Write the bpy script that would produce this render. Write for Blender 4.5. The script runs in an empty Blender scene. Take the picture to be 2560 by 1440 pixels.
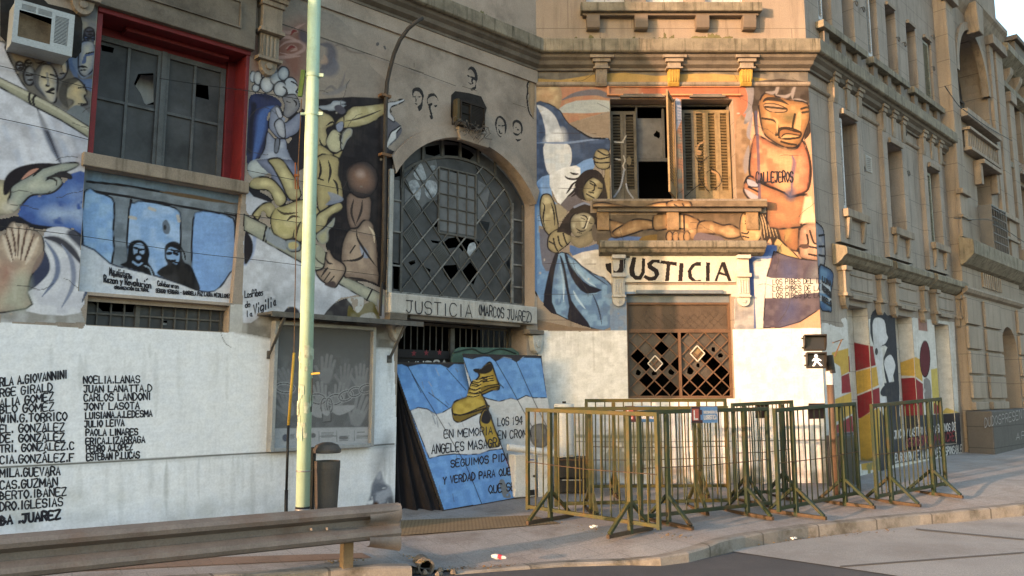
import bpy, bmesh, math, random
import numpy as np
from mathutils import Vector as V
from mathutils.geometry import tessellate_polygon
random.seed(7); RNG = np.random.default_rng(5)
SC = bpy.context.scene; COL = SC.collection
# ------------------------------------------------------------------ camera, sky, sun, exposure
F = 1990.0; PIT = math.radians(7.58); CP, SP = math.cos(PIT), math.sin(PIT); EYE = 1.6
cd = bpy.data.cameras.new('camera'); cam = bpy.data.objects.new('camera', cd); COL.objects.link(cam)
cam.location = (0, 0, EYE); cam.rotation_euler = (math.pi/2 + PIT, 0, 0)
cd.sensor_width = 36; cd.lens = 36*F/2560; cd.clip_end = 2000; SC.camera = cam
SUN_EL = 6.5; SUN_DIR = V((-.791, -.612, 0)).normalized()
w = bpy.data.worlds.new('World'); SC.world = w; w.use_nodes = True
nt = w.node_tree; bg = nt.nodes['Background']; sky = nt.nodes.new('ShaderNodeTexSky')
sky.sky_type = 'NISHITA'; sky.sun_disc = False; sky.sun_elevation = math.radians(SUN_EL)
sky.sun_rotation = math.atan2(SUN_DIR.x, SUN_DIR.y); sky.dust_density = 2.0; sky.air_density = 1.0; sky.altitude = 20
nt.links.new(sky.outputs[0], bg.inputs[0]); bg.inputs[1].default_value = .15
sl = bpy.data.lights.new('sun', 'SUN'); sl.energy = 1.8; sl.angle = math.radians(.6); sl.color = (1, .58, .345)
so = bpy.data.objects.new('sun', sl); COL.objects.link(so)
e = math.radians(SUN_EL); ld = V((SUN_DIR.x*math.cos(e), SUN_DIR.y*math.cos(e), math.sin(e)))
so.rotation_euler = ld.to_track_quat('Z', 'Y').to_euler(); so.location = (-20, -12, 15)
vs = SC.view_settings; vs.view_transform = 'Standard'; vs.look = 'None'; vs.gamma = 1; vs.exposure = 2.35
# ------------------------------------------------------------------ helpers
def lin(c):
    c = np.asarray(c, float)/255.0
    return np.where(c <= .04045, c/12.92, ((c+.055)/1.055)**2.4)
def ray(u, v):
    x = (u-1280)/F; y = (720-v)/F
    return V((x, CP - y*SP, SP + y*CP))
class Fm:
    """a plane in the place: s along it, z up it, o out of it"""
    def __init__(s, O, U, W=(0, 0, 1), N=None):
        s.O = V(O); s.U = V(U).normalized(); s.W = V(W).normalized(); s.N = V(N) if N else s.U.cross(s.W)
    def p(s, a, z, o=0): return s.O + s.U*a + s.W*z + s.N*o
    def on(s, u, v, o=0):
        r = ray(u, v); E = V((0, 0, EYE)); Q = s.O + s.N*o
        t = (Q-E).dot(s.N)/r.dot(s.N); d = E + r*t - Q
        return (d.dot(s.U), d.dot(s.W))
    def sh(s, o): return Fm(s.p(0, 0, o), s.U, s.W, s.N)
def vf(P, ang):
    a = math.radians(ang); return Fm((P[0], P[1], 0), (math.sin(a), math.cos(a), 0))
FA = vf((.415, 13.0), 47.9); FC = vf((.415, 13.0), 90); FD = vf((5.054, 13.0), 45.6)
def gz(x, y):   # height of the pavement: it climbs gently towards the far end of the street
    return float(np.interp(y + .25*min(x, 1.5)*0, [0, 6, 8, 10, 11.2, 12.9, 17.5, 26, 60], [-.06, -.06, -.05, -.03, .0, .19, .33, .5, .9]))
def gp(u, v, dz=0):
    r = ray(u, v); t = 10.0
    for _ in range(40):
        z = gz(r.x*t, r.y*t) + dz; t = .5*t + .5*(z-EYE)/r.z
    return V((r.x*t, r.y*t, gz(r.x*t, r.y*t)+dz))
def smooth(pts, n=5, closed=True):
    P = np.array(pts, float); N = len(P)
    if N < 3: return P
    out = []
    for i in range(N if closed else N-1):
        if closed: a, b, c, d = P[(i-1) % N], P[i], P[(i+1) % N], P[(i+2) % N]
        else: a, b, c, d = P[max(i-1, 0)], P[i], P[i+1], P[min(i+2, N-1)]
        for k in range(n):
            t = k/n
            out.append(.5*((2*b)+(c-a)*t+(2*a-5*b+4*c-d)*t*t+(3*b-a-3*c+d)*t**3))
    if not closed: out.append(P[-1])
    return np.array(out)
SPLIT = {'torn_paper', 'rustication', 'pilaster', 'pilaster_band', 'panel_moulding', 'smeared_paint', 'patched_pane', 'window_sill', 'lintel_moulding', 'bolt', 'rail', 'bar', 'inner_door_frame', 'star', 'brace', 'baluster', 'beam_moulding', 'rubble', 'black_backing', 'gate_bar'}
class MB:
    """collects faces, then links them as ONE mesh object"""
    def __init__(s, *mats): s.v = []; s.f = []; s.m = []; s.mats = list(mats); s.cm = 0
    def use(s, m):
        if m not in s.mats: s.mats.append(m)
        s.cm = s.mats.index(m); return s
    def add(s, vs, fs):
        b = len(s.v); s.v += [tuple(x) for x in vs]; s.f += [tuple(b+i for i in f) for f in fs]; s.m += [s.cm]*len(fs); return s
    def box(s, fm, a0, a1, z0, z1, o0, o1):
        if a1 < a0: a0, a1 = a1, a0
        q = [fm.p(a, z, o) for o in (o0, o1) for z in (z0, z1) for a in (a0, a1)]
        return s.add(q, [(0, 2, 3, 1), (4, 5, 7, 6), (0, 1, 5, 4), (2, 6, 7, 3), (0, 4, 6, 2), (1, 3, 7, 5)])
    def prism(s, fm, pts, o0, o1):
        n = len(pts); ar = sum(pts[i][0]*pts[(i+1) % n][1]-pts[(i+1) % n][0]*pts[i][1] for i in range(n))
        if ar < 0: pts = pts[::-1]
        q = [fm.p(a, z, o1) for a, z in pts] + [fm.p(a, z, o0) for a, z in pts]
        return s.add(q, [tuple(range(n)), tuple(range(2*n-1, n-1, -1))] + [(i+n, (i+1) % n+n, (i+1) % n, i) for i in range(n)])
    def poly(s, fm, pts, o=0):
        n = len(pts); ar = sum(pts[i][0]*pts[(i+1) % n][1]-pts[(i+1) % n][0]*pts[i][1] for i in range(n))
        if ar < 0: pts = pts[::-1]
        return s.add([fm.p(a, z, o) for a, z in pts], [tuple(range(n))])
    def holed(s, fm, outer, holes, o=0, recs=None, rmat=None):
        loops = [[V((a, z, 0)) for a, z in outer]] + [[V((a, z, 0)) for a, z in h] for h in holes]
        flat = [p for l in loops for p in l]
        tr = tessellate_polygon(loops); fs = []
        for t in tr:
            a, b, c = (flat[i] for i in t)
            if abs((b-a).cross(c-a).z) < 1e-9: continue
            fs.append(t if (b-a).cross(c-a).z > 0 else t[::-1])
        s.add([fm.p(p.x, p.y, o) for p in flat], fs)
        if recs:
            for h, r in zip(holes, recs):
                n = len(h); ar = sum(h[i][0]*h[(i+1) % n][1]-h[(i+1) % n][0]*h[i][1] for i in range(n))
                if ar < 0: h = h[::-1]
                q = [fm.p(a, z, o) for a, z in h] + [fm.p(a, z, o-r) for a, z in h]
                s.add(q, [(i, (i+1) % n, (i+1) % n+n, i+n) for i in range(n)])
        return s
    def tube(s, pts, r, n=8, cap=True):
        P = [V(p) for p in pts]; rs = r if isinstance(r, (list, tuple)) else [r]*len(P); vs = []; ref = None
        for i, p in enumerate(P):
            t = (P[min(i+1, len(P)-1)]-P[max(i-1, 0)]).normalized()
            if ref is None: ref = V((0, 0, 1)) if abs(t.z) < .9 else V((1, 0, 0))
            x = (ref - t*ref.dot(t)).normalized(); ref = x; y = t.cross(x)
            vs += [p + (x*math.cos(k*2*math.pi/n)+y*math.sin(k*2*math.pi/n))*rs[i] for k in range(n)]
        fs = [(i*n+k, i*n+(k+1) % n, (i+1)*n+(k+1) % n, (i+1)*n+k) for i in range(len(P)-1) for k in range(n)]
        if cap: fs += [tuple(range(n-1, -1, -1)), tuple(range((len(P)-1)*n, len(P)*n))]
        return s.add(vs, fs)
    def bar(s, a, b, w, d=None, up=(0, 0, 1)):
        a = V(a); b = V(b); t = (b-a).normalized(); u = V(up)
        if abs(t.dot(u)) > .95: u = V((1, 0, 0)) if abs(t.x) < .9 else V((0, 1, 0))
        x = t.cross(u).normalized(); y = x.cross(t); d = d or w
        q = [p + x*i*w/2 + y*j*d/2 for p in (a, b) for i, j in ((-1, -1), (1, -1), (1, 1), (-1, 1))]
        return s.add(q, [(3, 2, 1, 0), (4, 5, 6, 7), (0, 1, 5, 4), (1, 2, 6, 5), (2, 3, 7, 6), (3, 0, 4, 7)])
    def lathe(s, c, prof, n=20, sx=1, sy=1):
        c = V(c); vs = []
        for r, z in prof: vs += [c + V((r*sx*math.cos(k*2*math.pi/n), r*sy*math.sin(k*2*math.pi/n), z)) for k in range(n)]
        fs = [(i*n+k, i*n+(k+1) % n, (i+1)*n+(k+1) % n, (i+1)*n+k) for i in range(len(prof)-1) for k in range(n)]
        return s.add(vs, fs + [tuple(range(n-1, -1, -1)), tuple(range((len(prof)-1)*n, len(prof)*n))])
    def sweep(s, prof, path):
        """profile of (o,z) carried along a plan polyline, mitred at its corners"""
        P = [V((p[0], p[1])) for p in path]; n = len(P); m = len(prof); vs = []
        for i in range(n):
            d0 = (P[i]-P[i-1]).normalized() if i else (P[1]-P[0]).normalized()
            d1 = (P[i+1]-P[i]).normalized() if i < n-1 else d0
            n0 = V((d0.y, -d0.x)); n1 = V((d1.y, -d1.x)); k = (n0+n1); k = k/max(.3, k.dot(n0))
            vs += [V((P[i].x+k.x*o, P[i].y+k.y*o, z)) for o, z in prof]
        fs = [(i*m+j, (i+1)*m+j, (i+1)*m+(j+1) % m, i*m+(j+1) % m) for i in range(n-1) for j in range(m)]
        return s.add(vs, fs + [tuple(range(m)), tuple(range(n*m-1, (n-1)*m-1, -1))])
    def build(s, name, parent=None, fm=None, local=False, smooth_=False, bevel=0):
        if name in SPLIT and len(s.f) > 1:
            par = list(range(len(s.v)))
            def find(i):
                while par[i] != i: par[i] = par[par[i]]; i = par[i]
                return i
            for f in s.f:
                for i in f[1:]: par[find(i)] = find(f[0])
            gr = {}
            for f, m_ in zip(s.f, s.m): gr.setdefault(find(f[0]), []).append((f, m_))
            if len(gr) > 1:
                for g in gr.values():
                    ids = sorted({i for f, _ in g for i in f}); mp = {i: k for k, i in enumerate(ids)}; ms = sorted({m_ for _, m_ in g}); q = MB(*[s.mats[k] for k in ms])
                    q.v = [s.v[i] for i in ids]; q.f = [tuple(mp[i] for i in f) for f, _ in g]; q.m = [ms.index(m_) for _, m_ in g]; o = q._build(name, parent, fm, local, smooth_, bevel)
                return o
        return s._build(name, parent, fm, local, smooth_, bevel)
    def _build(s, name, parent=None, fm=None, local=False, smooth_=False, bevel=0):
        o0 = V((0, 0, 0)); q = parent
        while q and not local: o0 = o0 + q.location; q = q.parent
        me = bpy.data.meshes.new(name); me.from_pydata([tuple(V(x)-o0) for x in s.v], [], s.f)
        for m in s.mats: me.materials.append(m)
        me.polygons.foreach_set('material_index', s.m)
        if fm:
            uv = me.uv_layers.new(name='UVMap'); li = np.empty(len(me.loops), int); me.loops.foreach_get('vertex_index', li)
            co = np.array(s.v, float) - np.array(fm.O); k = np.stack([co@np.array(fm.U), co@np.array(fm.W)], 1)[li]
            uv.data.foreach_set('uv', k.astype(np.float32).ravel())
        if smooth_: me.polygons.foreach_set('use_smooth', [True]*len(me.polygons))
        me.update(); ob = bpy.data.objects.new(name, me); COL.objects.link(ob); ob.parent = parent
        if bevel:
            b = ob.modifiers.new('bevel', 'BEVEL'); b.width = bevel; b.segments = 2; b.limit_method = 'ANGLE'; b.angle_limit = math.radians(50)
        return ob
def thing(name, label, cat, loc=(0, 0, 0), group=None, rz=0):
    o = bpy.data.objects.new(name, None); COL.objects.link(o); o.location = loc; o.rotation_euler.z = rz; o.empty_display_size = .2
    return tag(o, label, cat, group)
def tag(o, label, cat, group=None):
    o['label'] = label; o['category'] = cat
    if group: o['group'] = group
    return o
def struct(o, kind='structure'): o['kind'] = kind; return o
# ------------------------------------------------------------------ materials
def _nodes(name):
    m = bpy.data.materials.new(name); m.use_nodes = True; t = m.node_tree; return m, t, t.nodes['Principled BSDF'], t.nodes.new, t.links.new
def mat(name, c, rough=.8, var=.18, scale=3.0, dirt=None, damt=.5, dscale=1.2, streak=False, metal=0, bump=.15, bscale=60, joints=None, spec=.3, c2=None, grain=.12):
    """procedural surface: base colour with broad variation, fine grain, optional stains / scored joints"""
    m, t, b, N, L = _nodes(name); c = tuple(lin(c)) if max(c) > 1.01 else tuple(c)
    tc = N('ShaderNodeTexCoord'); geo = N('ShaderNodeNewGeometry'); P = geo.outputs['Position']
    def noise(sc, det=6, vec=None, r=.6):
        n = N('ShaderNodeTexNoise'); n.inputs['Scale'].default_value = sc; n.inputs['Detail'].default_value = det; n.inputs['Roughness'].default_value = r
        L(vec or P, n.inputs['Vector']); return n.outputs['Fac']
    def mix(fac, a, bb, mode='MIX'):
        x = N('ShaderNodeMix'); x.data_type = 'RGBA'; x.blend_type = mode
        for i, q in ((0, fac), (6, a), (7, bb)):
            if hasattr(q, 'is_linked'): L(q, x.inputs[i])
            elif i == 0: x.inputs[0].default_value = q
            else: x.inputs[i].default_value = (*q[:3], 1)
        return x.outputs[2]
    def ramp(f, a, bb, lo=0, hi=1):
        r = N('ShaderNodeMapRange'); r.inputs[1].default_value = a; r.inputs[2].default_value = bb; r.inputs[3].default_value = lo; r.inputs[4].default_value = hi
        L(f, r.inputs[0]); return r.outputs[0]
    hi = tuple(min(.95, x*(1+var)) for x in c); lo = tuple(x*(1-var) for x in c)
    col = mix(ramp(noise(scale), .3, .7), lo, hi)
    if c2 is not None: col = mix(ramp(noise(scale*.6, 8), .45, .6), col, tuple(lin(c2)))
    g = noise(bscale, 4); col = mix(grain*4, col, mix(ramp(g, .3, .7), (.5, .5, .5), (1.0, 1.0, 1.0)), 'MULTIPLY') if grain else col
    if dirt is not None:
        vec = P
        if streak:
            mp = N('ShaderNodeMapping'); mp.inputs['Scale'].default_value = (4, 4, .35); L(P, mp.inputs[0]); vec = mp.outputs[0]
        col = mix(ramp(noise(dscale, 8, vec, .68), .5, .72, 0, damt), col, tuple(lin(dirt)))
    h = g
    if joints:
        br = N('ShaderNodeTexBrick'); L(tc.outputs['UV'], br.inputs['Vector'])
        for k, q in (('Scale', 1), ('Mortar Size', joints[2]), ('Mortar Smooth', .2), ('Brick Width', joints[0]), ('Row Height', joints[1]), ('Bias', 0)): br.inputs[k].default_value = q
        col = mix(ramp(br.outputs['Fac'], 0, 1, 0, joints[3]), col, tuple(x*.35 for x in c))
    L(col, b.inputs['Base Color']); b.inputs['Roughness'].default_value = rough; b.inputs['Metallic'].default_value = metal
    b.inputs['Specular IOR Level'].default_value = spec
    if bump:
        bp = N('ShaderNodeBump'); bp.inputs['Strength'].default_value = bump; bp.inputs['Distance'].default_value = .01; L(h, bp.inputs['Height']); L(bp.outputs[0], b.inputs['Normal'])
    return m
def mat_paint(name, rough=.85, vein=.05):
    """artist's wall paint: its colours are the picture's own pigment, stored on the mesh"""
    m, t, b, N, L = _nodes(name); a = N('ShaderNodeVertexColor'); a.layer_name = 'pigment'
    g = N('ShaderNodeTexNoise'); g.inputs['Scale'].default_value = 45; g.inputs['Detail'].default_value = 5
    ge = N('ShaderNodeNewGeometry'); L(ge.outputs['Position'], g.inputs['Vector'])
    r = N('ShaderNodeMapRange'); r.inputs[1].default_value = .3; r.inputs[2].default_value = .7; r.inputs[3].default_value = 1-vein*2; r.inputs[4].default_value = 1+vein; L(g.outputs['Fac'], r.inputs[0])
    x = N('ShaderNodeVectorMath'); x.operation = 'SCALE'; L(a.outputs['Color'], x.inputs[0]); L(r.outputs[0], x.inputs['Scale'])
    L(x.outputs[0], b.inputs['Base Color']); b.inputs['Roughness'].default_value = rough; b.inputs['Specular IOR Level'].default_value = .2
    bp = N('ShaderNodeBump'); bp.inputs['Strength'].default_value = .2; bp.inputs['Distance'].default_value = .006; L(g.outputs['Fac'], bp.inputs['Height']); L(bp.outputs[0], b.inputs['Normal'])
    return m
def glassy(name, c, rough=.5, var=.3): return mat(name, c, rough=rough, var=var, scale=2.5, dirt=(58, 56, 53), damt=.6, dscale=4, bump=.03, spec=.25, grain=.05)
STONE = mat('stone_stucco', (.315, .258, .205), var=.13, scale=1.5, dirt=(70, 60, 48), damt=.4, dscale=1.5, streak=True, joints=(1.1, .56, .006, .75), bump=.2)
STONE_D = mat('side_stucco', (.31, .272, .235), var=.15, scale=1.5, dirt=(72, 64, 54), damt=.6, dscale=1.5, streak=True, joints=(1.1, .56, .006, .75), bump=.2)
TRIM = mat('stone_trim', (.285, .238, .187), var=.2, scale=3, dirt=(52, 46, 34), damt=.6, dscale=2.2, streak=True, bump=.25)
MOSS = mat('mossy_ledge', (.225, .20, .15), var=.35, scale=4, dirt=(46, 45, 32), damt=.95, dscale=3.5, streak=True, bump=.35)
GREYST = mat('grey_stucco', (.375, .315, .262), var=.16, scale=2, dirt=(60, 56, 50), damt=.5, dscale=1.3, bump=.22)
DKTRIM = mat('dark_trim', (.17, .148, .122), var=.25, scale=3, dirt=(40, 37, 32), damt=.6, dscale=2, bump=.25)
WHITE = mat('whitewash', (.74, .735, .72), var=.05, scale=2, dirt=(120, 118, 105), damt=.4, dscale=.9, streak=True, bump=.15, grain=.05)
DIRTYW = mat('dirty_whitewash', (.48, .47, .44), var=.15, scale=3, dirt=(90, 85, 72), damt=.6, dscale=2, streak=True, bump=.2)
RED = mat('red_paint', (.17, .018, .022), rough=.55, var=.2, scale=4, dirt=(70, 30, 26), damt=.5, dscale=6, bump=.12)
GWOOD = mat('grey_painted_wood', (.11, .115, .118), rough=.6, var=.2, scale=5, dirt=(45, 45, 45), damt=.5, dscale=6)
IRON = mat('weathered_iron', (.115, .11, .10), rough=.6, var=.3, scale=8, dirt=(70, 55, 42), damt=.6, dscale=9)
IRONW = mat('peeling_white_iron', (.24, .235, .22), rough=.6, var=.4, scale=9, dirt=(60, 52, 46), damt=.8, dscale=12)
RUST = mat('rusty_iron', (.20, .115, .062), rough=.75, var=.35, scale=8, dirt=(60, 38, 24), damt=.6, dscale=10)
GLASS = glassy('dusty_glass', (.062, .063, .066), var=.5); GLASSL = glassy('pale_dusty_reflection_glass', (.15, .153, .158))  # besides dust, the pale glass has reflections put into its colour
RIB = mat('ribbed_dark_glass', (.075, .075, .075), rough=.35, var=.3, scale=4)
BLACK = mat('dark_interior', (.006, .006, .006), rough=1, var=0, bump=0, spec=0, grain=0)  # near-black stands in for the unlit depth behind openings
PAINT = mat_paint('mural_paint'); INK = mat('black_brush_paint', (.020, .019, .026), rough=.7, var=.3, scale=12, bump=.05, dirt=(84, 82, 86), damt=.6, dscale=14)
# ------------------------------------------------------------------ ground
def sheet(name, f, x0, x1, y0, y1, step, m, dz=0, clip=None, kind='structure'):
    xs = np.arange(x0, x1+1e-6, step); ys = np.arange(y0, y1+1e-6, step); b = MB(m); k = len(xs)
    b.v = [(x, y, gz(x, y)+dz) for y in ys for x in xs]
    b.f = [(j*k+i, j*k+i+1, (j+1)*k+i+1, (j+1)*k+i) for j in range(len(ys)-1) for i in range(k-1)]
    b.m = [0]*len(b.f); o = b.build(name, smooth_=True); o['kind'] = kind; return o
ASPH = mat('asphalt', (.088, .09, .098), rough=.85, var=.12, scale=1.5, dirt=(95, 93, 92), damt=.25, dscale=1.5, bump=.5, bscale=130, grain=.2)
CONCR = mat('road_concrete', (.35, .345, .335), rough=.9, var=.15, scale=.9, dirt=(122, 116, 112), damt=.75, dscale=.8, bump=.4, bscale=80, grain=.22)
GF = Fm((0, 0, 0), (.86, .51, 0), (-.51, .86, 0), (0, 0, 1))
PAVE = mat('pavement_cement', (.36, .355, .35), rough=.9, var=.14, scale=.9, dirt=(106, 98, 93), damt=.8, dscale=1.4, bump=.4, bscale=60, c2=(154, 147, 143), joints=(.4, .4, .008, .4), grain=.22)
KERB = mat('kerb_stone', (.235, .22, .20), rough=.9, var=.25, scale=2, dirt=(64, 60, 48), damt=.95, dscale=3, bump=.4, joints=(1.0, 90, .014, .9))
b = MB(ASPH); ex = [-60, -20, -10, 0, 10, 20, 60, 200, 900]; ey = [-900, -60, -10, 0, 4, 6, 8, 10, 11.2, 12.9, 17.5, 26, 60, 300, 900]
b.v = [(x, y, gz(x, y)-.14) for y in ey for x in [-900, -200]+ex]; k = len(ex)+2
b.f = [(j*k+i, j*k+i+1, (j+1)*k+i+1, (j+1)*k+i) for j in range(len(ey)-1) for i in range(k-1)]; b.m = [0]*len(b.f)
struct(b.build('ground'))
# the kerb line in plan, left to right, with how far it is lowered (the driveway dip)
gq = lambda u, v, dz=0: tuple(gp(u, v, dz))[:2]
KL = [(-16, .2), (-9, 4.25), gq(420, 1441), gq(1018, 1407), gq(1060, 1424, -.10), gq(1200, 1417, -.11), gq(1400, 1403, -.11), gq(1560, 1392, -.08), gq(1640, 1381, -.03), gq(1700, 1367), gq(1840, 1336), gq(2000, 1312), gq(2280, 1283), gq(2560, 1257), (13.5, 14.6), (45, 30)]
def strip(name, line, prof, m):
    b = MB(m); n = len(line); mm = len(prof(0)); P = [V((x, y)) for x, y in line]
    for i in range(n):
        d = (P[min(i+1, n-1)]-P[max(i-1, 0)]).normalized(); nn = V((d.y, -d.x))
        for o, dz in prof(i): b.v.append((P[i].x+nn.x*o, P[i].y+nn.y*o, gz(P[i].x, P[i].y)+dz))
    b.f = [(i*mm+j, (i+1)*mm+j, (i+1)*mm+j+1, i*mm+j+1) for i in range(n-1) for j in range(mm-1)]; b.m = [0]*len(b.f)
    return struct(b.build(name))
def dens(line, step):
    out = []
    for (a, c), (d, e2) in zip(line[:-1], line[1:]):
        k = max(1, int(math.hypot(d-a, e2-c)/step)); out += [(a+(d-a)*i/k, c+(e2-c)*i/k) for i in range(k)]
    return out+[line[-1]]
KD = dens(KL, .25)
def wob(i): return .006*math.sin(i*1.7)+.004*math.sin(i*4.3)
# pavement: from the kerb back under the building, dipping to the road between x=-.7 and 1.6
def dip(x): return float(np.interp(x, [-1.05, -.95, -.6, 1.2, 1.7, 2.3], [0, .09, .125, .10, .05, 0]))
b = MB(PAVE); cols = []
D = [0, .25, .5, .9, 1.4, 2, 2.7, 3.5, 4.5, 6, 8, 11]
for i, (x, y) in enumerate(KD):
    for d in D:
        X, Y = x-.35*d, y+.94*d; b.v.append((X, Y, gz(X, Y)-dip(x)*max(0, 1-d/1.3)))
k = len(D); b.f = [(i*k+j, (i+1)*k+j, (i+1)*k+j+1, i*k+j+1) for i in range(len(KD)-1) for j in range(k-1)]; b.m = [0]*len(b.f)
struct(b.build('pavement', None, GF, smooth_=True))
def kprof(i):
    x = KD[i][0]; q = dip(x); w_ = wob(i)
    return [(-.02, .004-q), (.10, .004-q+w_*.5), (.125, -.012-q+w_), (.13+w_, -.13), (.13, -.2)]
x_ = gq(1018, 1407)[0]; kl = [i for i, p in enumerate(KD) if p[0] < x_+.02]; kr = [i for i, p in enumerate(KD) if p[0] > -.62]
for nm, ids in (('kerb', kl), ('kerb', kr)):
    b = MB(KERB); mm = 5
    for i in ids:
        a, c = V(KD[max(i-1, 0)]), V(KD[min(i+1, len(KD)-1)]); d = (c-a).normalized(); nn = V((d.y, -d.x))
        for o, dz in kprof(i): b.v.append((KD[i][0]+nn.x*o, KD[i][1]+nn.y*o, gz(*KD[i])+dz))
    n = len(ids); b.f = [(i*mm+j, i*mm+j+1, (i+1)*mm+j+1, (i+1)*mm+j) for i in range(n-1) for j in range(4)]+[tuple(range(mm)), tuple(range(n*mm-1, n*mm-mm-1, -1))]; b.m = [0]*len(b.f)
    struct(b.build('kerb', None, GF))
# concrete lane beside the kerb on the right, asphalt over the rest; joints cut in the concrete
def patch(name, pts, m, dz, kind='structure'):
    P = [gp(u, v, -.14) if u is not None else None for u, v in pts]; b = MB(m)
    cx = sum((p for p in P), V((0, 0, 0)))/len(P); q = []
    for p, r in zip(P, P[1:]+P[:1]):
        q += [p.lerp(r, t/6) for t in range(6)]
    b.v = [(p.x, p.y, gz(p.x, p.y)-.14+dz) for p in q+[cx]]; b.f = [(i, (i+1) % len(q), len(q)) for i in range(len(q))]; b.m = [0]*len(b.f)
    o = b.build(name); o['kind'] = kind; return o
def qpatch(name, q, m, dz, n=28):
    P = [gp(u, v, -.14) for u, v in q]; b = MB(m)
    for i in range(n+1):
        for j in range(n+1): p = P[0].lerp(P[1], i/n).lerp(P[3].lerp(P[2], i/n), j/n); b.v.append((p.x, p.y, gz(p.x, p.y)-.14+dz))
    b.f = [(i*(n+1)+j, i*(n+1)+j+1, (i+1)*(n+1)+j+1, (i+1)*(n+1)+j) for i in range(n) for j in range(n)]; b.m = [0]*len(b.f); return struct(b.build(name))
qpatch('road_concrete', [(1790, 1374), (3000, 1205), (3000, 1520), (2480, 1476)], CONCR, .008)
JOINT = mat('joint_tar', (.13, .125, .12), rough=.9)
for pts in ([(2290, 1324), (2560, 1350), (2560, 1353), (2290, 1327)], [(2100, 1418), (2560, 1383), (2560, 1386), (2100, 1421)]):
    patch('road_joint', pts, JOINT, .016)
# ------------------------------------------------------------------ the corner building
B1 = thing('corner_building', 'ochre stucco corner building with painted murals and broken windows', 'building', (.415, 13, 0))
SA = -15.0; HT = 13.5  # unseen left end and height of A, set for the shadow edge on C
A_ = FA.on; C_ = FC.on; D_ = FD.on
def arc_pts(cx, hw, zs, rise, n=24, p=2.0):
    return [(cx+hw*math.cos(t), zs+rise*abs(math.sin(t))**(2/p)) for t in [math.pi*i/n for i in range(n+1)]]
def seg(cx, zc, R, hw, n=26):
    a0 = math.acos(min(1, hw/R)); return [(cx+R*math.cos(t), zc+R*math.sin(t)) for t in [a0+(math.pi-2*a0)*i/n for i in range(n+1)]]
archA = seg(-1.46, 3.92, 1.64, 1.40)
hA = [[(-6.815, 4.2), (-5.04, 4.2), (-5.04, 5.865), (-6.815, 5.865)],
      [(-6.80, 2.69), (-5.12, 2.69), (-5.06, 4.05), (-6.83, 4.05)],
      [(-6.71, 2.335), (-5.15, 2.335), (-5.15, 2.655), (-6.71, 2.655)],
      [(-2.86, 3.0), (-.06, 3.0)]+archA,
      [(-2.72, -.2), (-.24, -.2), (-.24, 2.70), (-2.72, 2.70)]]
b = MB(GREYST); b.holed(FA, [(SA, -.6), (0, -.6), (0, HT), (SA, HT)], hA, 0, [.42, .10, .22, .25, .5]); b.build('wall', B1, FA)
# end wall, back and roof close the block so that no sun leaks inside
b = MB(GREYST); e0 = FA.p(SA, -.6); e1 = FA.p(SA, HT); bk = FA.N*-14
b.add([e0, e1, e1+bk, e0+bk], [(0, 1, 2, 3)])
r0 = FA.p(SA, HT); r1 = FA.p(0, HT); r2 = FC.p(4.639, 0) + V((0, 0, HT)); r3 = FD.p(6.9, HT)
b.add([r0, r1, r2, r3, r3+bk, r0+bk], [(0, 1, 2, 3, 4, 5)]); b.add([r0+bk, r3+bk, r3+bk-V((0, 0, HT+.6)), e0+bk], [(0, 1, 2, 3)]); b.build('roof', B1)
b = MB(BLACK)
for fm, s0, s1 in ((FA, SA, -.3), (FC, .5, 5.2), (FD, .4, 6.9)): b.poly(fm, [(s0, -.5), (s1, -.5), (s1, HT-.1), (s0, HT-.1)], -1.1)
b.build('black_backing', B1)  # black sheets added behind the openings so the inside looks unlit
hC = [[(1.25, 4.80), (2.36, 4.80), (2.36, 6.57), (1.25, 6.57)], [(2.464, 4.80), (3.335, 4.80), (3.335, 6.57), (2.464, 6.57)],
      [(1.47, 1.53), (3.19, 1.53), (3.19, 3.23), (1.47, 3.23)]] + [[(a, 8.23), (a+.68, 8.23), (a+.68, 9.8), (a, 9.8)] for a in (.87, 1.90, 2.93)]
b = MB(STONE); b.holed(FC, [(0, -.6), (4.639, -.6), (4.639, HT), (0, HT)], hC, 0, [.30, .30, .22, .2, .2, .2]); b.build('wall', B1, FC)
Wd = [(.97, 1.74, 4.80, 6.55), (3.17, 3.94, 4.80, 6.52), (5.38, 6.14, 4.80, 6.48)]
Wu = [(c+k, c+k+.56, 8.2, 9.65) for c in (.55, 2.75, 4.95) for k in (0, 1.02)]
Wg = [(1.05, 1.95, .42, 3.14), (3.24, 4.14, .5, 3.12), (5.43, 6.33, .55, 3.10)]
hD = [[(a, z0), (c, z0), (c, z1), (a, z1)] for a, c, z0, z1 in Wd+Wu+Wg]
b = MB(STONE_D); b.holed(FD, [(0, -.6), (6.95, -.6), (6.95, HT), (0, HT)], hD, 0, [.34]*3+[.30]*6+[.28]*3); b.build('wall', B1, FD)
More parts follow.
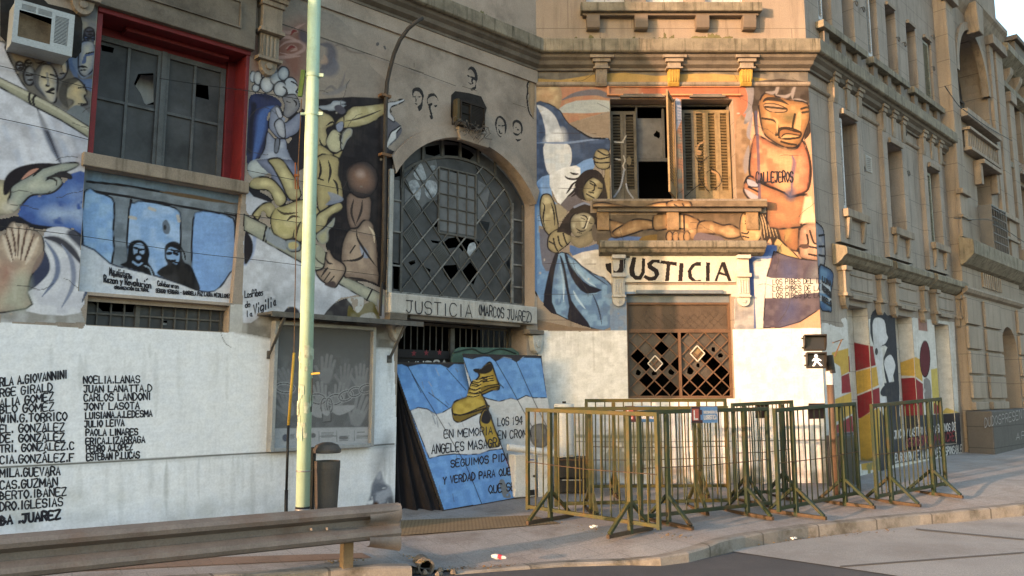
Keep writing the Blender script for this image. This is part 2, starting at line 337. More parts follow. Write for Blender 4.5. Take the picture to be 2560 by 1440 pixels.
# ---- long mouldings that run round A, C and D
def pl(*fs): return [(fm.p(s, 0).x, fm.p(s, 0).y) for fm, s in fs]
acd = pl((FA, -4.62), (FA, 0), (FC, 4.639), (FD, 6.95)); full = pl((FA, SA), (FA, 0), (FC, 4.639), (FD, 6.95))
b = MB(MOSS); b.sweep([(0, 7.62), (.26, 7.54), (.30, 7.52), (.30, 7.31), (.27, 7.29), (0, 7.29)], acd); b.build('cornice', B1, bevel=.012)
b = MB(DKTRIM); b.sweep([(0, 7.29), (.22, 7.29), (.20, 7.24), (.14, 7.20), (.12, 7.14), (.05, 7.10), (.05, 7.06), (0, 7.06)], acd); b.build('moulding', B1)
b = MB(TRIM); b.sweep([(0, 6.86), (.045, 6.86), (.045, 6.82), (.03, 6.80), (0, 6.79)], pl((FC, 0.0), (FC, 4.639), (FD, 6.95))); b.build('band', B1)
b = MB(GREYST); b.box(FA, -4.6, 0, 6.84, 7.06, .0, .035); b.build('frieze', B1)
# ---- left part: heavy entablature over the red window
b = MB(DKTRIM); b.box(FA, SA, -5.02, 5.90, 6.66, 0, .10); b.build('entablature', B1, bevel=.01)
b = MB(DKTRIM)
for s0, s1 in ((-6.62, -5.22), (-9, -7.2)):
    for z0, z1 in ((6.12, 6.14), (6.46, 6.48)): b.box(FA, s0, s1, z0, z1, .10, .125)
    for q in (s0, s1-.02): b.box(FA, q, q+.02, 6.14, 6.46, .10, .125)
b.box(FA, SA, -5.02, 6.58, 6.63, .10, .14); b.build('panel_moulding', B1)
b = MB(TRIM); b.sweep([(0, 7.1), (.5, 6.98), (.5, 6.82), (.42, 6.78), (.36, 6.70), (.16, 6.64), (0, 6.62)], pl((FA, SA), (FA, -4.62))); b.build('cornice', B1, bevel=.01)
def fancy_console(fm, s, zt, zb, o=0, wd=.27, m=TRIM):
    b = MB(m); h = zt-zb
    b.box(fm, s-wd/2-.05, s+wd/2+.05, zt-.10*h, zt, o, o+.20); b.box(fm, s-wd/2-.02, s+wd/2+.02, zt-.16*h, zt-.10*h, o, o+.17)
    b.box(fm, s-wd/2, s+wd/2, zt-.44*h, zt-.16*h, o, o+.14); b.box(fm, s-wd/2-.03, s+wd/2+.03, zt-.49*h, zt-.44*h, o, o+.17)
    b.box(fm, s-wd/2+.01, s+wd/2-.01, zt-.78*h, zt-.49*h, o, o+.09)
    for k in range(4): q = s-wd/2+.03+k*(wd-.06)/4; b.box(fm, q, q+.03, zt-.77*h, zt-.51*h, o+.09, o+.105)
    b.box(fm, s-wd/2-.03, s+wd/2+.03, zt-.82*h, zt-.78*h, o, o+.13)
    b.prism(fm, [(s-wd*.42, zt-.82*h)]+[(s+wd*.42*math.cos(t), zt-.84*h+.15*h*math.sin(t)) for t in [math.pi+math.pi*i/8 for i in range(9)]]+[(s+wd*.42, zt-.82*h)], o, o+.08)
    b.prism(fm, [(s+.045*math.cos(t), zt-.88*h+.045*math.sin(t)) for t in [i*math.pi/4 for i in range(8)]], o+.08, o+.105)
    return b.build('console', B1, bevel=.006)
fancy_console(FA, -4.82, 6.70, 5.62); fancy_console(FA, -6.98, 6.70, 5.72)
# ---- red window, painted panel, low window on A
o = -.42; sR = A_(556, 300, o)[0]; zT = A_(400, 132, o)[1]; zB = 4.24
b = MB(RED); s0, s1, z0, z1 = -6.815, -5.04, 4.2, 5.865
b.box(FA, s0+.003, s0+.06, z0, z1-.02, o, -.004); b.box(FA, sR, s1-.003, z0, z1-.02, o, o+.10)
b.box(FA, s1-.05, s1-.003, z0, z1, o+.10, .012); b.box(FA, s0, s1+.0, z1-.022, z1+.045, o, .03)
b.box(FA, s0+.06, sR, zT, z1-.024, o, o+.06); b.box(FA, s0+.35, s1-.2, z1-.07, z1-.024, o+.06, o+.26)
b.build('window_surround', B1, bevel=.006)
wu = MB(GWOOD); L, R = s0+.07, sR-.005; mid = A_(398, 290, o)[0]
def frame(b, fm, a, c, z0, z1, o0, o1, w_):
    b.box(fm, a, a+w_, z0, z1, o0, o1); b.box(fm, c-w_, c, z0, z1, o0, o1); b.box(fm, a+w_, c-w_, z0, z0+w_, o0, o1); b.box(fm, a+w_, c-w_, z1-w_, z1, o0, o1)
for a, c in ((L, mid-.005), (mid+.005, R)):
    frame(wu, FA, a, c, zB, zT, o+.01, o+.06, .065); m_ = (a+c)/2; zm = zB+(zT-zB)*.5
    wu.box(FA, m_-.017, m_+.017, zB+.065, zT-.065, o+.015, o+.05); wu.box(FA, a+.065, m_-.017, zm-.017, zm+.017, o+.015, o+.05); wu.box(FA, m_+.017, c-.065, zm-.017, zm+.017, o+.015, o+.05)
wu.box(FA, mid-.03, mid+.03, zB, zT, o+.06, o+.08); wo = wu.build('window', B1, bevel=.004)
b = MB(GLASS); h_ = [[A_(u, v, o+.02) for u, v in q] for q in ([(335, 210), (345, 185), (383, 183), (384, 262), (362, 262), (352, 235)], [(252, 112), (285, 120), (282, 133), (254, 127)], [(482, 205), (520, 215), (522, 250), (482, 240)])]
b.holed(FA, [(L+.03, zB+.03), (R-.03, zB+.03), (R-.03, zT-.03), (L+.03, zT-.03)], h_, o+.025); b.build('pane', wo)
b = MB(WHITE); b.poly(FA, [A_(u, v, o-.2) for u, v in [(318, 255), (352, 188), (384, 188), (384, 255), (366, 262), (350, 250)]], o-.2); b.build('torn_paper', wo)
b = MB(TRIM); b.box(FA, -6.87, -5.0, 4.055, 4.205, -.1, .07); b.build('window_sill', B1, bevel=.012)
b = MB(GREYST); b.poly(FA, [(-6.9, 2.6), (-5.0, 2.6), (-5.0, 4.1), (-6.9, 4.1)], -.10); b.build('blind_panel', B1, FA)
wl = MB(IRON); o = -.22
frame(wl, FA, -6.70, -5.16, 2.30, 2.65, o, o+.05, .03)
for k in range(1, 11):
    if k == 4: wl.box(FA, -6.70+k*.14-.025, -6.70+k*.14+.025, 2.3, 2.65, o+.001, o+.051)
    else: wl.box(FA, -6.70+k*.14-.008, -6.70+k*.14+.008, 2.3, 2.65, o+.005, o+.04)
wl.box(FA, -6.69, -5.17, 2.47, 2.49, o+.004, o+.041); lo = wl.build('window', B1)
b = MB(GLASS); b.holed(FA, [(-6.69, 2.3), (-5.17, 2.3), (-5.17, 2.64), (-6.69, 2.64)], [[(-6.64, 2.62), (-6.55, 2.56), (-6.5, 2.51), (-6.18, 2.52), (-6.17, 2.62)], [(-5.86, 2.44), (-5.8, 2.45), (-5.8, 2.40), (-5.87, 2.39)]], o+.012); b.build('pane', lo)
b = MB(WHITE); b.poly(FA, [(-6.02, 2.3), (-5.66, 2.3), (-5.66, 2.42), (-6.02, 2.43)], o-.03); b.build('paper', lo)
# ---- arch: moulding, iron window, beam, gate
b = MB(GREYST); inner = seg(-1.46, 3.92, 1.60, 1.385); outer = seg(-1.46, 3.92, 1.79, 1.46)
n = len(inner); q = [FA.p(a, z, .07) for a, z in outer]+[FA.p(a, z, .07) for a, z in inner]+[FA.p(a, z, 0) for a, z in outer]+[FA.p(a, z, -.10) for a, z in inner]
b.add(q, [(i, i+1, n+i+1, n+i) for i in range(n-1)]+[(2*n+i, 2*n+i+1, i+1, i) for i in range(n-1)]+[(n+i, n+i+1, 3*n+i+1, 3*n+i) for i in range(n-1)]); b.build('arch_moulding', B1)
b = MB(GREYST); b.prism(FA, [(-1.72, 5.46), (-1.16, 5.44), (-1.10, 5.74), (-1.80, 5.75)], .02, .12); b.build('keystone', B1, bevel=.01)
b = MB(DIRTYW); b.box(FA, -2.935, -2.865, 3.0, 4.78, .0, .05); b.build('arch_jamb', B1, bevel=.01)
o = -.25; wa = MB(IRON); T = .028
def ab(p, q, w_=.026, d=.03, m=IRON): wa.use(m); wa.bar(FA.p(*p, o), FA.p(*q, o), w_, d, up=FA.N)
ring = [A_(u, v, o) for u, v in [(1003, 470), (1007, 430), (1030, 414), (1057, 402), (1085, 395), (1115, 392), (1140, 394), (1165, 400), (1190, 409), (1215, 422), (1235, 439), (1252, 460), (1266, 480), (1277, 505), (1280, 530)]]
for p, q in zip(ring, ring[1:]): ab(p, q, .04)
Ls, Rs, zb = -2.525, -.335, 3.03
ab((Ls, zb), (Ls, 5.1), .04); ab((Rs, zb), (Rs, 4.75), .045, m=IRONW); ab((-.085, zb), (-.085, 4.75), .04); ab((-2.83, zb+.02), (-.07, zb+.02), .05, m=IRONW); ab((-2.80, zb), (-2.80, 4.9), .03)
for z in (3.45, 3.95, 4.42): ab((-2.80, z), (Ls, z), .024, m=IRONW)
for z in (3.35, 3.72, 4.1, 4.48): ab((Rs, z), (-.085, z), .026, m=IRONW)
for u, v0, v1 in ((1057, 355, 402), (1105, 345, 393), (1150, 343, 396), (1195, 365, 412), (1238, 400, 440)): ab(A_(u, v0, o), A_(u, v1, o), .04)
rl, rr, rb, rt = -1.85, -1.117, 4.045, 5.08
for a, c in (((rl, rb), (rl, rt)), ((rr, rb), (rr, rt)), ((rl, rb), (rr, rb)), ((rl, rt), (rr, rt))): ab(a, c, .026)
for k in range(1, 4): x = rl+(rr-rl)*k/4; ab((x, rb), (x, rt), .024 if k == 2 else .013)
for k in range(1, 5): z = rb+(rt-rb)*k/5; ab((rl, z), (rr, z), .013)
def inside(x, z):
    if not (Ls < x < Rs and z > zb): return False
    if rl < x < rr and z > rb: return False
    zr = np.interp(x, [p[0] for p in ring], [p[1] for p in ring]); return z < zr
def lattice(sgn, c0, sp, m):
    c = c0
    for k in range(24):
        seg_ = None; last = None
        for i in range(261):
            x = Ls+(Rs-Ls)*i/260; z = c0+k*sp+sgn*1.13*(x-Ls)
            if inside(x, z):
                if seg_ is None: seg_ = (x, z)
                last = (x, z)
            elif seg_:
                if last[0]-seg_[0] > .04: ab(seg_, last, .017, .022, m if k % 2 else IRON)
                seg_ = None
        if seg_ and last[0]-seg_[0] > .04: ab(seg_, last, .017, .022, m)
o = -.245; lattice(1, -.19, .41, IRONW); o = -.255; lattice(-1, 2.73, .41, IRON); o = -.25
WA = wa.build('window', B1)
def jag(cx, cz, r, n=9, el=1.0, seed=0):
    rr_ = random.Random(seed); return [(cx+r*rr_.uniform(.6, 1.15)*math.cos(t), cz+r*el*rr_.uniform(.6, 1.15)*math.sin(t)) for t in [i*2*math.pi/n for i in range(n)]]
holes = [[A_(u, v, o-.02) for u, v in q] for q in (
    [(1062, 368), (1097, 362), (1099, 385), (1086, 391), (1064, 386)], [(1110, 362), (1144, 364), (1144, 390), (1111, 389)], [(1154, 368), (1174, 378), (1184, 388), (1172, 402), (1154, 396)],
    [(986, 412), (999, 418), (1000, 440), (986, 444)], [(982, 656), (1002, 660), (1000, 724), (982, 722)], [(1125, 432), (1143, 430), (1140, 446), (1128, 446)],
    [(1130, 475), (1141, 478), (1139, 500), (1131, 492)], [(1169, 490), (1177, 495), (1174, 510), (1168, 506)], [(1168, 556), (1185, 560), (1185, 590), (1169, 588)],
    [(1104, 610), (1120, 596), (1145, 592), (1198, 604), (1190, 630), (1160, 634), (1146, 618), (1118, 622)], [(1107, 664), (1140, 662), (1145, 680), (1122, 702), (1110, 686)],
    [(1156, 676), (1175, 655), (1194, 682), (1183, 712), (1160, 694)], [(1263, 655), (1276, 644), (1276, 678), (1266, 672)], [(1262, 722), (1276, 704), (1276, 740)],
    [(1076, 600), (1100, 604), (1094, 609), (1080, 607)], [(1020, 655), (1036, 650), (1038, 658), (1026, 664)], [(1062, 668), (1076, 674), (1074, 682)], [(1210, 488), (1222, 486), (1219, 504), (1212, 502)],
    [(1200, 552), (1224, 556), (1218, 580), (1206, 570)], [(1148, 533), (1157, 532), (1155, 547), (1149, 546)], [(1080, 558), (1092, 552), (1094, 566), (1084, 570)])]
def ok(h): return all(-2.83 < x < -.09 and z > 3.05 and (x+1.46)**2+(z-3.92)**2 < 1.612**2 for x, z in h)
holes = [h for h in holes if ok(h)]
b = MB(GLASS); b.holed(FA, [(-2.85, 3.03), (-.07, 3.03)]+seg(-1.46, 3.92, 1.62, 1.39), holes, o-.012); b.build('pane', WA)
rnd = random.Random(21); GD = glassy('dark_dusty_glass', (.035, .035, .036)); b = MB(GLASSL)
for i in range(22):
    for j in range(-4, 22):
        P = [(Ls+(a_-c_)/2/1.13, (a_+c_)/2) for a_, c_ in ((-.19+.41*(i+da), 2.73+.41*(j-8+dc)) for da, dc in ((0, 0), (1, 0), (1, 1), (0, 1)))]
        if not all(inside(x, z-.0) for x, z in P) or rnd.random() < .25: continue
        cx = sum(x for x, _ in P)/4; cz = sum(z for _, z in P)/4
        if any(abs(x-cx) < .24 and abs(z-cz) < .26 for h in holes for x, z in h): continue
        b.use(rnd.choice((GLASSL, GLASS, GD, RIB, GLASS) if cz > 3.9 else (GLASS, GD, RIB, GD, GD))); b.poly(FA, [(cx+(x-cx)*.97, cz+(z-cz)*.97) for x, z in P], o-.010)  # upper cells lean paler: painted-in reflections
b.use(GLASSL)
for q in ([(1010, 440), (1050, 408), (1090, 398), (1094, 420), (1094, 500), (1070, 505), (1035, 480)], [(1012, 470), (1034, 490), (1012, 515)], [(982, 448), (1000, 452), (1000, 580), (982, 582)], [(1100, 425), (1186, 442), (1186, 590), (1100, 575)], [(1195, 450), (1225, 470), (1212, 540), (1194, 560)]):
    b.poly(FA, [A_(u, v, o-.008) for u, v in q], o-.008)
b.use(RIB)
for q in ([(1012, 515), (1032, 498), (1053, 528), (1033, 552)], [(1010, 588), (1032, 565), (1050, 597), (1030, 622)], [(1080, 620), (1100, 605), (1122, 638), (1104, 662)], [(1146, 640), (1160, 625), (1172, 650), (1152, 675)]):
    pz = [A_(u, v, o-.006) for u, v in q]; b.poly(FA, pz, o-.006)
    for k in range(1, 8):
        t = k/8; p = FA.p(pz[0][0]*(1-t)+pz[1][0]*t, pz[0][1]*(1-t)+pz[1][1]*t, o-.004); r_ = FA.p(pz[3][0]*(1-t)+pz[2][0]*t, pz[3][1]*(1-t)+pz[2][1]*t, o-.004); b.bar(p, r_, .014, .008, up=FA.N)
b.build('patched_pane', WA)
CLOUD = mat('whitish_smear', (.42, .45, .48), var=.5, scale=9, dirt=(70, 80, 92), damt=.8, dscale=7)
b = MB(CLOUD)
for q in ([(1040, 425), (1052, 408), (1062, 430), (1065, 448), (1045, 450), (1034, 436)], [(1022, 455), (1040, 450), (1052, 475), (1048, 500), (1034, 492), (1025, 470)], [(1068, 452), (1090, 456), (1092, 480), (1078, 498), (1062, 482)], [(1076, 415), (1088, 414), (1086, 425), (1078, 424)], [(1172, 612), (1186, 606), (1190, 622), (1176, 640), (1168, 634)]):
    b.poly(FA, smooth([A_(u, v, o-.005) for u, v in q], 3), o-.005)
b.build('smeared_paint', WA)
BRICKR = mat('dim_brick', (.12, .05, .04), var=.3)
b = MB(BRICKR); b.box(FA, -2.0, -1.0, 3.25, 3.42, -.9, -.8); b.build('brick_pier', WA)
b = MB(DIRTYW); b.box(FA, -2.2, -2.05, 3.6, 4.7, -.6, -.55); b.box(FA, -2.0, -1.85, 3.6, 4.3, -.6, -.55); b.build('inner_door_frame', WA)
b = MB(DIRTYW); b.box(FA, -2.93, -.10, 2.715, 3.0, -.25, .11); b.build('beam', B1, FA, bevel=.02)
b = MB(DKTRIM); b.box(FA, -2.55, -.42, 2.655, 2.715, -.2, .05); b.box(FA, -2.95, -2.66, 2.62, 2.715, 0, .14); b.box(FA, -.33, .0, 2.55, 2.62, 0, .16); b.build('beam_moulding', B1, bevel=.008)
b = MB(IRON); frame(b, FA, -2.70, -.26, .02, 2.66, -.40, -.36, .04); b.box(FA, -1.52, -1.44, .05, 2.6, -.405, -.345)
for k in range(1, 21):
    if k != 10: b.tube([FA.p(-2.70+k*.116, .05, -.38), FA.p(-2.70+k*.116, 2.63, -.38)], .010, 6)
b.box(FA, -2.68, -.28, 1.9, 1.94, -.39, -.37); b.build('gate', B1)
def scroll(s, z, w_=.2):
    b = MB(DIRTYW); b.prism(FA, [(s-w_/2, z), (s+w_/2, z), (s+w_/2, z-.1), (s+w_*.3, z-.24), (s, z-.3), (s-w_*.3, z-.24), (s-w_/2, z-.1)], 0, .12)
    b.prism(FA, [(s+.06*math.cos(t), z-.14+.06*math.sin(t)) for t in [i*math.pi/5 for i in range(10)]], .12, .14); b.build('console', B1, bevel=.01)
scroll(-2.80, 2.62, .24); scroll(-.10, 2.54, .22)
# ---- C: top windows and sill, brackets, shuttered pair, hood, latticed window
SHW = mat('white_shutter', (.52, .53, .54), rough=.6, var=.12, scale=6, dirt=(90, 80, 66), damt=.5, dscale=9)
SHY = mat('ochre_shutter', (.27, .195, .10), rough=.65, var=.2, scale=6, dirt=(70, 55, 35), damt=.5, dscale=9)
SHG = mat('drab_shade_shutter', (.12, .108, .085), rough=.7, var=.25, scale=6, dirt=(48, 44, 38), damt=.6, dscale=8)
def shutter(parent, P0, U, N, wd, z0, z1, m, solid=0, pitch=.052):
    """a louvred leaf: stiles, rails, tilted slats"""
    fm = Fm((P0.x, P0.y, 0), U, (0, 0, 1), N); b = MB(m); st = .045
    b.box(fm, 0, st, z0, z1, 0, .03); b.box(fm, wd-st, wd, z0, z1, 0, .03); b.box(fm, st, wd-st, z0, z0+.06+solid, 0, .03); b.box(fm, st, wd-st, z1-.06, z1, 0, .03)
    z = z0+.06+solid+pitch*.4
    while z < z1-.07:
        b.bar(fm.p(st, z, .015), fm.p(wd-st, z, .015), .036, .008, up=(N*.75+V((0, 0, .65))).cross(U)); z += pitch
    return b.build('shutter', parent)
for a in (.87, 1.90, 2.93):
    wb = MB(SHW); frame(wb, FC, a+.005, a+.675, 8.235, 9.79, -.19, -.12, .03); wo = wb.build('window', B1)
    for k in range(2): shutter(wo, FC.p(a+.03+k*.31, 0, -.14), FC.U, FC.N, .30, 8.26, 9.77, SHW, solid=.18)
b = MB(MOSS); b.box(FC, .76, 3.85, 8.065, 8.225, 0, .20); b.build('window_sill', B1, bevel=.012)
b = MB(STONE); b.box(FC, .80, 3.80, 8.02, 8.065, 0, .12); b.build('sill_moulding', B1)
for s_ in (.86, 1.68, 2.73, 3.53):
    b = MB(STONE); b.prism(Fm(FC.p(s_, 0, 0), FC.N, (0, 0, 1), -FC.U), [(0, 7.775), (.10, 7.775), (.135, 7.80), (.15, 7.9), (.15, 8.02), (0, 8.02)], -.225, 0); b.build('bracket', B1, bevel=.008)
ORN = mat('orange_wall_paint', (.60, .27, .13), var=.15, scale=3, dirt=(165, 110, 70), damt=.5, dscale=3, bump=.2)
YEL = mat('ochre_wall_paint', (.52, .33, .07), var=.25, scale=4, dirt=(90, 74, 50), damt=.5, dscale=3, bump=.2)
for s_, m in ((1.10, TRIM), (2.33, YEL), (3.56, YEL)):
    b = MB(TRIM); b.box(FC, s_-.20, s_+.20, 7.22, 7.27, 0, .235); b.box(FC, s_-.15, s_+.15, 7.16, 7.22, 0, .20); b.box(FC, s_-.11, s_+.11, 7.08, 7.16, 0, .16); b.box(FC, s_-.14, s_+.14, 7.05, 7.08, 0, .18)
    b.use(m); b.prism(Fm(FC.p(s_-.095, 0, 0), FC.N, (0, 0, 1), -FC.U), [(0, 6.80), (.05, 6.78), (.085, 6.82), (.13, 6.95), (.14, 7.05), (0, 7.05)], -.19, 0)
    for k in range(4): b.bar(FC.p(s_-.066+k*.044, 6.84, .10), FC.p(s_-.066+k*.044, 7.04, .142), .02, .016, up=FC.N)
    b.build('bracket', B1, bevel=.006)
b = MB(ORN); b.box(FC, 1.22, 3.47, 6.62, 6.65, 0, .05); b.box(FC, 1.20, 1.24, 6.62, 6.79, 0, .05); b.box(FC, 1.24, 3.47, 6.775, 6.79, 0, .03); b.build('lintel_moulding', B1, bevel=.006)
for s0, s1 in ((1.42, 2.18), (2.60, 3.20)):
    b = MB(DKTRIM); b.box(FC, s0, s1, 6.585, 6.62, 0, .07); b.box(FC, s0+.05, s1-.05, 6.62, 6.65, 0, .055); b.build('lintel_moulding', B1, bevel=.006)
# left shuttered window: two closed leaves, a sash and one leaf standing open into the sun
wb = MB(GWOOD); frame(wb, FC, 1.255, 2.355, 4.805, 6.565, -.30, -.24, .04); wb.box(FC, 1.72, 1.75, 4.84, 6.53, -.30, -.24); wb.box(FC, 1.75, 2.30, 5.56, 5.62, -.31, -.27); wb.box(FC, 2.18, 2.22, 5.62, 6.5, -.31, -.27); wo = wb.build('window', B1)
for k in range(2): shutter(wo, FC.p(1.27+k*.225, 0, -.20), FC.U, FC.N, .22, 4.82, 6.42, SHG, solid=.16)
b = MB(GLASSL); b.holed(FC, [(1.76, 5.62), (2.18, 5.62), (2.18, 6.34), (1.76, 6.34)], [jag(2.10, 6.05, .06, 10, 1.2, 3)], -.30); b.build('pane', wo)
hp = FC.p(2.33, 0, .02); ang = math.radians(-112); U_ = V((math.cos(ang), math.sin(ang), 0)); shutter(wo, hp, U_, V((-U_.y, U_.x, 0))*-1, .52, 4.83, 6.55, SHY, solid=.12)
wb = MB(GWOOD); frame(wb, FC, 2.468, 3.331, 4.805, 6.565, -.30, -.24, .03); wo = wb.build('window', B1)
for k in range(4): shutter(wo, FC.p(2.50+k*.203, 0, -.19), FC.U, FC.N, .20, 4.82, 6.44, SHY if k else SHG, solid=.14)  # first leaf gets the darker tone: the reveal's shadow put into its colour
b = MB(TRIM); b.box(FC, .92, 3.80, 4.665, 4.795, 0, .17); b.build('window_sill', B1, bevel=.01)
b = MB(DKTRIM); b.box(FC, 1.0, 3.72, 4.60, 4.665, 0, .09); b.build('sill_moulding', B1)
ARMP = mat('brown_flesh_paint', (.30, .20, .11), var=.25, scale=5, dirt=(70, 52, 36), damt=.6, dscale=6)
for s_ in (1.12, 2.28, 3.60):
    b = MB(ARMP); b.prism(Fm(FC.p(s_-.12, 0, 0), FC.N, (0, 0, 1), -FC.U), [(0, 4.30), (.03, 4.30), (.04, 4.34), (.045, 4.60), (0, 4.60)], -.20, 0); b.build('bracket', B1, bevel=.006)
b = MB(MOSS); b.sweep([(0, 4.12), (.24, 4.08), (.26, 4.05), (.26, 3.97), (.21, 3.95), (.17, 3.90), (.08, 3.87), (0, 3.86)], pl((FC, 1.02), (FC, 3.73))); b.build('door_hood', B1, bevel=.008)
CREAM = mat('cream_paint', (.62, .58, .50), var=.1, scale=3, dirt=(130, 105, 75), damt=.5, dscale=3, bump=.2)
b = MB(CREAM); b.box(FC, 1.22, 3.49, 3.42, 3.86, 0, .03); b.build('sign_panel', B1, FC)
b = MB(CREAM)
b.box(FC, 1.47, 3.26, 3.425, 3.438, .03, .042)
b.build('panel_moulding', B1)
for s_, m in ((1.335, DIRTYW), (3.385, CREAM)):
    b = MB(m); b.box(FC, s_-.11, s_+.11, 3.80, 3.86, .03, .17); b.box(FC, s_-.09, s_+.09, 3.56, 3.80, .03, .10); b.box(FC, s_-.12, s_+.12, 3.50, 3.56, .03, .13); b.box(FC, s_-.10, s_+.10, 3.20, 3.50, .0, .07)
    for k in range(4): b.box(FC, s_-.075+k*.042, s_-.05+k*.042, 3.23, 3.46, .07, .085)
    b.box(FC, s_-.11, s_+.11, 3.17, 3.20, 0, .10); b.prism(FC, [(s_-.1, 3.17)]+[(s_+.1*math.cos(t), 3.12+.1*math.sin(t)) for t in [math.pi+math.pi*i/8 for i in range(9)]]+[(s_+.1, 3.17)], 0, .06); b.prism(FC, [(s_+.03*math.cos(t), 3.10+.03*math.sin(t)) for t in [i*math.pi/4 for i in range(8)]], .06, .08)
    b.build('console', B1, bevel=.005)
LAT = mat('rust_brown_iron', (.145, .085, .05), rough=.6, var=.3, scale=9, dirt=(60, 36, 22), damt=.5, dscale=9)
PANEL = mat('brown_sheet', (.095, .07, .05), rough=.7, var=.2, scale=4, dirt=(40, 32, 26), damt=.5, dscale=5)
BGREY = mat('blue_grey_paint', (.16, .20, .235), var=.2, scale=4, dirt=(110, 100, 85), damt=.5, dscale=4)
b = MB(BGREY); b.box(FC, 1.62, 3.05, 3.23, 3.29, 0, .06); b.box(FC, 1.473, 3.187, 3.10, 3.227, -.2, -.10); b.build('lintel_moulding', B1, bevel=.008)
wl = MB(LAT); o = -.14; frame(wl, FC, 1.475, 3.185, 1.535, 3.10, o, o+.05, .035); wl.box(FC, 1.51, 3.15, 2.60, 2.66, o+.001, o+.052); wl.box(FC, 2.32, 2.36, 1.57, 2.60, o+.001, o+.06)
def diag(x0, x1, z0, z1, sp, k_, w_, mth):
    for sg in (1, -1):
        for i in range(-14, 15):
            p = []
            for t in range(161):
                x = x0+(x1-x0)*t/160; z = (z0+z1)/2+sg*k_*(x-(x0+x1)/2)+i*sp
                if z0 <= z <= z1: p.append((x, z))
            if len(p) > 3: wl.bar(FC.p(*p[0], o+.025+sg*.004), FC.p(*p[-1], o+.025+sg*.004), w_, mth, up=FC.N)
diag(1.51, 2.32, 1.57, 2.60, .262, 1.0, .017, .02); diag(2.36, 3.15, 1.57, 2.60, .262, 1.0, .017, .02); LW = wl.build('window', B1)
b = MB(PANEL); b.poly(FC, [(1.50, 2.65), (3.16, 2.65), (3.16, 3.10), (1.50, 3.10)], o+.008); b.build('sheet_panel', LW)
b = MB(PANEL)
for i in range(13):
    x = 1.55+i*.131
    for sg in (1, -1):
        x2 = x+sg*.26
        if 1.52 < x2 < 3.14: b.bar(FC.p(x, 2.66, o+.010), FC.p(x2, 2.92, o+.010), .012, .008, up=FC.N)
b.build('embossed_lattice', LW)
rr = random.Random(11); hs = []
for u, v, r in ((1590, 875, 9), (1612, 893, 13), (1640, 860, 16), (1657, 882, 12), (1675, 870, 8), (1595, 912, 13), (1612, 928, 11), (1675, 900, 18), (1717, 868, 20), (1718, 908, 20), (1758, 872, 11), (1783, 845, 16), (1795, 868, 10), (1784, 893, 8), (1762, 910, 14), (1804, 905, 12), (1818, 888, 9), (1593, 950, 18), (1637, 948, 20), (1658, 925, 17), (1675, 945, 18), (1693, 928, 13), (1718, 950, 20), (1743, 928, 18), (1763, 955, 19), (1785, 930, 17), (1740, 975, 16), (1700, 975, 14), (1655, 973, 17), (1615, 975, 15), (1580, 980, 10), (1785, 975, 14)):
    cx, cz = C_(u, v, o); hs.append(jag(cx, cz, r*.0068, 8, 1, u*7+v))
GLB = mat('brown_dusty_glass', (.085, .07, .055), rough=.4, var=.3, scale=5, dirt=(52, 46, 40), damt=.5, dscale=6, bump=.03)
b = MB(GLB); xc_ = {0: (1.51, 2.32), 1: (2.36, 3.15)}; zc_ = (1.57+2.60)/2; sp_ = .262; rr = random.Random(5)
def clip(P, f):
    out = []
    for a, c in zip(P, P[1:]+P[:1]):
        fa_, fc_ = f(a), f(c)
        if fa_ >= 0: out.append(a)
        if fa_*fc_ < 0: t = fa_/(fa_-fc_); out.append((a[0]+(c[0]-a[0])*t, a[1]+(c[1]-a[1])*t))
    return out
for x0, x1 in xc_.values():
    xm = (x0+x1)/2
    for i in range(-7, 7):
        for j in range(-7, 7):
            P = [(xm+(a-c)*sp_/2, zc_+(a+c)*sp_/2) for a, c in ((i, j), (i+1, j), (i+1, j+1), (i, j+1))]; full = True
            for f in (lambda p: p[0]-x0, lambda p: x1-p[0], lambda p: p[1]-1.57, lambda p: 2.60-p[1]):
                n0 = len(P); P = clip(P, f) if P else P
            if len(P) < 3: continue
            cx = sum(p[0] for p in P)/len(P); cz = sum(p[1] for p in P)/len(P); w_ = max(p[0] for p in P)-min(p[0] for p in P)
            miss = .95 if cz < 1.85 else .7 if cz < 2.08 else .22 if cz < 2.32 else .06
            if x0 < 2 and cx < 1.75: miss *= .55
            if rr.random() < miss and not (cx < 1.6 and cz > 1.9): continue
            if w_ > .2 and rr.random() < .6 and len(P) == 4: b.holed(FC, P, [jag(cx+rr.uniform(-.02, .02), cz+rr.uniform(-.02, .02), rr.uniform(.03, .062), 8, 1.1, i*31+j)], o+.006)
            else: b.poly(FC, P, o+.006)
b.build('pane', LW)
b = MB(CREAM); frame_c = C_(1638, 910, o)
for (u, v), m in (((1637, 909), SHG), ((1742, 884), SHY)):
    cx, cz = C_(u, v, o); b.use(m); b.poly(FC, [(cx-.11, cz), (cx, cz-.12), (cx+.11, cz), (cx, cz+.12)], o+.012); b.use(CREAM)
    for p, q in (((-.12, 0), (0, -.13)), ((0, -.13), (.12, 0)), ((.12, 0), (0, .13)), ((0, .13), (-.12, 0))): b.bar(FC.p(cx+p[0], cz+p[1], o+.04), FC.p(cx+q[0], cz+q[1], o+.04), .016, .02, up=FC.N)
b.build('patched_pane', LW)
SHP = mat('pale_green_shutter', (.26, .27, .22), rough=.6, var=.2, scale=6, dirt=(70, 60, 44), damt=.6, dscale=8)
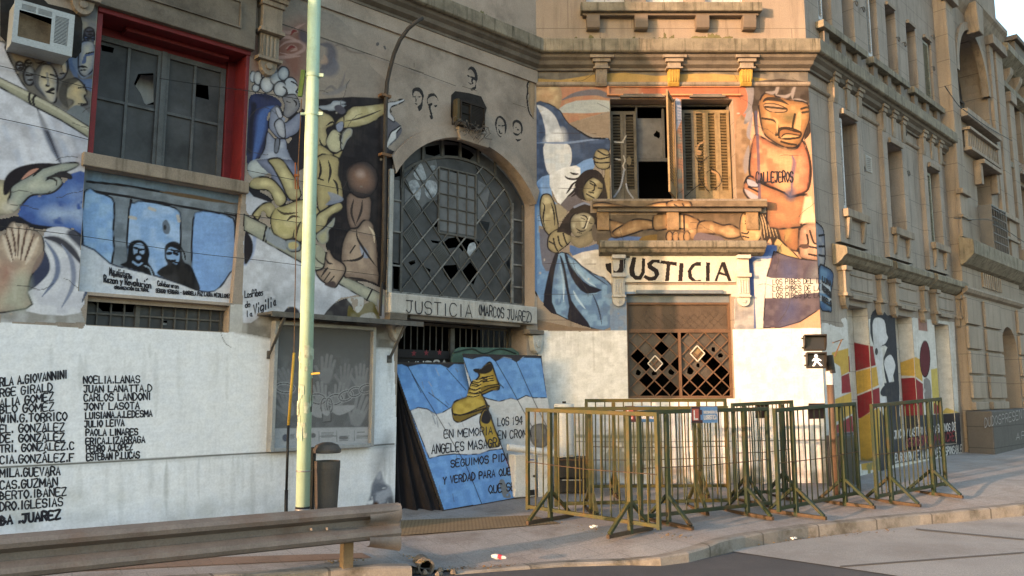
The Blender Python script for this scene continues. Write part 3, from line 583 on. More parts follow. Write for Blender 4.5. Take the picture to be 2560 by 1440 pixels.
# ---- D: bays, windows, hoods, brackets
for i, (a, c, z0, z1) in enumerate(Wd):
    b = MB(STONE_D); b.holed(FD, [(a-.22, 4.2), (c+.22, 4.2), (c+.22, 7.06), (a-.22, 7.06)], [[(a-.001, 4.805), (c+.001, 4.805), (c+.001, z1), (a-.001, z1)]], .09, [.09])
    for q in (a-.22, c+.22): b.box(FD, q-.002, q+.002, 4.2, 7.06, 0, .0895)
    b.build('window_bay', B1, FD)
    b = MB(TRIM); b.box(FD, a+.06, c-.06, z1+.001, z1+.10, .092, .15); b.box(FD, a-.08, c+.12, 4.66, 4.80, .092, .19); b.build('window_sill', B1, bevel=.01)
    for q in (a+.02, c-.10): b = MB(TRIM); b.prism(Fm(FD.p(q, 0, .09), FD.N, (0, 0, 1), -FD.U), [(0, 4.28), (.03, 4.30), (.05, 4.4), (.08, 4.66), (0, 4.66)], -.10, 0); b.build('bracket', B1)
    wb = MB(GWOOD); frame(wb, FD, a+.004, c-.004, 4.81, z1-.01, -.33, -.28, .04); wo = wb.build('window', B1)
    if i != 1: shutter(wo, FD.p(a+.01, 0, -.03 if i == 2 else .03), FD.U, FD.N, .46 if i == 2 else .16, 4.83, z1-.06, SHW if i == 0 else SHP, pitch=.06)
    b = MB(GLASS); b.poly(FD, [(a, 4.81), (c, 4.81), (c, z1), (a, z1)], -.32); b.build('pane', wo)
    for q in (a-.13, (a+c)/2, c+.13):
        b = MB(TRIM); b.box(FD, q-.13, q+.13, 7.17, 7.27, 0, .18); b.box(FD, q-.10, q+.10, 7.08, 7.17, 0, .15)
        b.prism(Fm(FD.p(q-.08, 0, .0), FD.N, (0, 0, 1), -FD.U), [(0, 6.72), (.10, 6.70), (.12, 6.78), (.13, 7.08), (0, 7.08)], -.16, 0); b.build('bracket', B1, bevel=.006)
for i, (a, c, z0, z1) in enumerate(Wu):
    wb = MB(GWOOD); frame(wb, FD, a+.004, c-.004, z0+.01, z1-.01, -.29, -.24, .04); wo = wb.build('window', B1)
    shutter(wo, FD.p(a+.01, 0, -.05), FD.U, FD.N, (.2, .05, .24, .05, .05, .40)[i], z0+.03, z1-.05, SHP if i == 5 else SHW, pitch=.06)
    b = MB(GLASS); b.poly(FD, [(a, z0), (c, z0), (c, z1), (a, z1)], -.28); b.build('pane', wo)
    b = MB(TRIM); b.box(FD, a+.06, c-.06, z1+.0, z1+.07, 0, .05); b.build('lintel_moulding', B1)
for s0 in (.40, 2.58, 4.77):
    b = MB(MOSS); b.box(FD, s0, s0+1.93, 7.97, 8.10, 0, .15); b.build('window_sill', B1, bevel=.01)
    for q in (.15, .85, 1.55):
        b = MB(STONE_D); b.prism(Fm(FD.p(s0+q, 0, 0), FD.N, (0, 0, 1), -FD.U), [(0, 7.66), (.06, 7.66), (.085, 7.72), (.09, 7.97), (0, 7.97)], -.20, 0); b.build('bracket', B1, bevel=.008)
for s0 in (.58, 2.82, 5.06):
    b = MB(MOSS); P = Fm(FD.p(s0, 0, 0), FD.N, (0, 0, 1), -FD.U)
    b.prism(P, [(0, 4.16), (.24, 4.08), (.26, 4.05), (.26, 3.95), (.21, 3.92), (.16, 3.86), (.08, 3.80), (0, 3.78)], -2.02, 0); b.build('door_hood', B1, bevel=.008)
    b = MB(STONE_D); b.box(FD, s0+.30, s0+1.80, 3.30, 3.78, 0, .05); b.build('hood_panel', B1, FD)
    b = MB(TRIM)
    for z in (3.40, 3.66): b.box(FD, s0+.55, s0+1.5, z, z+.02, .05, .07)
    b.box(FD, s0+.55, s0+1.4, 3.24, 3.31, .0, .10); b.build('panel_moulding', B1)
    for q in (.28, 1.82):
        b = MB(TRIM); b.box(FD, s0+q-.13, s0+q+.13, 3.70, 3.78, 0, .17); b.box(FD, s0+q-.09, s0+q+.09, 3.32, 3.70, 0, .13); b.box(FD, s0+q-.12, s0+q+.12, 3.26, 3.32, 0, .16)
        b.prism(FD, [(s0+q-.09, 3.26), (s0+q+.09, 3.26), (s0+q+.06, 3.10), (s0+q, 3.04), (s0+q-.06, 3.10)], 0, .10); b.build('console', B1, bevel=.006)
NICHE = mat('niche_whitewash', (.60, .58, .53), var=.12, scale=3, dirt=(120, 108, 88), damt=.6, dscale=2, joints=(1.2, .5, .008, .6))
for i, (a, c, z0, z1) in enumerate(Wg):
    b = MB(NICHE); n_ = .006
    b.poly(FD, [(a, -.1), (c, -.1), (c, z1), (a, z1)], -.275)
    q = [FD.p(c-n_, z, o_) for z in (-.1, z1) for o_ in (0, -.27)]; b.add(q, [(0, 1, 3, 2)]); b.build('niche', B1, FD)
    wb = MB(GWOOD); frame(wb, FD, a+.01, a+.42, 1.0 if i == 0 else 1.6, z1-.02, -.26, -.2, .05); wb.box(FD, a+.06, a+.37, 2.2, 2.24, -.25, -.21); wo = wb.build('window', B1)
    b = MB(BLACK if i == 0 else GLASS); b.poly(FD, [(a+.02, 1.0 if i == 0 else 1.6), (a+.4, 1.0 if i == 0 else 1.6), (a+.4, z1-.03), (a+.02, z1-.03)], -.24); b.build('pane', wo)
# iron rings and a vent grille on D
for i, (u, v) in enumerate(((2240, 100), (2256, 113), (2328, 173), (2257, 335), (2152, 424), (2209, 450), (2265, 435), (2328, 95), (2134, 11), (2152, 26))):
    s_, z_ = D_(u, v); b = MB(IRON); b.tube([FD.p(s_+.05*math.cos(t), z_+.05*math.sin(t), .06) for t in [k*math.pi/5 for k in range(11)]], .012, 6); b.bar(FD.p(s_, z_+.05, 0), FD.p(s_, z_+.05, .07), .015); b.build('iron_ring', B1)
b = MB(DIRTYW); s_, z_ = D_(2170, 412); frame(b, FD, s_-.14, s_+.14, z_-.14, z_+.17, 0, .02, .02)
for k in range(8): b.bar(FD.p(s_-.12, z_-.14+k*.038, .012), FD.p(s_+.12, z_-.12+k*.038, .012), .012, .02)
b.build('vent_grille', B1)
# ------------------------------------------------------------------ arched pavilion and the wing beyond
B2 = thing('stone_pavilion', 'rusticated stone pavilion with tall arched window right of the mural building', 'building', tuple(FD.p(6.95, 0)))
FP = FD.sh(.2); P_ = FP.on; PST = mat('pavilion_stone', (.285, .243, .198), var=.15, scale=1.2, dirt=(84, 68, 48), damt=.45, dscale=1.2, streak=True, joints=(1.2, .62, .008, .8), bump=.25)
sl_, sr_ = 7.46, 10.12; pa = arc_pts((sl_+sr_)/2, (sr_-sl_)/2, 9.25, 1.35, 20); PE = 11.55
la = arc_pts(10.2, .72, 2.55, .72, 14)
hP = [[(sl_, 8.25), (sr_, 8.25)]+pa, [(10.92, .9), (9.48, .9)][::-1]+la, [(8.5, 5.0), (9.7, 5.0), (9.7, 7.1), (8.5, 7.1)]]
b = MB(PST); b.holed(FP, [(6.86, -.3), (PE, -.3), (PE, 13.2), (6.86, 13.2)], hP, 0, [.65, .6, .4])
for q in (6.86, PE): b.add([FP.p(q, -.3, 0), FP.p(q, 13.2, 0), FP.p(q, 13.2, -2.5), FP.p(q, -.3, -2.5)], [(0, 1, 2, 3)])
b.add([FP.p(6.86, 13.2, 0), FP.p(PE, 13.2, 0), FP.p(PE, 13.2, -9), FP.p(6.86, 13.2, -9)], [(0, 1, 2, 3)]); b.build('wall', B2, FP)
b = MB(BLACK); b.poly(FP, [(6.9, -.2), (11.5, -.2), (11.5, 13), (6.9, 13)], -1.0); b.build('black_backing', B2)  # added black sheet, darkens the pavilion openings
b = MB(PST)
for z0, z1, pj in ((1.25, 1.42, .10), (1.50, 2.0, .07), (2.05, 2.55, .07), (2.60, 3.1, .07), (3.15, 3.75, .07)):
    b.box(FP, 6.80, 7.75, z0, z1, 0, pj); b.box(FP, 8.15, 9.42, z0, z1, 0, pj*.9); b.box(FP, 10.98, PE+.04, z0, z1, 0, pj)
b.build('rustication', B2, FP, bevel=.015)
DKST = mat('dark_granite_base', (.10, .097, .095), rough=.85, var=.2, scale=3, dirt=(50, 48, 46), damt=.5, dscale=3, bump=.4, joints=(1.3, .45, .01, .8))
b = MB(DKST); b.box(FP, 6.70, 16, -.3, 1.24, -.1, .42); b.build('plinth', B2, FP, bevel=.03)
b = MB(MOSS); b.sweep([(0, 5.12), (.28, 5.02), (.30, 5.0), (.30, 4.70), (.22, 4.62), (.10, 4.5), (0, 4.46)], [(FP.p(q, 0).x, FP.p(q, 0).y) for q in (6.78, PE)]); b.build('cornice', B2, bevel=.01)
b = MB(TRIM); b.sweep([(0, 4.0), (.10, 3.98), (.12, 3.93), (.08, 3.86), (0, 3.82)], [(FP.p(q, 0).x, FP.p(q, 0).y) for q in (6.78, PE)]); b.build('band', B2)
for k in range(10): b = MB(TRIM); b.box(FP, 8.3+k*.16, 8.38+k*.16, 4.1, 4.45, .0, .04); b.build('panel_flute', B2)
b = MB(PST)
for q0, q1 in ((6.86, 7.38), (10.3, 10.62), (10.85, 11.5)): b.box(FP, q0, q1, 5.12, 10.95, 0, .08)
b.build('pilaster', B2, FP, bevel=.01)
b = MB(TRIM)
for q0, q1 in ((6.80, 7.44), (10.24, 11.56)): b.box(FP, q0, q1, 6.1, 6.22, 0, .16); b.box(FP, q0, q1, 5.55, 5.62, 0, .13); b.box(FP, q0, q1, 10.75, 11.0, 0, .2)
b.build('pilaster_band', B2, bevel=.01)
b = MB(TRIM); o2 = arc_pts((sl_+sr_)/2, 1.36, 9.25, 1.56, 20); i2 = arc_pts((sl_+sr_)/2, 1.17, 9.25, 1.36, 20); n = 21
b.add([FP.p(a, z, .07) for a, z in o2]+[FP.p(a, z, .07) for a, z in i2]+[FP.p(a, z, 0) for a, z in o2]+[FP.p(a, z, -.1) for a, z in i2], [(i, i+1, n+i+1, n+i) for i in range(n-1)]+[(2*n+i, 2*n+i+1, i+1, i) for i in range(n-1)]+[(n+i, n+i+1, 3*n+i+1, 3*n+i) for i in range(n-1)]); b.build('arch_moulding', B2)
b = MB(TRIM); b.prism(FP, [(8.62, 10.5), (8.98, 10.5), (9.1, 11.25), (8.5, 11.25)], 0, .3); b.build('keystone', B2, bevel=.02)
b = MB(TRIM); b.box(FP, sl_-.05, sr_+.05, 8.05, 8.25, 0, .22); b.box(FP, 7.6, 10.0, 7.28, 7.36, 0, .2); b.box(FP, 7.6, 10.0, 7.78, 7.85, 0, .2)
b.build('balustrade', B2, bevel=.006)
for k in range(17): b = MB(TRIM); b.box(FP, 7.66+k*.14, 7.74+k*.14, 7.36, 7.78, .04, .12); b.build('baluster', B2)
b = MB(TRIM); b.sweep([(0, 11.6), (.24, 11.5), (.24, 11.38), (.17, 11.3), (.10, 11.15), (0, 11.0)], [(FP.p(q, 0).x, FP.p(q, 0).y) for q in (6.86, PE+.02)]); b.build('cornice', B2)
b = MB(TRIM); b.sweep([(0, 13.4), (.4, 13.3), (.4, 13.1), (.2, 12.95), (0, 12.8)], [(FP.p(q, 0).x, FP.p(q, 0).y) for q in (6.86, PE+.1)]); b.build('cornice', B2)
wb = MB(GWOOD); c_ = (sl_+sr_)/2
for q in (sl_+.05, c_-.35, c_+.35, sr_-.05): wb.box(FP, q-.03, q+.03, 8.27, 9.3, -.62, -.56)
wb.box(FP, sl_, sr_, 9.22, 9.3, -.625, -.555)
for t in (40, 65, 90, 115, 140): wb.bar(FP.p(c_, 9.3, -.59), FP.p(c_+1.15*math.cos(math.radians(t)), 9.3+1.25*math.sin(math.radians(t)), -.59), .03, .04, up=FP.N)
wo = wb.build('window', B2); b = MB(GLASS); b.holed(FP, [(sl_, 8.25), (sr_, 8.25)]+pa, [[(8.35, 8.4), (8.6, 8.4), (8.6, 9.1), (8.35, 9.1)]], -.60); b.build('pane', wo)
wb = MB(GWOOD); frame(wb, FP, 8.51, 9.69, 5.01, 7.09, -.38, -.32, .06)
for k in range(1, 5): wb.box(FP, 8.51+k*.236, 8.53+k*.236, 5.05, 7.05, -.37, -.33)
wo = wb.build('window', B2); b = MB(GLASS); b.poly(FP, [(8.5, 5), (9.7, 5), (9.7, 7.1), (8.5, 7.1)], -.37); b.build('pane', wo)
MESHG = mat('grey_wire_grille', (.12, .125, .13), rough=.6)
b = MB(MESHG); frame(b, FP, 8.45, 9.75, 4.95, 6.1, .0, .28, .03)
for k in range(6): b.box(FP, 8.45, 9.75, 5.0+k*.2, 5.015+k*.2, .27, .285)
for k in range(7): b.box(FP, 8.47+k*.2, 8.485+k*.2, 4.95, 6.1, .27, .285)
b.build('window_cage', B2)
b = MB(TRIM); b.box(FP, 8.35, 9.85, 7.1, 7.2, 0, .25); b.prism(FP, [(8.35, 6.6), (8.52, 6.6), (8.52, 7.1), (8.35, 7.1)], 0, .16); b.prism(FP, [(9.68, 6.6), (9.85, 6.6), (9.85, 7.1), (9.68, 7.1)], 0, .16); b.build('window_hood', B2, bevel=.01)
b = MB(PST); b.poly(FP, [(9.4, .5), (11, .5), (11, 3.4), (9.4, 3.4)], -.58); b.build('blind_door', B2, FP)
B3 = thing('far_wing', 'ornate stone wing with deep cornice receding beyond the pavilion', 'building', tuple(FD.p(11.7, 0)))
FW = FD; hW = [[(s0, z0), (s0+1.3, z0), (s0+1.3, z1), (s0, z1)] for s0 in (12.9, 15.4, 17.9, 20.4) for z0, z1 in ((1.6, 3.6), (5.4, 7.6), (8.3, 10.2))]
b = MB(PST); b.holed(FW, [(11.4, -.3), (40, -.3), (40, 11.1), (11.4, 11.1)], hW, 0, [.4]*len(hW)); b.add([FW.p(11.4, 11.1, 0), FW.p(40, 11.1, 0), FW.p(40, 11.1, -9), FW.p(11.4, 11.1, -9)], [(0, 1, 2, 3)]); b.build('wall', B3, FW)
b = MB(BLACK); b.poly(FW, [(11.5, 0), (39, 0), (39, 11), (11.5, 11)], -.6); b.build('black_backing', B3)  # added black sheet, darkens the wing's windows
line = [(FW.p(q, 0).x, FW.p(q, 0).y) for q in (11.5, 40)]
for pr in ([(0, 11.3), (.45, 11.15), (.45, 10.95), (.35, 10.85), (.2, 10.7), (0, 10.6)], [(0, 10.3), (.2, 10.25), (.2, 10.1), (0, 10.0)], [(0, 5.1), (.4, 5.0), (.4, 4.75), (.1, 4.5), (0, 4.45)], [(0, 8.0), (.18, 7.95), (.18, 7.8), (0, 7.75)]):
    b = MB(MOSS); b.sweep(pr, line); b.build('cornice', B3, bevel=.01)
for k in range(14):
    s_ = 12.1+k*.95; b = MB(TRIM); b.prism(Fm(FW.p(s_, 0, 0), FW.N, (0, 0, 1), -FW.U), [(0, 10.2), (.15, 10.25), (.3, 10.5), (.33, 10.65), (0, 10.65)], -.3, 0); b.build('bracket', B3, bevel=.01)
for s0 in (12.2, 14.7, 17.2, 19.7, 22.2):
    b = MB(PST); b.box(FW, s0, s0+.5, 5.1, 10.0, 0, .2); b.box(FW, s0-.05, s0+.55, 9.7, 10.0, 0, .27); b.box(FW, s0-.05, s0+.55, 5.1, 5.5, 0, .27); b.build('pilaster', B3, FW, bevel=.015)
for s0 in (12.9, 15.4, 17.9, 20.4):
    for z0, z1 in ((1.6, 3.6), (5.4, 7.6), (8.3, 10.2)):
        wb = MB(GWOOD); frame(wb, FW, s0, s0+1.3, z0, z1, -.4, -.3, .07); wb.box(FW, s0+.62, s0+.68, z0, z1, -.39, -.31); wo = wb.build('window', B3); b = MB(GLASS); b.poly(FW, [(s0, z0), (s0+1.3, z0), (s0+1.3, z1), (s0, z1)], -.38); b.build('pane', wo)
    b = MB(TRIM); b.prism(FW, [(s0-.15, 7.75), (s0+1.45, 7.75), (s0+.65, 8.2)], 0, .25); b.build('pediment', B3)
b = MB(PST); b.box(FW, 13.4, 14.8, 11.1, 11.9, -1.2, .2); b.box(FW, 13.3, 14.9, 11.9, 12.05, -1.3, .3); b.build('parapet_block', B3, bevel=.02)
# ------------------------------------------------------------------ painter: brush-fills pigment onto a fine sheet lying on a wall
def vnoise(h, w_, n, rng=RNG):
    g = rng.random((int(h/n)+3, int(w_/n)+3)); y = np.arange(h)/n; x = np.arange(w_)/n; yi = y.astype(int); xi = x.astype(int); fy = (y-yi)[:, None]; fx = (x-xi)[None, :]
    fy = fy*fy*(3-2*fy); fx = fx*fx*(3-2*fx); q = g[np.ix_(yi, xi)]*(1-fy)*(1-fx)+g[np.ix_(yi, xi+1)]*(1-fy)*fx+g[np.ix_(yi+1, xi)]*fy*(1-fx)+g[np.ix_(yi+1, xi+1)]*fy*fx
    return q
class Ras:
    def __init__(s, fm, o, s0, s1, z0, z1, cs, cz, gain=1.3):
        s.fm, s.o, s.s0, s.z0, s.cs, s.cz, s.gain = fm, o, s0, z0, cs, cz, gain
        s.nx = int((s1-s0)/cs)+1; s.ny = int((z1-z0)/cz)+1; s.c = np.zeros((s.ny, s.nx, 3)); s.a = np.zeros((s.ny, s.nx)); s.cx = (0, 0, 1)
        s.n1 = vnoise(s.ny, s.nx, 9); s.n2 = vnoise(s.ny, s.nx, 3.5); s.n3 = vnoise(s.ny, s.nx, 30)
        st = np.repeat(np.repeat(RNG.random((s.ny, s.nx//9+2)), 9, 1)[:, :s.nx], 1, 0); st = (st+np.roll(st, 1, 0)+np.roll(st, -1, 0))/3; s.st = np.stack([np.roll(st[j], int(.7*j)) for j in range(s.ny)])
        s.br = np.repeat(vnoise(s.ny, s.nx, 2)[:1], s.ny, 0)*.5+vnoise(s.ny, s.nx, 5)*.5
    def ctx(s, ox, oy, k): s.cx = (ox, oy, k); return s
    def pz(s, pts): return np.array([s.fm.on(p[0]/s.cx[2]+s.cx[0], p[1]/s.cx[2]+s.cx[1], s.o) for p in pts])
    def _box(s, q, pad):
        i0 = max(0, int((q[:, 0].min()-pad-s.s0)/s.cs)); i1 = min(s.nx, int((q[:, 0].max()+pad-s.s0)/s.cs)+2)
        j0 = max(0, int((q[:, 1].min()-pad-s.z0)/s.cz)); j1 = min(s.ny, int((q[:, 1].max()+pad-s.z0)/s.cz)+2)
        if i1 <= i0 or j1 <= j0: return None
        X = s.s0+np.arange(i0, i1)*s.cs; Y = s.z0+np.arange(j0, j1)*s.cz; return (slice(j0, j1), slice(i0, i1)), *np.meshgrid(X, Y)
    @staticmethod
    def _in(q, X, Y):
        m = np.zeros(X.shape, bool); n = len(q)
        for i in range(n):
            (x0, y0), (x1, y1) = q[i], q[(i+1) % n]
            if y0 == y1: continue
            m ^= ((Y < y0) != (Y < y1)) & (X < (x1-x0)*(Y-y0)/(y1-y0)+x0)
        return m
    @staticmethod
    def _dist(q, X, Y, closed, w=None):
        d = np.full(X.shape, 9e9); n = len(q); ww = None
        for i in range(n if closed else n-1):
            a = q[i]; b = q[(i+1) % n]; e = b-a; L = e@e+1e-12; t = np.clip(((X-a[0])*e[0]+(Y-a[1])*e[1])/L, 0, 1)
            k = np.hypot(X-a[0]-t*e[0], Y-a[1]-t*e[1])
            if w is not None: k = k/np.maximum(1e-4, w[i]*(1-t)+w[min(i+1, n-1)]*t)
            d = np.minimum(d, k)
        return d
    def _lay(s, sl, al, col):
        g = lin(col)*s.gain; a = al[..., None]; s.c[sl] = np.where(s.a[sl][..., None] < .01, np.where(a > .01, g, s.c[sl]), s.c[sl]*(1-a)+g*a); s.a[sl] = np.maximum(s.a[sl], al)
    def fill(s, pts, col, edge=None, ew=.08, ol=None, ow=.014, soft=.006, n=5, op=1, mott=.0, c2=None):
        q = s.pz(smooth(pts, n) if n > 1 else pts); B = s._box(q, soft+ow)
        if B is None: return s
        sl, X, Y = B; m = s._in(q, X, Y); d = s._dist(q, X, Y, True); sd = np.where(m, d, -d); al = np.clip(sd/soft*.5+.5, 0, 1)*op
        if mott: al = al*np.clip((s.n1[sl]*.6+s.n2[sl]*.4-mott)*6+.5, 0, 1)
        s._lay(sl, al, col)
        if c2 is not None: s._lay(sl, al*np.clip((s.n1[sl]-.5)*2.5+.3, 0, .8), c2)
        if edge is not None: s._lay(sl, np.where(m, np.clip(1-d/ew, 0, 1)**1.5, 0)*op*np.clip(.55+.7*s.n1[sl], 0, 1), edge)
        if ol is not None: s._lay(sl, np.clip((ow*.8-d)/.008+.5, 0, 1)*np.clip(s.n1[sl]*2.5-.1, .35, 1), ol)
        return s
    def line(s, pts, w, col, n=4, taper=False, op=1, soft=.35):
        w = w*(1.25 if w < .04 else 1)
        P = smooth(pts, n, False) if len(pts) > 2 else np.array(pts, float); q = s.pz(P); k = len(q)
        wd = np.array([w*(max(.15, math.sin(math.pi*(i+.3)/(k-.4))) if taper else 1) for i in range(k)])/2; B = s._box(q, w)
        if B is None: return s
        sl, X, Y = B; d = s._dist(q, X, Y, False, wd); s._lay(sl, np.clip((1-d)/soft+.5, 0, 1)*op, col); return s
    def lines(s, w, col, *ls, **k):
        for l in ls: s.line(l, w, col, **k)
        return s
    def oval(s, cx, cy, rx, ry, col, rot=0, **k):
        c, t = math.cos(rot), math.sin(rot); return s.fill([(cx+rx*math.cos(a)*c-ry*math.sin(a)*t, cy+rx*math.cos(a)*t+ry*math.sin(a)*c) for a in [i*math.pi/5 for i in range(10)]], col, n=2, **k)
    def cut(s, poly):
        q = np.array(poly, float); B = s._box(q, 0)
        if B is None: return s
        sl, X, Y = B; s.a[sl][s._in(q, X, Y)] = 0; return s
    def cracks(s, n, u0, u1, v0, v1, seed=1):
        R = random.Random(seed); s.ctx(0, 0, 1)
        for _ in range(n):
            u, v = R.uniform(u0, u1), R.uniform(v0, v1); a = R.choice((0, 1.57, 3.14, 4.71))+R.uniform(-.5, .5); P = [(u, v)]
            for _ in range(R.randint(4, 9)): a += R.uniform(-.5, .5); u += 14*math.cos(a); v += 14*math.sin(a); P.append((u, v))
            s.line(P, .0065, (58, 54, 50), n=1, op=.8)
        for _ in range(n): u, v = R.uniform(u0, u1), R.uniform(v0, v1); s.oval(u, v, R.uniform(1.5, 4), R.uniform(1.5, 3.5), R.choice(((150, 138, 122), (120, 110, 98), (168, 160, 148))), op=.75, soft=.008) if R.random() < .7 else None
        return s
    def wear(s, amt=.0, tone=.12, streak=.10, dirt=None):
        k = 1+tone*2*(s.n3-.5)+tone*1.4*(s.n1-.5)+tone*(s.n2-.5)+streak*2*(s.br-.5)+tone*1.7*(s.st-.5); s.c *= k[..., None]; l = s.c.mean(2, keepdims=True); s.c = l+(s.c-l)*.81
        if dirt is not None:
            a = np.clip((s.n3*.55+s.br*.45-.52)*4, 0, 1)[..., None]*dirt[3]; s.c = s.c*(1-a)+lin(dirt[:3])*a
        if amt: s.a[(s.n2*.5+s.n1*.3+s.n3*.2) > 1-amt] = 0
        return s
    def build(s, name, parent, m=None, lift=.0025):
        keep = (s.a[:-1, :-1] > .5) & (s.a[1:, :-1] > .5) & (s.a[:-1, 1:] > .5) & (s.a[1:, 1:] > .5); j, i = np.nonzero(keep)
        if not len(i): return None
        idx = np.stack([j*s.nx+i, j*s.nx+i+1, (j+1)*s.nx+i+1, (j+1)*s.nx+i], 1); u, inv = np.unique(idx, return_inverse=True); inv = inv.reshape(-1, 4)
        jj, ii = np.divmod(u, s.nx); base = np.array(s.fm.p(0, 0, s.o+lift)); o0 = V((0, 0, 0)); q = parent
        while q: o0 = o0+q.location; q = q.parent
        co = base-np.array(o0)+np.outer(s.s0+ii*s.cs, np.array(s.fm.U))+np.outer(s.z0+jj*s.cz, np.array(s.fm.W))
        me = bpy.data.meshes.new(name); me.vertices.add(len(u)); me.vertices.foreach_set('co', co.astype(np.float32).ravel()); nf = len(inv)
        me.loops.add(nf*4); me.loops.foreach_set('vertex_index', inv.astype(np.int32).ravel()); me.polygons.add(nf)
        me.polygons.foreach_set('loop_start', np.arange(nf, dtype=np.int32)*4); me.polygons.foreach_set('loop_total', np.full(nf, 4, np.int32)); me.update()
        ca = me.color_attributes.new('pigment', 'FLOAT_COLOR', 'POINT'); rgba = np.ones((len(u), 4), np.float32); rgba[:, :3] = np.clip(s.c.reshape(-1, 3)[u], .004, .9); ca.data.foreach_set('color', rgba.ravel())
        me.materials.append(m or PAINT); me.validate(); ob = bpy.data.objects.new(name, me); COL.objects.link(ob); ob.parent = parent; return ob
# ------------------------------------------------------------------ brush lettering
GLY = {k: v.split('|') for k, v in {'A': '00 26 40|12 32', 'B': '00 06 25 34 23 03|23 42 31 20 00', 'C': '45 36 16 04 02 10 30 41', 'D': '00 06 26 44 42 20 00', 'E': '40 00 06 46|03 33', 'F': '00 06 46|03 33', 'G': '45 36 16 04 02 10 30 42 43 23', 'H': '00 06|40 46|03 43', 'I': '20 26', 'J': '06 46|36 32 20 10 01', 'K': '00 06|46 03 40', 'L': '06 00 40', 'M': '00 06 22 46 40', 'N': '00 06 40 46', 'O': '20 02 04 26 44 42 20', 'P': '00 06 36 45 44 33 03', 'Q': '20 02 04 26 44 42 20|31 50', 'R': '00 06 36 45 44 33 03|23 40', 'S': '45 36 16 05 04 13 33 42 41 30 10 01', 'T': '06 46|26 20', 'U': '06 02 10 30 42 46', 'V': '06 20 46', 'W': '06 10 24 30 46', 'X': '00 46|06 40', 'Y': '06 23 46|23 20', 'Z': '06 46 00 40', '.': '20 21', ',': '20 1-1', '-': '03 33', '(': '46 24 22 40', ')': '06 24 22 00', '1': '15 26 20', '9': '44 33 13 04 05 16 36 45 42 30 10', '4': '30 36 02 42', '8': '23 04 15 26 36 45 33 11 10 20 31 33', 'a': '33 23 12 11 20 30|33 30 40', 'b': '06 00|02 13 33 42 41 30 10 01', 'c': '43 33 13 02 01 10 30', 'd': '46 40|42 33 13 02 01 10 30 41', 'e': '02 42 33 13 02 01 10 30 41', 'g': '43 40 3-1 1-1|42 33 13 02 01 10 41', 'i': '23 20|25 26', 'l': '26 21 30', 'n': '03 00|02 13 33 42 40', 'o': '10 01 02 13 33 42 41 30 10', 'r': '03 00|02 13 33', 's': '43 13 02 32 41 30 00', 't': '26 21 30 40|03 43', 'u': '03 01 10 30 41|43 40', 'v': '03 20 43', 'y': '03 21|43 1-1', 'z': '03 43 00 40', 'm': '03 00|02 13 20|22 33 43 40', 'p': '03 0-2|03 33 42 41 30 00', 'q': '43 4-2|43 13 02 01 10 40', 'x': '00 43|03 40', 'h': '06 00|02 13 33 42 40', 'f': '46 35 30|13 43', '2': '05 16 36 45 00 40', '3': '06 46 23 42 30 10 01', '0': '20 02 04 26 44 42 20'}.items()}
WID = {'I': .5, '.': .35, ',': .35, 'i': .45, 'l': .5, '1': .6, '(': .6, ')': .6, 'M': 1.25, 'W': 1.25, 'm': 1.3, '-': .7, 'J': .95}
def gpt(t):
    x = int(t[0]); y = t[1:]; return x/4, int(y)/6
def text(b, fm, o, s, p0, p1, h, wd, jit=.05, seed=1, shear=0, fit=True, asp=.62):
    """brush letters along the pixel base line p0->p1, laid onto a wall as thin strokes of paint"""
    R = random.Random(seed); acc = {'Á': 'A', 'É': 'E', 'Ñ': 'N', 'Ó': 'O', 'Í': 'I', 'ó': 'o'}; ws = [(.55 if c == ' ' else WID.get(acc.get(c, c), 1.0)) for c in s]
    tot = sum(ws)+.42*(len(s)-1); d = np.array(p1, float)-np.array(p0, float); un = d/tot if fit else d/np.hypot(*d)*h*asp; x = 0; k = 0
    for c, w_ in zip(s, ws):
        if c != ' ':
            st = list(GLY.get(acc.get(c, c), GLY['O']))
            if c in acc: st = st+(['17 38'] if c != 'Ñ' else ['07 18 27 38'])
            hh = h*(1+R.uniform(-jit, jit)); dy = R.uniform(-jit, jit)*h*.6
            for g in st:
                pts = [gpt(t) for t in g.split(' ')]
                if len(pts) > 3: pts = [tuple(p) for p in smooth(pts, 3, pts[0] == pts[-1])]+([pts[0]] if pts[0] == pts[-1] else [])
                q = []
                for gx, gy in pts:
                    if w_ <= .5 and c not in '(': gx = .5+(gx-.5)*.3
                    pos = np.array(p0)+un*(x+gx*w_)+np.array((shear*gy*h, -gy*hh+dy)); q.append(fm.on(pos[0], pos[1], o))
                brush(b, fm, q, wd*(1+R.uniform(-.12, .12)), o+.001+.0006*(k % 3)); k += 1
        x += w_+.42
def brush(b, fm, q, wd, o):
    q = [np.array(p) for p in q]; q = [p for i, p in enumerate(q) if i == 0 or np.hypot(*(p-q[i-1])) > 1e-4]
    if len(q) < 2: return
    L = []; n = len(q)
    for i in range(n):
        d0 = q[i]-q[i-1] if i else q[1]-q[0]; d1 = q[i+1]-q[i] if i < n-1 else d0
        d0 = d0/np.hypot(*d0); d1 = d1/np.hypot(*d1); m = d0+d1; nn = np.array((-m[1], m[0])); l = np.hypot(*nn)
        nn = nn/l if l > .3 else np.array((-d1[1], d1[0])); k = 1/max(.6, nn@np.array((-d1[1], d1[0]))); p = q[i]-(d0*wd*.4 if i == 0 else 0)+(d1*wd*.4 if i == n-1 else 0); L.append((p+nn*wd/2*k, p-nn*wd/2*k))
    b.add([fm.p(x[0], x[1], o) for a, c in L for x in (a, c)], [(2*i, 2*i+1, 2*i+3, 2*i+2) for i in range(n-1)])
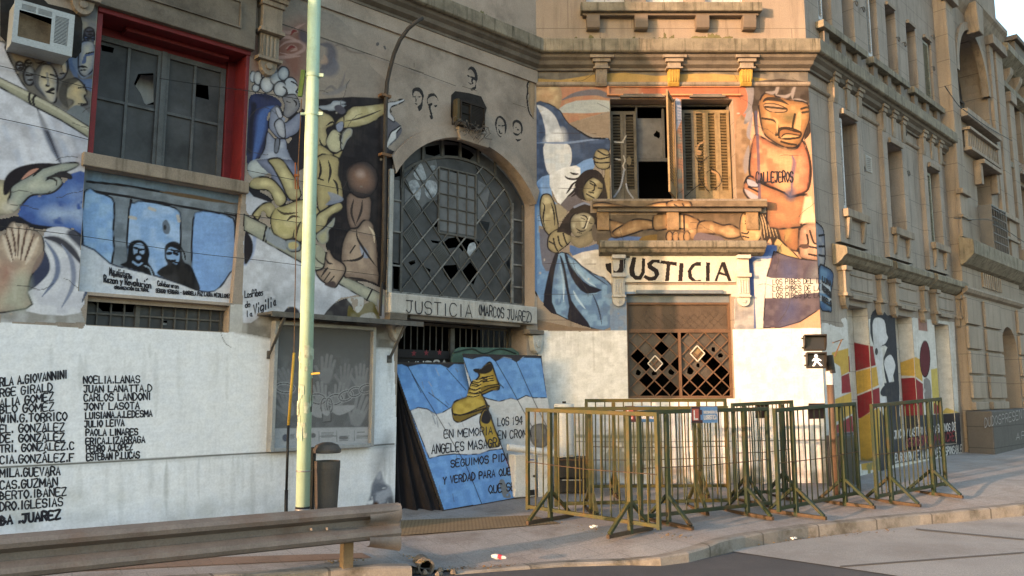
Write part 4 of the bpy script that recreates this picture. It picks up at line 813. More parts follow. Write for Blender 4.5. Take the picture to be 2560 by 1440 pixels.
# ------------------------------------------------------------------ murals of the left wall
DK = (30, 27, 31); WHT = (172, 174, 182); BLU = (42, 68, 125); FL = (168, 156, 122); GB = (122, 129, 146); YL = (160, 149, 106); BEI = (142, 140, 120)
r = Ras(FA, 0, -8.3, .02, 0, 6.9, .0100, .0095, 1.35)
# whitewash along the street
r.ctx(0, 0, 1).fill([(-400, 802), (0, 806), (120, 812), (205, 820), (214, 808), (400, 822), (590, 830), (690, 850), (800, 858), (935, 868), (985, 872), (1000, 1300), (0, 1450), (-400, 1500)], (204, 206, 209), n=1, c2=(196, 199, 204))
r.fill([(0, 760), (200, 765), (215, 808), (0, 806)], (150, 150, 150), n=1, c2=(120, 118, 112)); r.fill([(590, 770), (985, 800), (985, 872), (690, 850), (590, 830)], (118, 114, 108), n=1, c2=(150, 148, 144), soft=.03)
r.fill([(575, 760), (612, 760), (604, 830), (572, 830)], (165, 164, 160), n=1)
# stains that have run down the whitewash
for k in range(70):
    x = R0 = RNG.uniform(0, 985); y0 = RNG.choice([RNG.uniform(840, 900), 1168-.056*x+6]); L_ = RNG.uniform(30, 170); r.line([(x, y0), (x+RNG.uniform(-3, 3), y0+L_*.5), (x, y0+L_)], RNG.uniform(.015, .07), (122, 126, 122), taper=True, op=RNG.uniform(.05, .22), soft=.9)
for k in range(46):
    x = RNG.uniform(0, 985); r.oval(x, RNG.uniform(1240, 1330), RNG.uniform(10, 40), RNG.uniform(6, 26), (128, 130, 116), op=RNG.uniform(.08, .3), soft=.06)
r.lines(.016, (70, 68, 60), [(0, 1168), (300, 1152), (640, 1133), (985, 1110)], op=.9); r.lines(.05, (120, 122, 112), [(0, 1172), (300, 1156), (640, 1137), (985, 1114)], op=.25, soft=.9)
r.oval(955, 1140, 18, 60, (60, 58, 60), op=.5, soft=.1, rot=.3); r.fill([(925, 1240), (930, 1210), (945, 1185), (952, 1180), (960, 1205), (975, 1220), (985, 1260), (985, 1290), (915, 1285)], (95, 100, 112), c2=(150, 153, 162), mott=.25, soft=.02); r.oval(940, 1265, 8, 12, (70, 50, 38), soft=.02); r.fill([(985, 1240), (970, 1270), (1000, 1300)], (80, 74, 62), op=.6, soft=.08)
# left pier: the crowd above the banner
r.ctx(0, 0, 3.273)
r.fill([(-400, 300), (0, 330), (110, 330), (600, 450), (660, 340), (690, 120), (800, 100), (770, 400), (740, 1080), (500, 960), (240, 800), (-400, 500)], (92, 88, 82), c2=(74, 76, 82), n=1); r.fill([(690, 0), (800, 20), (790, 300), (700, 340), (640, 180)], (112, 108, 98), n=2, c2=(88, 92, 100))
r.fill([(100, 390), (240, 360), (330, 400), (300, 500), (180, 520), (110, 480)], (116, 106, 88), n=3); r.fill([(560, 480), (640, 480), (640, 640), (770, 650), (760, 760), (600, 620)], (72, 92, 128), n=3); r.fill([(380, 520), (430, 480), (440, 640), (400, 600)], (66, 80, 108), n=3)
for cx, cy, rx, ry, c in ((160, 540, 32, 36, GB), (235, 525, 34, 36, (110, 110, 104)), (240, 620, 48, 80, (112, 118, 128)), (320, 455, 58, 62, (116, 108, 92)), (710, 300, 26, 40, (70, 92, 140)), (760, 300, 20, 40, (80, 98, 140)), (730, 265, 40, 40, (50, 50, 62))):
    r.oval(cx, cy, rx, ry, c, edge=(62, 64, 72), ew=.06, ol=DK, ow=.012); r.lines(.018, DK, [(cx-rx*.5, cy-8), (cx-rx*.1, cy-4)], [(cx+rx*.2, cy-6), (cx+rx*.6, cy-8)], [(cx-5, cy+ry*.45), (cx+rx*.4, cy+ry*.42)])
r.fill([(590, 500), (640, 400), (680, 350), (770, 370), (775, 560), (700, 640), (650, 620)], (96, 110, 134), n=4); r.fill([(660, 350), (770, 360), (770, 540), (735, 600), (690, 625), (650, 590), (640, 500)], (176, 164, 138), edge=(86, 98, 124), ew=.12, ol=DK, ow=.010, n=4)
r.lines(.03, (70, 84, 118), [(700, 440), (690, 500), (672, 520)], [(705, 455), (765, 440)], taper=True); r.lines(.022, DK, [(640, 550), (680, 545), (715, 555)], [(705, 440), (770, 425)], [(660, 575), (700, 572)], taper=True)
r.fill([(415, 480), (470, 440), (540, 470), (555, 560), (520, 640), (470, 640), (430, 570)], (132, 122, 104), edge=(66, 76, 98), ew=.1, ol=DK, ow=.010); r.lines(.022, DK, [(440, 510), (490, 500)], [(505, 505), (545, 500)], [(500, 510), (510, 570)], [(490, 605), (525, 600)], taper=True); r.fill([(505, 500), (535, 520), (540, 590), (512, 580)], (178, 160, 128), op=.8)
r.fill([(290, 700), (290, 600), (340, 530), (420, 540), (470, 640), (465, 760), (455, 830), (410, 835), (340, 760)], (182, 172, 142), edge=(92, 100, 118), ew=.13, ol=DK, ow=.012); r.fill([(285, 700), (280, 600), (350, 520), (330, 600), (320, 700), (380, 800)], (70, 72, 80), op=.85); r.lines(.028, DK, [(340, 630), (380, 640)], [(410, 610), (455, 625)], [(370, 700), (390, 700), (405, 690)], [(375, 760), (430, 730), (440, 735)], taper=True); r.lines(.02, (120, 120, 120), [(385, 600), (395, 690)]); r.lines(.016, DK, [(380, 750), (440, 765)])
r.fill([(540, 740), (560, 670), (620, 640), (680, 690), (710, 760), (690, 790), (715, 850), (660, 870), (680, 930), (560, 910), (600, 830), (545, 800)], (176, 156, 112), edge=(110, 112, 104), ew=.12, ol=DK, ow=.012); r.fill([(480, 760), (520, 660), (600, 640), (640, 660), (580, 700), (540, 760), (560, 880), (500, 840)], (60, 58, 56), op=.9); r.fill([(560, 900), (640, 860), (735, 940), (735, 1060), (560, 960)], (92, 100, 106)); r.lines(.018, DK, [(640, 720), (690, 715)], [(640, 850), (710, 850)], [(690, 690), (705, 750)], taper=True)
# banner, its pole and folds
r.fill([(-400, 250), (0, 335), (45, 400), (120, 570), (240, 760), (420, 880), (735, 1080), (722, 1420), (640, 1420), (400, 1440), (-400, 1440)], (168, 169, 178), c2=(184, 186, 196), n=2, ol=DK, ow=.012)
r.fill([(430, 900), (735, 1110), (722, 1250), (640, 1380), (500, 1320), (400, 1100)], (150, 156, 172), soft=.08, n=3, op=.7); r.line([(300, 880), (350, 1000), (410, 1150), (470, 1280), (500, 1340)], .07, (92, 98, 116), taper=True, soft=.9); r.line([(300, 880), (355, 1010), (420, 1160), (490, 1330)], .022, (60, 62, 74), taper=True)
for k in range(16): x = RNG.uniform(0, 650); y = RNG.uniform(900, 1250); r.line([(x, y), (x+40, y+110)], RNG.uniform(.03, .08), RNG.choice([(132, 128, 138), (150, 160, 182), (190, 190, 196)]), op=.35, soft=.9)
r.fill([(-400, 450), (0, 640), (260, 765), (500, 900), (738, 1045), (730, 1130), (500, 985), (240, 850), (0, 715), (-400, 560)], (142, 140, 118), edge=(96, 96, 86), ew=.05, n=1, ol=DK, ow=.012); r.line([(0, 655), (260, 785), (500, 915), (735, 1065)], .03, (176, 172, 150), op=.6); r.lines(.018, DK, [(245, 765), (235, 800), (250, 850)], [(290, 780), (268, 815), (280, 860)])
r.ctx(0, 380, 3.13)
r.fill([(-400, 150), (0, 215), (80, 240), (130, 330), (110, 480), (-400, 520)], FL, edge=(110, 104, 92), ew=.1, n=2); r.fill([(682, 165), (560, 170), (490, 250), (250, 340), (130, 490), (250, 560), (420, 590), (570, 600), (652, 655), (662, 400)], (44, 76, 142), c2=(62, 98, 160), n=2)
r.fill([(330, 480), (420, 430), (540, 440), (650, 400), (652, 560), (540, 520), (430, 550)], (140, 160, 186), mott=.3, soft=.06, op=.8); r.fill([(560, 300), (655, 280), (655, 370), (560, 360)], (120, 146, 186), soft=.05, op=.5, mott=.3)
r.fill([(25, 325), (40, 205), (130, 125), (290, 88), (450, 95), (330, 130), (210, 190), (100, 265), (60, 330)], (32, 27, 32), n=4); r.fill([(80, 335), (95, 265), (230, 185), (330, 130), (470, 92), (600, 84), (612, 108), (540, 145), (440, 175), (370, 205), (440, 190), (480, 215), (480, 260), (400, 322), (250, 340), (180, 400), (110, 470), (60, 400)], (150, 154, 138), edge=(104, 112, 112), ew=.09, ol=DK, ow=.012, c2=(164, 164, 146))
r.lines(.03, (168, 116, 96), [(170, 215), (240, 160), (300, 130)], taper=True); r.lines(.018, DK, [(350, 230), (390, 205), (440, 225), (440, 260)], [(430, 170), (490, 165), (560, 195)], [(250, 200), (300, 150), (345, 125)], taper=True); r.fill([(440, 165), (500, 150), (560, 180), (555, 215), (470, 195)], (34, 32, 38)); r.oval(70, 430, 55, 40, (172, 164, 146), soft=.04)
r.fill([(-400, 500), (0, 520), (130, 495), (250, 560), (420, 585), (560, 600), (650, 660), (645, 730), (560, 650), (420, 600), (330, 610), (260, 600), (120, 555), (0, 630), (-400, 640)], (30, 30, 38), n=3)
r.fill([(340, 630), (460, 585), (570, 620), (652, 730), (640, 900), (652, 1010), (622, 1260), (210, 1245), (215, 1080), (330, 820)], (170, 172, 182), c2=(182, 184, 190), n=3); r.line([(345, 670), (450, 690), (560, 770), (640, 880)], .085, (56, 56, 66), taper=True, soft=.7); r.line([(350, 690), (440, 830), (440, 980), (330, 1130)], .05, (92, 104, 132), taper=True, soft=.8); r.line([(480, 720), (560, 850), (570, 1040), (480, 1220)], .05, (110, 118, 140), taper=True, soft=.8); r.line([(560, 640), (640, 720)], .09, (60, 62, 74), soft=.8)
r.fill([(340, 760), (390, 870), (365, 970), (225, 1090), (235, 1000), (320, 850)], (48, 54, 78), n=4); r.line([(640, 960), (690, 1040), (640, 1180)], .04, (70, 78, 100), taper=True); r.fill([(-400, 640), (0, 650), (50, 600), (85, 555), (115, 548), (140, 575), (180, 562), (215, 572), (240, 600), (290, 620), (330, 660), (342, 780), (260, 940), (232, 1010), (215, 1100), (205, 1225), (-400, 1225)], (150, 128, 110), edge=(122, 110, 98), ew=.1, ol=DK, ow=.010, c2=(168, 146, 122), n=3)
for a, m_, c in (((20, 650), (60, 760), (90, 860)), ((62, 600), (95, 720), (112, 840)), ((112, 560), (128, 690), (130, 830)), ((175, 575), (160, 700), (150, 840)), ((235, 615), (205, 730), (175, 850)), ((300, 665), (250, 770), (200, 880))): r.line([a, m_, c], .085, (172, 150, 128), taper=True, soft=.8); r.line([a, m_, c], .03, (188, 172, 152), taper=True, soft=.9)
for a, m_, c in (((88, 580), (112, 700), (122, 820)), ((145, 572), (145, 700), (140, 830)), ((210, 590), (184, 710), (160, 850)), ((270, 635), (228, 750), (190, 860)), ((40, 620), (76, 740), (100, 850))): r.line([a, m_, c], .016, (92, 70, 60), taper=True)
r.line([(342, 780), (300, 860), (250, 950)], .05, (120, 100, 90), taper=True, soft=.8); r.line([(60, 900), (110, 1000), (120, 1180)], .06, (170, 150, 132), taper=True, soft=.8)
r.fill([(0, 880), (90, 900), (110, 1000), (60, 1080), (0, 1100)], (150, 104, 86), soft=.06, op=.7); r.fill([(40, 1100), (120, 960), (220, 980), (205, 1220), (20, 1200)], (150, 158, 138), soft=.06, op=.6)
# right pier: smoke, mourners, the great hand, the flag carriers
r.ctx(600, 0, 3.428)
r.fill([(70, 480), (110, 330), (250, 200), (480, 90), (800, 120), (1000, 330), (1120, 560), (1260, 700), (1230, 860), (680, 860), (100, 620)], (131, 120, 109), n=3, soft=.02, c2=(122, 112, 102)); r.fill([(95, 600), (150, 420), (260, 310), (400, 240), (570, 200), (570, 660), (430, 700), (330, 570), (230, 590)], (112, 68, 54), soft=.16, mott=.12, n=3, op=.9); r.fill([(100, 330), (220, 300), (240, 480), (120, 470)], (92, 58, 46), soft=.08, op=.6)
for l in ([(320, 420), (400, 360), (520, 360), (550, 420), (450, 470), (340, 450)], [(240, 340), (330, 270), (430, 280), (500, 230), (560, 200)], [(390, 420), (440, 395), (480, 420), (430, 440)], [(430, 290), (460, 265), (500, 275)], [(250, 500), (380, 490), (520, 480)], [(330, 330), (420, 320), (540, 380)]): r.line(l, .045, (150, 118, 108), taper=True, op=.8, soft=.8)
r.lines(.03, (110, 40, 36), [(435, 300), (460, 265), (490, 270)], [(400, 435), (440, 400), (475, 410)], taper=True)
for l, c, w_ in (([(690, 380), (770, 400), (785, 480), (740, 560), (690, 590)], (70, 70, 84), .16), ([(690, 610), (760, 620), (815, 570), (800, 500)], (86, 86, 98), .14), ([(690, 540), (730, 520), (720, 470)], (150, 124, 104), .08), ([(720, 780), (780, 740), (840, 780), (880, 700), (900, 620)], (98, 92, 92), .05), ([(700, 800), (790, 800), (880, 760), (940, 690)], (110, 106, 106), .06), ([(800, 400), (870, 380), (940, 440), (1060, 460)], (110, 98, 88), .03), ([(530, 260), (545, 320), (560, 350)], (62, 62, 74), .14)): r.line(l, w_, c, taper=True, soft=.9, op=.8)
r.oval(1178, 378, 18, 20, (84, 80, 80)); r.oval(1240, 408, 12, 24, (84, 80, 80), rot=-.4)
for cx, cy, rx, ry in ((135, 755, 34, 36), (110, 660, 30, 50), (155, 670, 38, 60), (285, 605, 34, 40), (215, 650, 30, 46), (230, 725, 58, 72), (310, 675, 52, 56), (372, 630, 48, 60), (430, 740, 60, 78), (345, 765, 58, 68)): r.oval(cx, cy, rx, ry, (160, 164, 168), edge=(106, 112, 124), ew=.07, ol=(40, 40, 46), ow=.012)
r.fill([(400, 680), (470, 690), (500, 770), (470, 820), (400, 800)], (150, 156, 164), n=3); r.lines(.018, DK, [(370, 745), (395, 765), (405, 800)], [(440, 700), (480, 720), (495, 760), (480, 790), (500, 800)])
r.fill([(60, 880), (170, 800), (300, 830), (360, 890), (340, 930), (270, 940), (235, 1010), (245, 1100), (205, 1270), (130, 1420), (60, 1460)], (36, 44, 80), c2=(30, 34, 56), n=3); r.line([(290, 910), (200, 980), (170, 1150), (110, 1400)], .12, (52, 86, 148), taper=True, soft=.9, op=.9); r.line([(120, 900), (90, 1100), (80, 1300)], .06, (30, 30, 44), soft=.9)
r.fill([(365, 830), (470, 810), (510, 880), (500, 940), (420, 1010), (370, 980), (380, 900)], (124, 122, 124), edge=(84, 86, 98), ew=.08, ol=DK, ow=.010); r.lines(.02, DK, [(450, 850), (480, 880), (475, 915)], [(400, 870), (430, 880)], taper=True)
r.fill([(390, 1040), (500, 960), (560, 950), (560, 1440), (400, 1440), (390, 1250), (440, 1190)], (38, 36, 42), n=2); r.fill([(260, 960), (310, 905), (350, 930), (370, 1000), (395, 1050), (500, 965), (530, 1020), (500, 1130), (420, 1180), (390, 1190), (330, 1190), (270, 1130), (245, 1080)], (120, 127, 148), edge=(82, 90, 114), ew=.09, ol=DK, ow=.012); r.fill([(295, 1060), (330, 1020), (370, 1040), (385, 1100), (385, 1180), (340, 1170), (310, 1120)], (150, 152, 160), edge=(110, 116, 132), ew=.05, ol=DK, ow=.010)
r.fill([(235, 1130), (300, 1190), (390, 1195), (410, 1300), (460, 1440), (150, 1440), (210, 1270)], (128, 138, 158), edge=(90, 98, 122), ew=.1, ol=DK, ow=.010, c2=(150, 156, 170)); r.fill([(305, 1190), (340, 1200), (325, 1300), (295, 1300)], (92, 98, 112), ol=DK, ow=.010)
r.fill([(350, 1000), (390, 1010), (380, 1050)], GB, n=2); r.fill([(300, 930), (330, 920), (365, 1000), (330, 1010)], (150, 152, 164), n=2, ol=DK, ow=.008); r.fill([(660, 850), (960, 830), (1245, 845), (1250, 1100), (1235, 1250), (1330, 1300), (1300, 1480), (640, 1480), (640, 900)], (32, 30, 34), c2=(40, 37, 40), n=1)
r.fill([(1250, 1010), (1330, 1030), (1385, 1090), (1380, 1150), (1300, 1240), (1240, 1250)], (86, 84, 92), soft=.08, n=3)
r.fill([(672, 905), (760, 895), (800, 860), (880, 865), (915, 885), (870, 895), (930, 900), (890, 920), (900, 970), (840, 945), (780, 950), (700, 945), (670, 950)], (150, 156, 162), edge=(96, 104, 116), ew=.06, ol=DK, ow=.010); r.fill([(810, 910), (860, 900), (905, 950), (870, 980), (820, 950)], (70, 68, 78), n=3)
r.fill([(820, 1050), (900, 980), (960, 915), (1060, 905), (1225, 885), (1300, 880), (1350, 855), (1400, 845), (1410, 862), (1370, 890), (1290, 925), (1300, 960), (1250, 970), (1110, 1060), (980, 1090), (880, 1100), (840, 1090)], (158, 146, 98), edge=(116, 106, 78), ew=.07, ol=DK, ow=.012, c2=(176, 166, 124)); r.lines(.02, (60, 52, 44), [(900, 1040), (1000, 1020), (1120, 980), (1215, 940)], [(890, 1000), (890, 1080)], taper=True)
r.fill([(1255, 885), (1340, 870), (1400, 848), (1408, 866), (1345, 895), (1300, 915), (1285, 960), (1320, 1010), (1320, 1045), (1280, 1020), (1255, 990)], (168, 168, 172), ol=DK, ow=.010, n=3); r.fill([(1255, 1240), (1290, 1140), (1330, 1110), (1375, 1078), (1380, 1090), (1340, 1140), (1335, 1190), (1290, 1230), (1262, 1270)], (178, 178, 178), ol=DK, ow=.012, n=3)
r.fill([(660, 950), (720, 960), (790, 1010), (808, 1060), (760, 1090), (740, 1120), (760, 1210), (720, 1260), (660, 1260)], (162, 150, 106), edge=(120, 108, 78), ew=.09, ol=DK, ow=.012); r.fill([(745, 1180), (780, 1120), (820, 1115), (860, 1150), (855, 1190), (885, 1230), (880, 1270), (830, 1310), (770, 1290), (740, 1230)], (172, 166, 128), edge=(128, 122, 104), ew=.07, ol=DK, ow=.012)
r.fill([(880, 1130), (930, 1095), (965, 1110), (960, 1160), (920, 1210), (880, 1290), (860, 1240)], (150, 144, 116), edge=(104, 110, 122), ew=.06, ol=DK, ow=.010); r.lines(.02, DK, [(735, 1080), (790, 1045), (805, 1070)], [(680, 1180), (700, 1240), (790, 1310)], [(840, 1150), (870, 1170), (855, 1200), (885, 1240)], taper=True); r.fill([(820, 1070), (880, 1040), (880, 1110), (840, 1130)], (118, 126, 146), n=3, ol=DK, ow=.008)
r.fill([(660, 1250), (740, 1270), (800, 1320), (880, 1290), (850, 1360), (830, 1460), (650, 1460)], (162, 148, 96), edge=(118, 106, 72), ew=.08, ol=DK, ow=.010, n=3); r.lines(.026, (44, 40, 38), [(670, 1330), (690, 1400), (680, 1440)], [(740, 1330), (760, 1440)], [(800, 1330), (790, 1440)], taper=True)
r.ctx(600, 400, 3.272)
r.fill([(640, -20), (1230, -20), (1240, 1095), (1130, 1040), (1000, 980), (830, 980), (700, 720), (700, 450)], (31, 29, 33), c2=(40, 36, 38), n=1)
r.fill([(60, 60), (110, 0), (220, 0), (250, 80), (200, 130), (90, 150)], (150, 158, 158), edge=(112, 122, 130), ew=.06, n=3); r.fill([(55, 215), (130, 240), (240, 300), (260, 345), (130, 345), (60, 280)], (36, 34, 40), n=3); r.fill([(50, 240), (110, 300), (240, 345), (170, 380), (110, 450), (50, 430)], (160, 164, 176), n=2)
r.fill([(130, 0), (420, 0), (470, 120), (480, 330), (300, 300), (250, 120)], (104, 112, 138), n=2, edge=(70, 76, 96), ew=.08)
r.fill([(620, -20), (800, -20), (800, 120), (835, 220), (835, 330), (730, 340), (720, 400), (650, 420), (625, 300)], (160, 145, 94), edge=(116, 104, 72), ew=.1, ol=DK, ow=.012, n=3); r.lines(.03, (40, 36, 36), [(650, 0), (660, 90), (640, 160)], [(720, 0), (740, 90), (720, 190)], [(640, 150), (680, 165)], [(760, 160), (790, 200), (800, 290)], taper=True)
# diagonal staff and the white cloth under it
r.fill([(30, 840), (40, 580), (240, 690), (470, 820), (640, 920), (840, 1030), (960, 1105), (830, 1130), (750, 1200), (690, 1300), (470, 1300), (400, 1200), (330, 1270), (170, 1275), (25, 1330)], (168, 171, 180), c2=(180, 184, 194), n=2); r.fill([(210, 1020), (330, 1100), (460, 1060), (400, 1160), (300, 1240), (210, 1160)], (120, 124, 130), soft=.12, mott=.3, op=.8); r.fill([(620, 1100), (760, 1160), (690, 1280), (610, 1240)], (128, 134, 146), soft=.12, op=.6); r.line([(120, 620), (100, 760), (40, 850)], .05, (130, 144, 176), soft=.9)
r.fill([(38, 595), (80, 620), (105, 690), (95, 780), (35, 850)], (33, 30, 36), n=3); r.fill([(30, 440), (220, 535), (480, 670), (700, 790), (860, 950), (1215, 1120), (1215, 1260), (1000, 1125), (820, 1020), (620, 905), (200, 670), (30, 575)], (140, 141, 124), edge=(104, 106, 98), ew=.06, ol=DK, ow=.012, n=1, c2=(152, 150, 130)); r.lines(.02, DK, [(215, 545), (190, 660)], [(1080, 1060), (1035, 1150)], [(240, 560), (210, 670)])
r.fill([(1120, 1130), (1215, 1230), (1215, 1300), (1130, 1300)], (140, 140, 146), n=1)
# great hand
for pts in ([(230, 0), (330, -10), (410, 90), (470, 190), (500, 290), (450, 330), (395, 310), (330, 170), (270, 60)], [(72, 195), (110, 150), (220, 140), (300, 190), (380, 310), (345, 375), (290, 365), (235, 255), (130, 245), (80, 225)], [(105, 440), (185, 360), (260, 350), (295, 400), (285, 470), (225, 470), (190, 420), (150, 490), (120, 470)]): r.fill(pts, YL, edge=(112, 100, 62), ew=.085, ol=DK, ow=.014, n=4, c2=(184, 174, 122))
r.fill([(250, 470), (295, 390), (350, 375), (470, 330), (560, 330), (650, 420), (650, 560), (560, 640), (480, 670), (440, 640), (370, 655), (290, 620), (255, 550)], (170, 158, 100), edge=(116, 104, 64), ew=.10, ol=DK, ow=.012, n=4, c2=(186, 174, 122)); r.lines(.026, (70, 60, 44), [(380, 500), (430, 460), (490, 470)], [(270, 590), (350, 650), (430, 640), (440, 560)], [(460, 630), (470, 560), (500, 500)], [(300, 400), (360, 440), (470, 430)], taper=True)
r.fill([(370, 660), (440, 650), (490, 680), (490, 740), (420, 750), (380, 720)], (128, 136, 138), edge=(90, 98, 104), ew=.06, ol=DK, ow=.010); r.fill([(400, 680), (450, 670), (480, 700), (440, 730), (400, 720)], (165, 152, 98)); r.fill([(230, 550), (270, 610), (370, 660), (370, 740), (210, 650)], (124, 132, 142), n=2, op=.9)
r.fill([(620, 465), (700, 400), (790, 350), (830, 355), (840, 395), (790, 430), (730, 470), (700, 540), (620, 600)], YL, edge=(112, 100, 62), ew=.07, ol=DK, ow=.014, c2=(184, 174, 122)); r.fill([(620, 610), (680, 560), (760, 480), (780, 470), (770, 540), (730, 580), (720, 660), (670, 695), (625, 650)], (152, 148, 110), edge=(110, 118, 128), ew=.08, ol=DK, ow=.012); r.fill([(615, 690), (680, 720), (710, 800), (700, 860), (615, 800)], (140, 138, 116), ol=DK, ow=.010, n=3); r.fill([(720, 260), (830, 300), (830, 340), (700, 370), (740, 320)], (118, 126, 146), op=.8)
# dark-skinned man and his fist round the staff
r.fill([(890, 270), (1060, 300), (1060, 480), (1000, 520), (960, 560), (900, 555), (870, 420)], (120, 98, 84), edge=(60, 50, 46), ew=.08, n=3, ol=DK, ow=.010); r.lines(.03, (52, 44, 42), [(930, 320), (910, 430), (945, 540)], [(1000, 330), (990, 420), (950, 520)], taper=True); r.oval(1000, 160, 128, 152, (70, 60, 58), edge=(40, 36, 38), ew=.14, ol=DK, ow=.012); r.fill([(915, 110), (980, 70), (1050, 110), (1070, 200), (1000, 230), (930, 190)], (126, 92, 72), soft=.09, op=.9); r.oval(985, 115, 22, 18, (170, 150, 140), soft=.06, op=.7)
r.fill([(828, 820), (838, 680), (890, 570), (960, 555), (1010, 495), (1070, 510), (1105, 600), (1125, 800), (1130, 1015), (1080, 1000), (860, 960)], (138, 116, 98), edge=(82, 68, 60), ew=.11, ol=DK, ow=.014, n=3, c2=(156, 134, 112)); r.fill([(980, 690), (1040, 740), (1050, 800), (1000, 790)], (120, 134, 156), op=.8, n=3); r.lines(.03, (44, 38, 38), [(950, 560), (960, 640), (1000, 710), (1060, 800), (1120, 880)], [(830, 825), (940, 820), (1000, 790), (1010, 750)], [(870, 960), (1000, 980), (1115, 1020)], [(940, 700), (900, 760)], taper=True); r.line([(1050, 540), (1090, 600), (1100, 680)], .03, (190, 170, 140), taper=True)
r.fill([(620, 910), (680, 880), (705, 760), (730, 740), (770, 800), (845, 850), (862, 910), (810, 1000), (770, 1045), (700, 1010), (650, 970)], (148, 126, 106), edge=(88, 72, 64), ew=.08, ol=DK, ow=.014, c2=(164, 142, 118)); r.lines(.024, (48, 40, 40), [(660, 960), (700, 900), (720, 880)], [(690, 985), (735, 920)], [(720, 1010), (770, 950)], [(700, 800), (720, 840), (760, 850)], taper=True); r.fill([(690, 1015), (760, 990), (785, 1020), (760, 1045), (720, 1035)], (70, 58, 56))
r.fill([(330, 1290), (380, 1215), (430, 1200), (480, 1230), (480, 1310), (330, 1310)], (44, 42, 46), n=2); r.fill([(690, 1300), (740, 1200), (830, 1140), (900, 1150), (930, 1310)], (46, 44, 48), c2=(70, 68, 68), n=3); r.fill([(890, 1190), (960, 1245), (1010, 1180), (1080, 1160), (1120, 1220), (1130, 1320), (900, 1320)], (88, 78, 28), c2=(110, 104, 78), n=3); r.fill([(880, 1130), (1000, 1120), (1010, 1190), (960, 1250), (910, 1180)], (160, 160, 158), mott=.3); r.fill([(990, 1270), (1090, 1250), (1110, 1320), (990, 1320)], (140, 138, 134), mott=.4)
# five stencilled portraits over the arch
r.ctx(940, 140, 4); ST = (42, 41, 42)
def stencil(*polys):
    for i, p in enumerate(polys):
        q = np.array(p, float); q = q if i == 0 else q.mean(0)+(q-q.mean(0))*1.55; r.fill(q, ST, n=4, soft=.004)
stencil([(913, 150), (925, 115), (960, 102), (1000, 140), (1020, 215), (1005, 270), (1000, 330), (960, 350), (938, 325), (985, 300), (990, 250), (960, 230), (985, 200), (960, 150), (935, 140)], [(930, 260), (950, 272), (975, 262), (958, 282), (935, 275)], [(918, 190), (940, 205), (920, 208)], [(950, 205), (975, 210), (968, 222), (950, 218)], [(958, 225), (968, 240), (962, 262), (952, 248)])
stencil([(358, 380), (365, 330), (405, 310), (450, 325), (480, 390), (470, 450), (460, 530), (428, 552), (412, 505), (445, 470), (455, 410), (430, 365), (395, 355), (378, 380), (370, 420)], [(372, 405), (395, 400), (390, 412)], [(415, 408), (440, 402), (435, 416)], [(395, 410), (405, 445), (395, 452)], [(392, 470), (420, 478), (402, 486)])
stencil([(505, 440), (520, 390), (545, 370), (590, 378), (622, 430), (625, 490), (610, 430), (580, 405), (545, 415), (520, 440), (525, 500), (512, 480)], [(530, 500), (555, 490), (560, 505), (548, 520), (560, 570), (550, 590), (538, 545)], [(580, 498), (605, 490), (600, 512)], [(540, 600), (560, 595), (565, 622), (548, 625)])
stencil([(1188, 690), (1200, 620), (1240, 595), (1290, 635), (1308, 700), (1300, 760), (1285, 790), (1285, 700), (1262, 640), (1225, 625), (1208, 690), (1218, 770), (1250, 800), (1275, 790), (1250, 815), (1215, 790)], [(1225, 690), (1245, 698), (1228, 702)], [(1255, 695), (1282, 690), (1270, 705)], [(1225, 730), (1240, 755), (1228, 758)], [(1232, 770), (1265, 768), (1250, 780)])
stencil([(1360, 680), (1375, 645), (1410, 634), (1450, 660), (1470, 720), (1462, 770), (1445, 790), (1448, 720), (1425, 675), (1395, 670), (1378, 700), (1375, 760)], [(1385, 715), (1400, 708), (1402, 720)], [(1412, 730), (1435, 740), (1418, 745)], [(1385, 765), (1415, 775), (1440, 760), (1420, 790), (1392, 785)], [(1375, 790), (1400, 825), (1440, 825), (1410, 845)])
r.line([(1560, 240), (1525, 260), (1512, 300), (1518, 360), (1508, 420), (1530, 560), (1570, 620)], .04, DK); r.fill([(1562, 245), (1530, 270), (1520, 340), (1528, 400), (1520, 440), (1545, 560), (1580, 610), (1590, 300)], (150, 126, 96), n=3, edge=(110, 96, 76), ew=.1)
r.ctx(1300, 460, 3.893); r.fill([(130, 90), (180, 100), (180, 1150), (215, 1170), (140, 1050), (80, 850), (60, 650), (100, 400)], (80, 116, 158), ol=DK, ow=.014, n=3)
r.line([(145, 1050), (220, 1170)], .03, DK)
# big faint joints scored in the render
r.ctx(0, 0, 1); r.lines(.010, (84, 76, 66), [(660, 45), (940, 142), (1317, 270)], [(1035, 170), (1035, 60)], [(1055, 185), (1072, 240)], op=.9)
r.cracks(26, 0, 985, 120, 790, 3)
for h in hA: r.cut(h)
r.cut([(-2.95, 2.7), (-.02, 2.7), (-.02, 3.0), (-2.95, 3.0)])
r.wear(.06, .065, .04, (88, 84, 76, .12)); r.build('mural', B1)
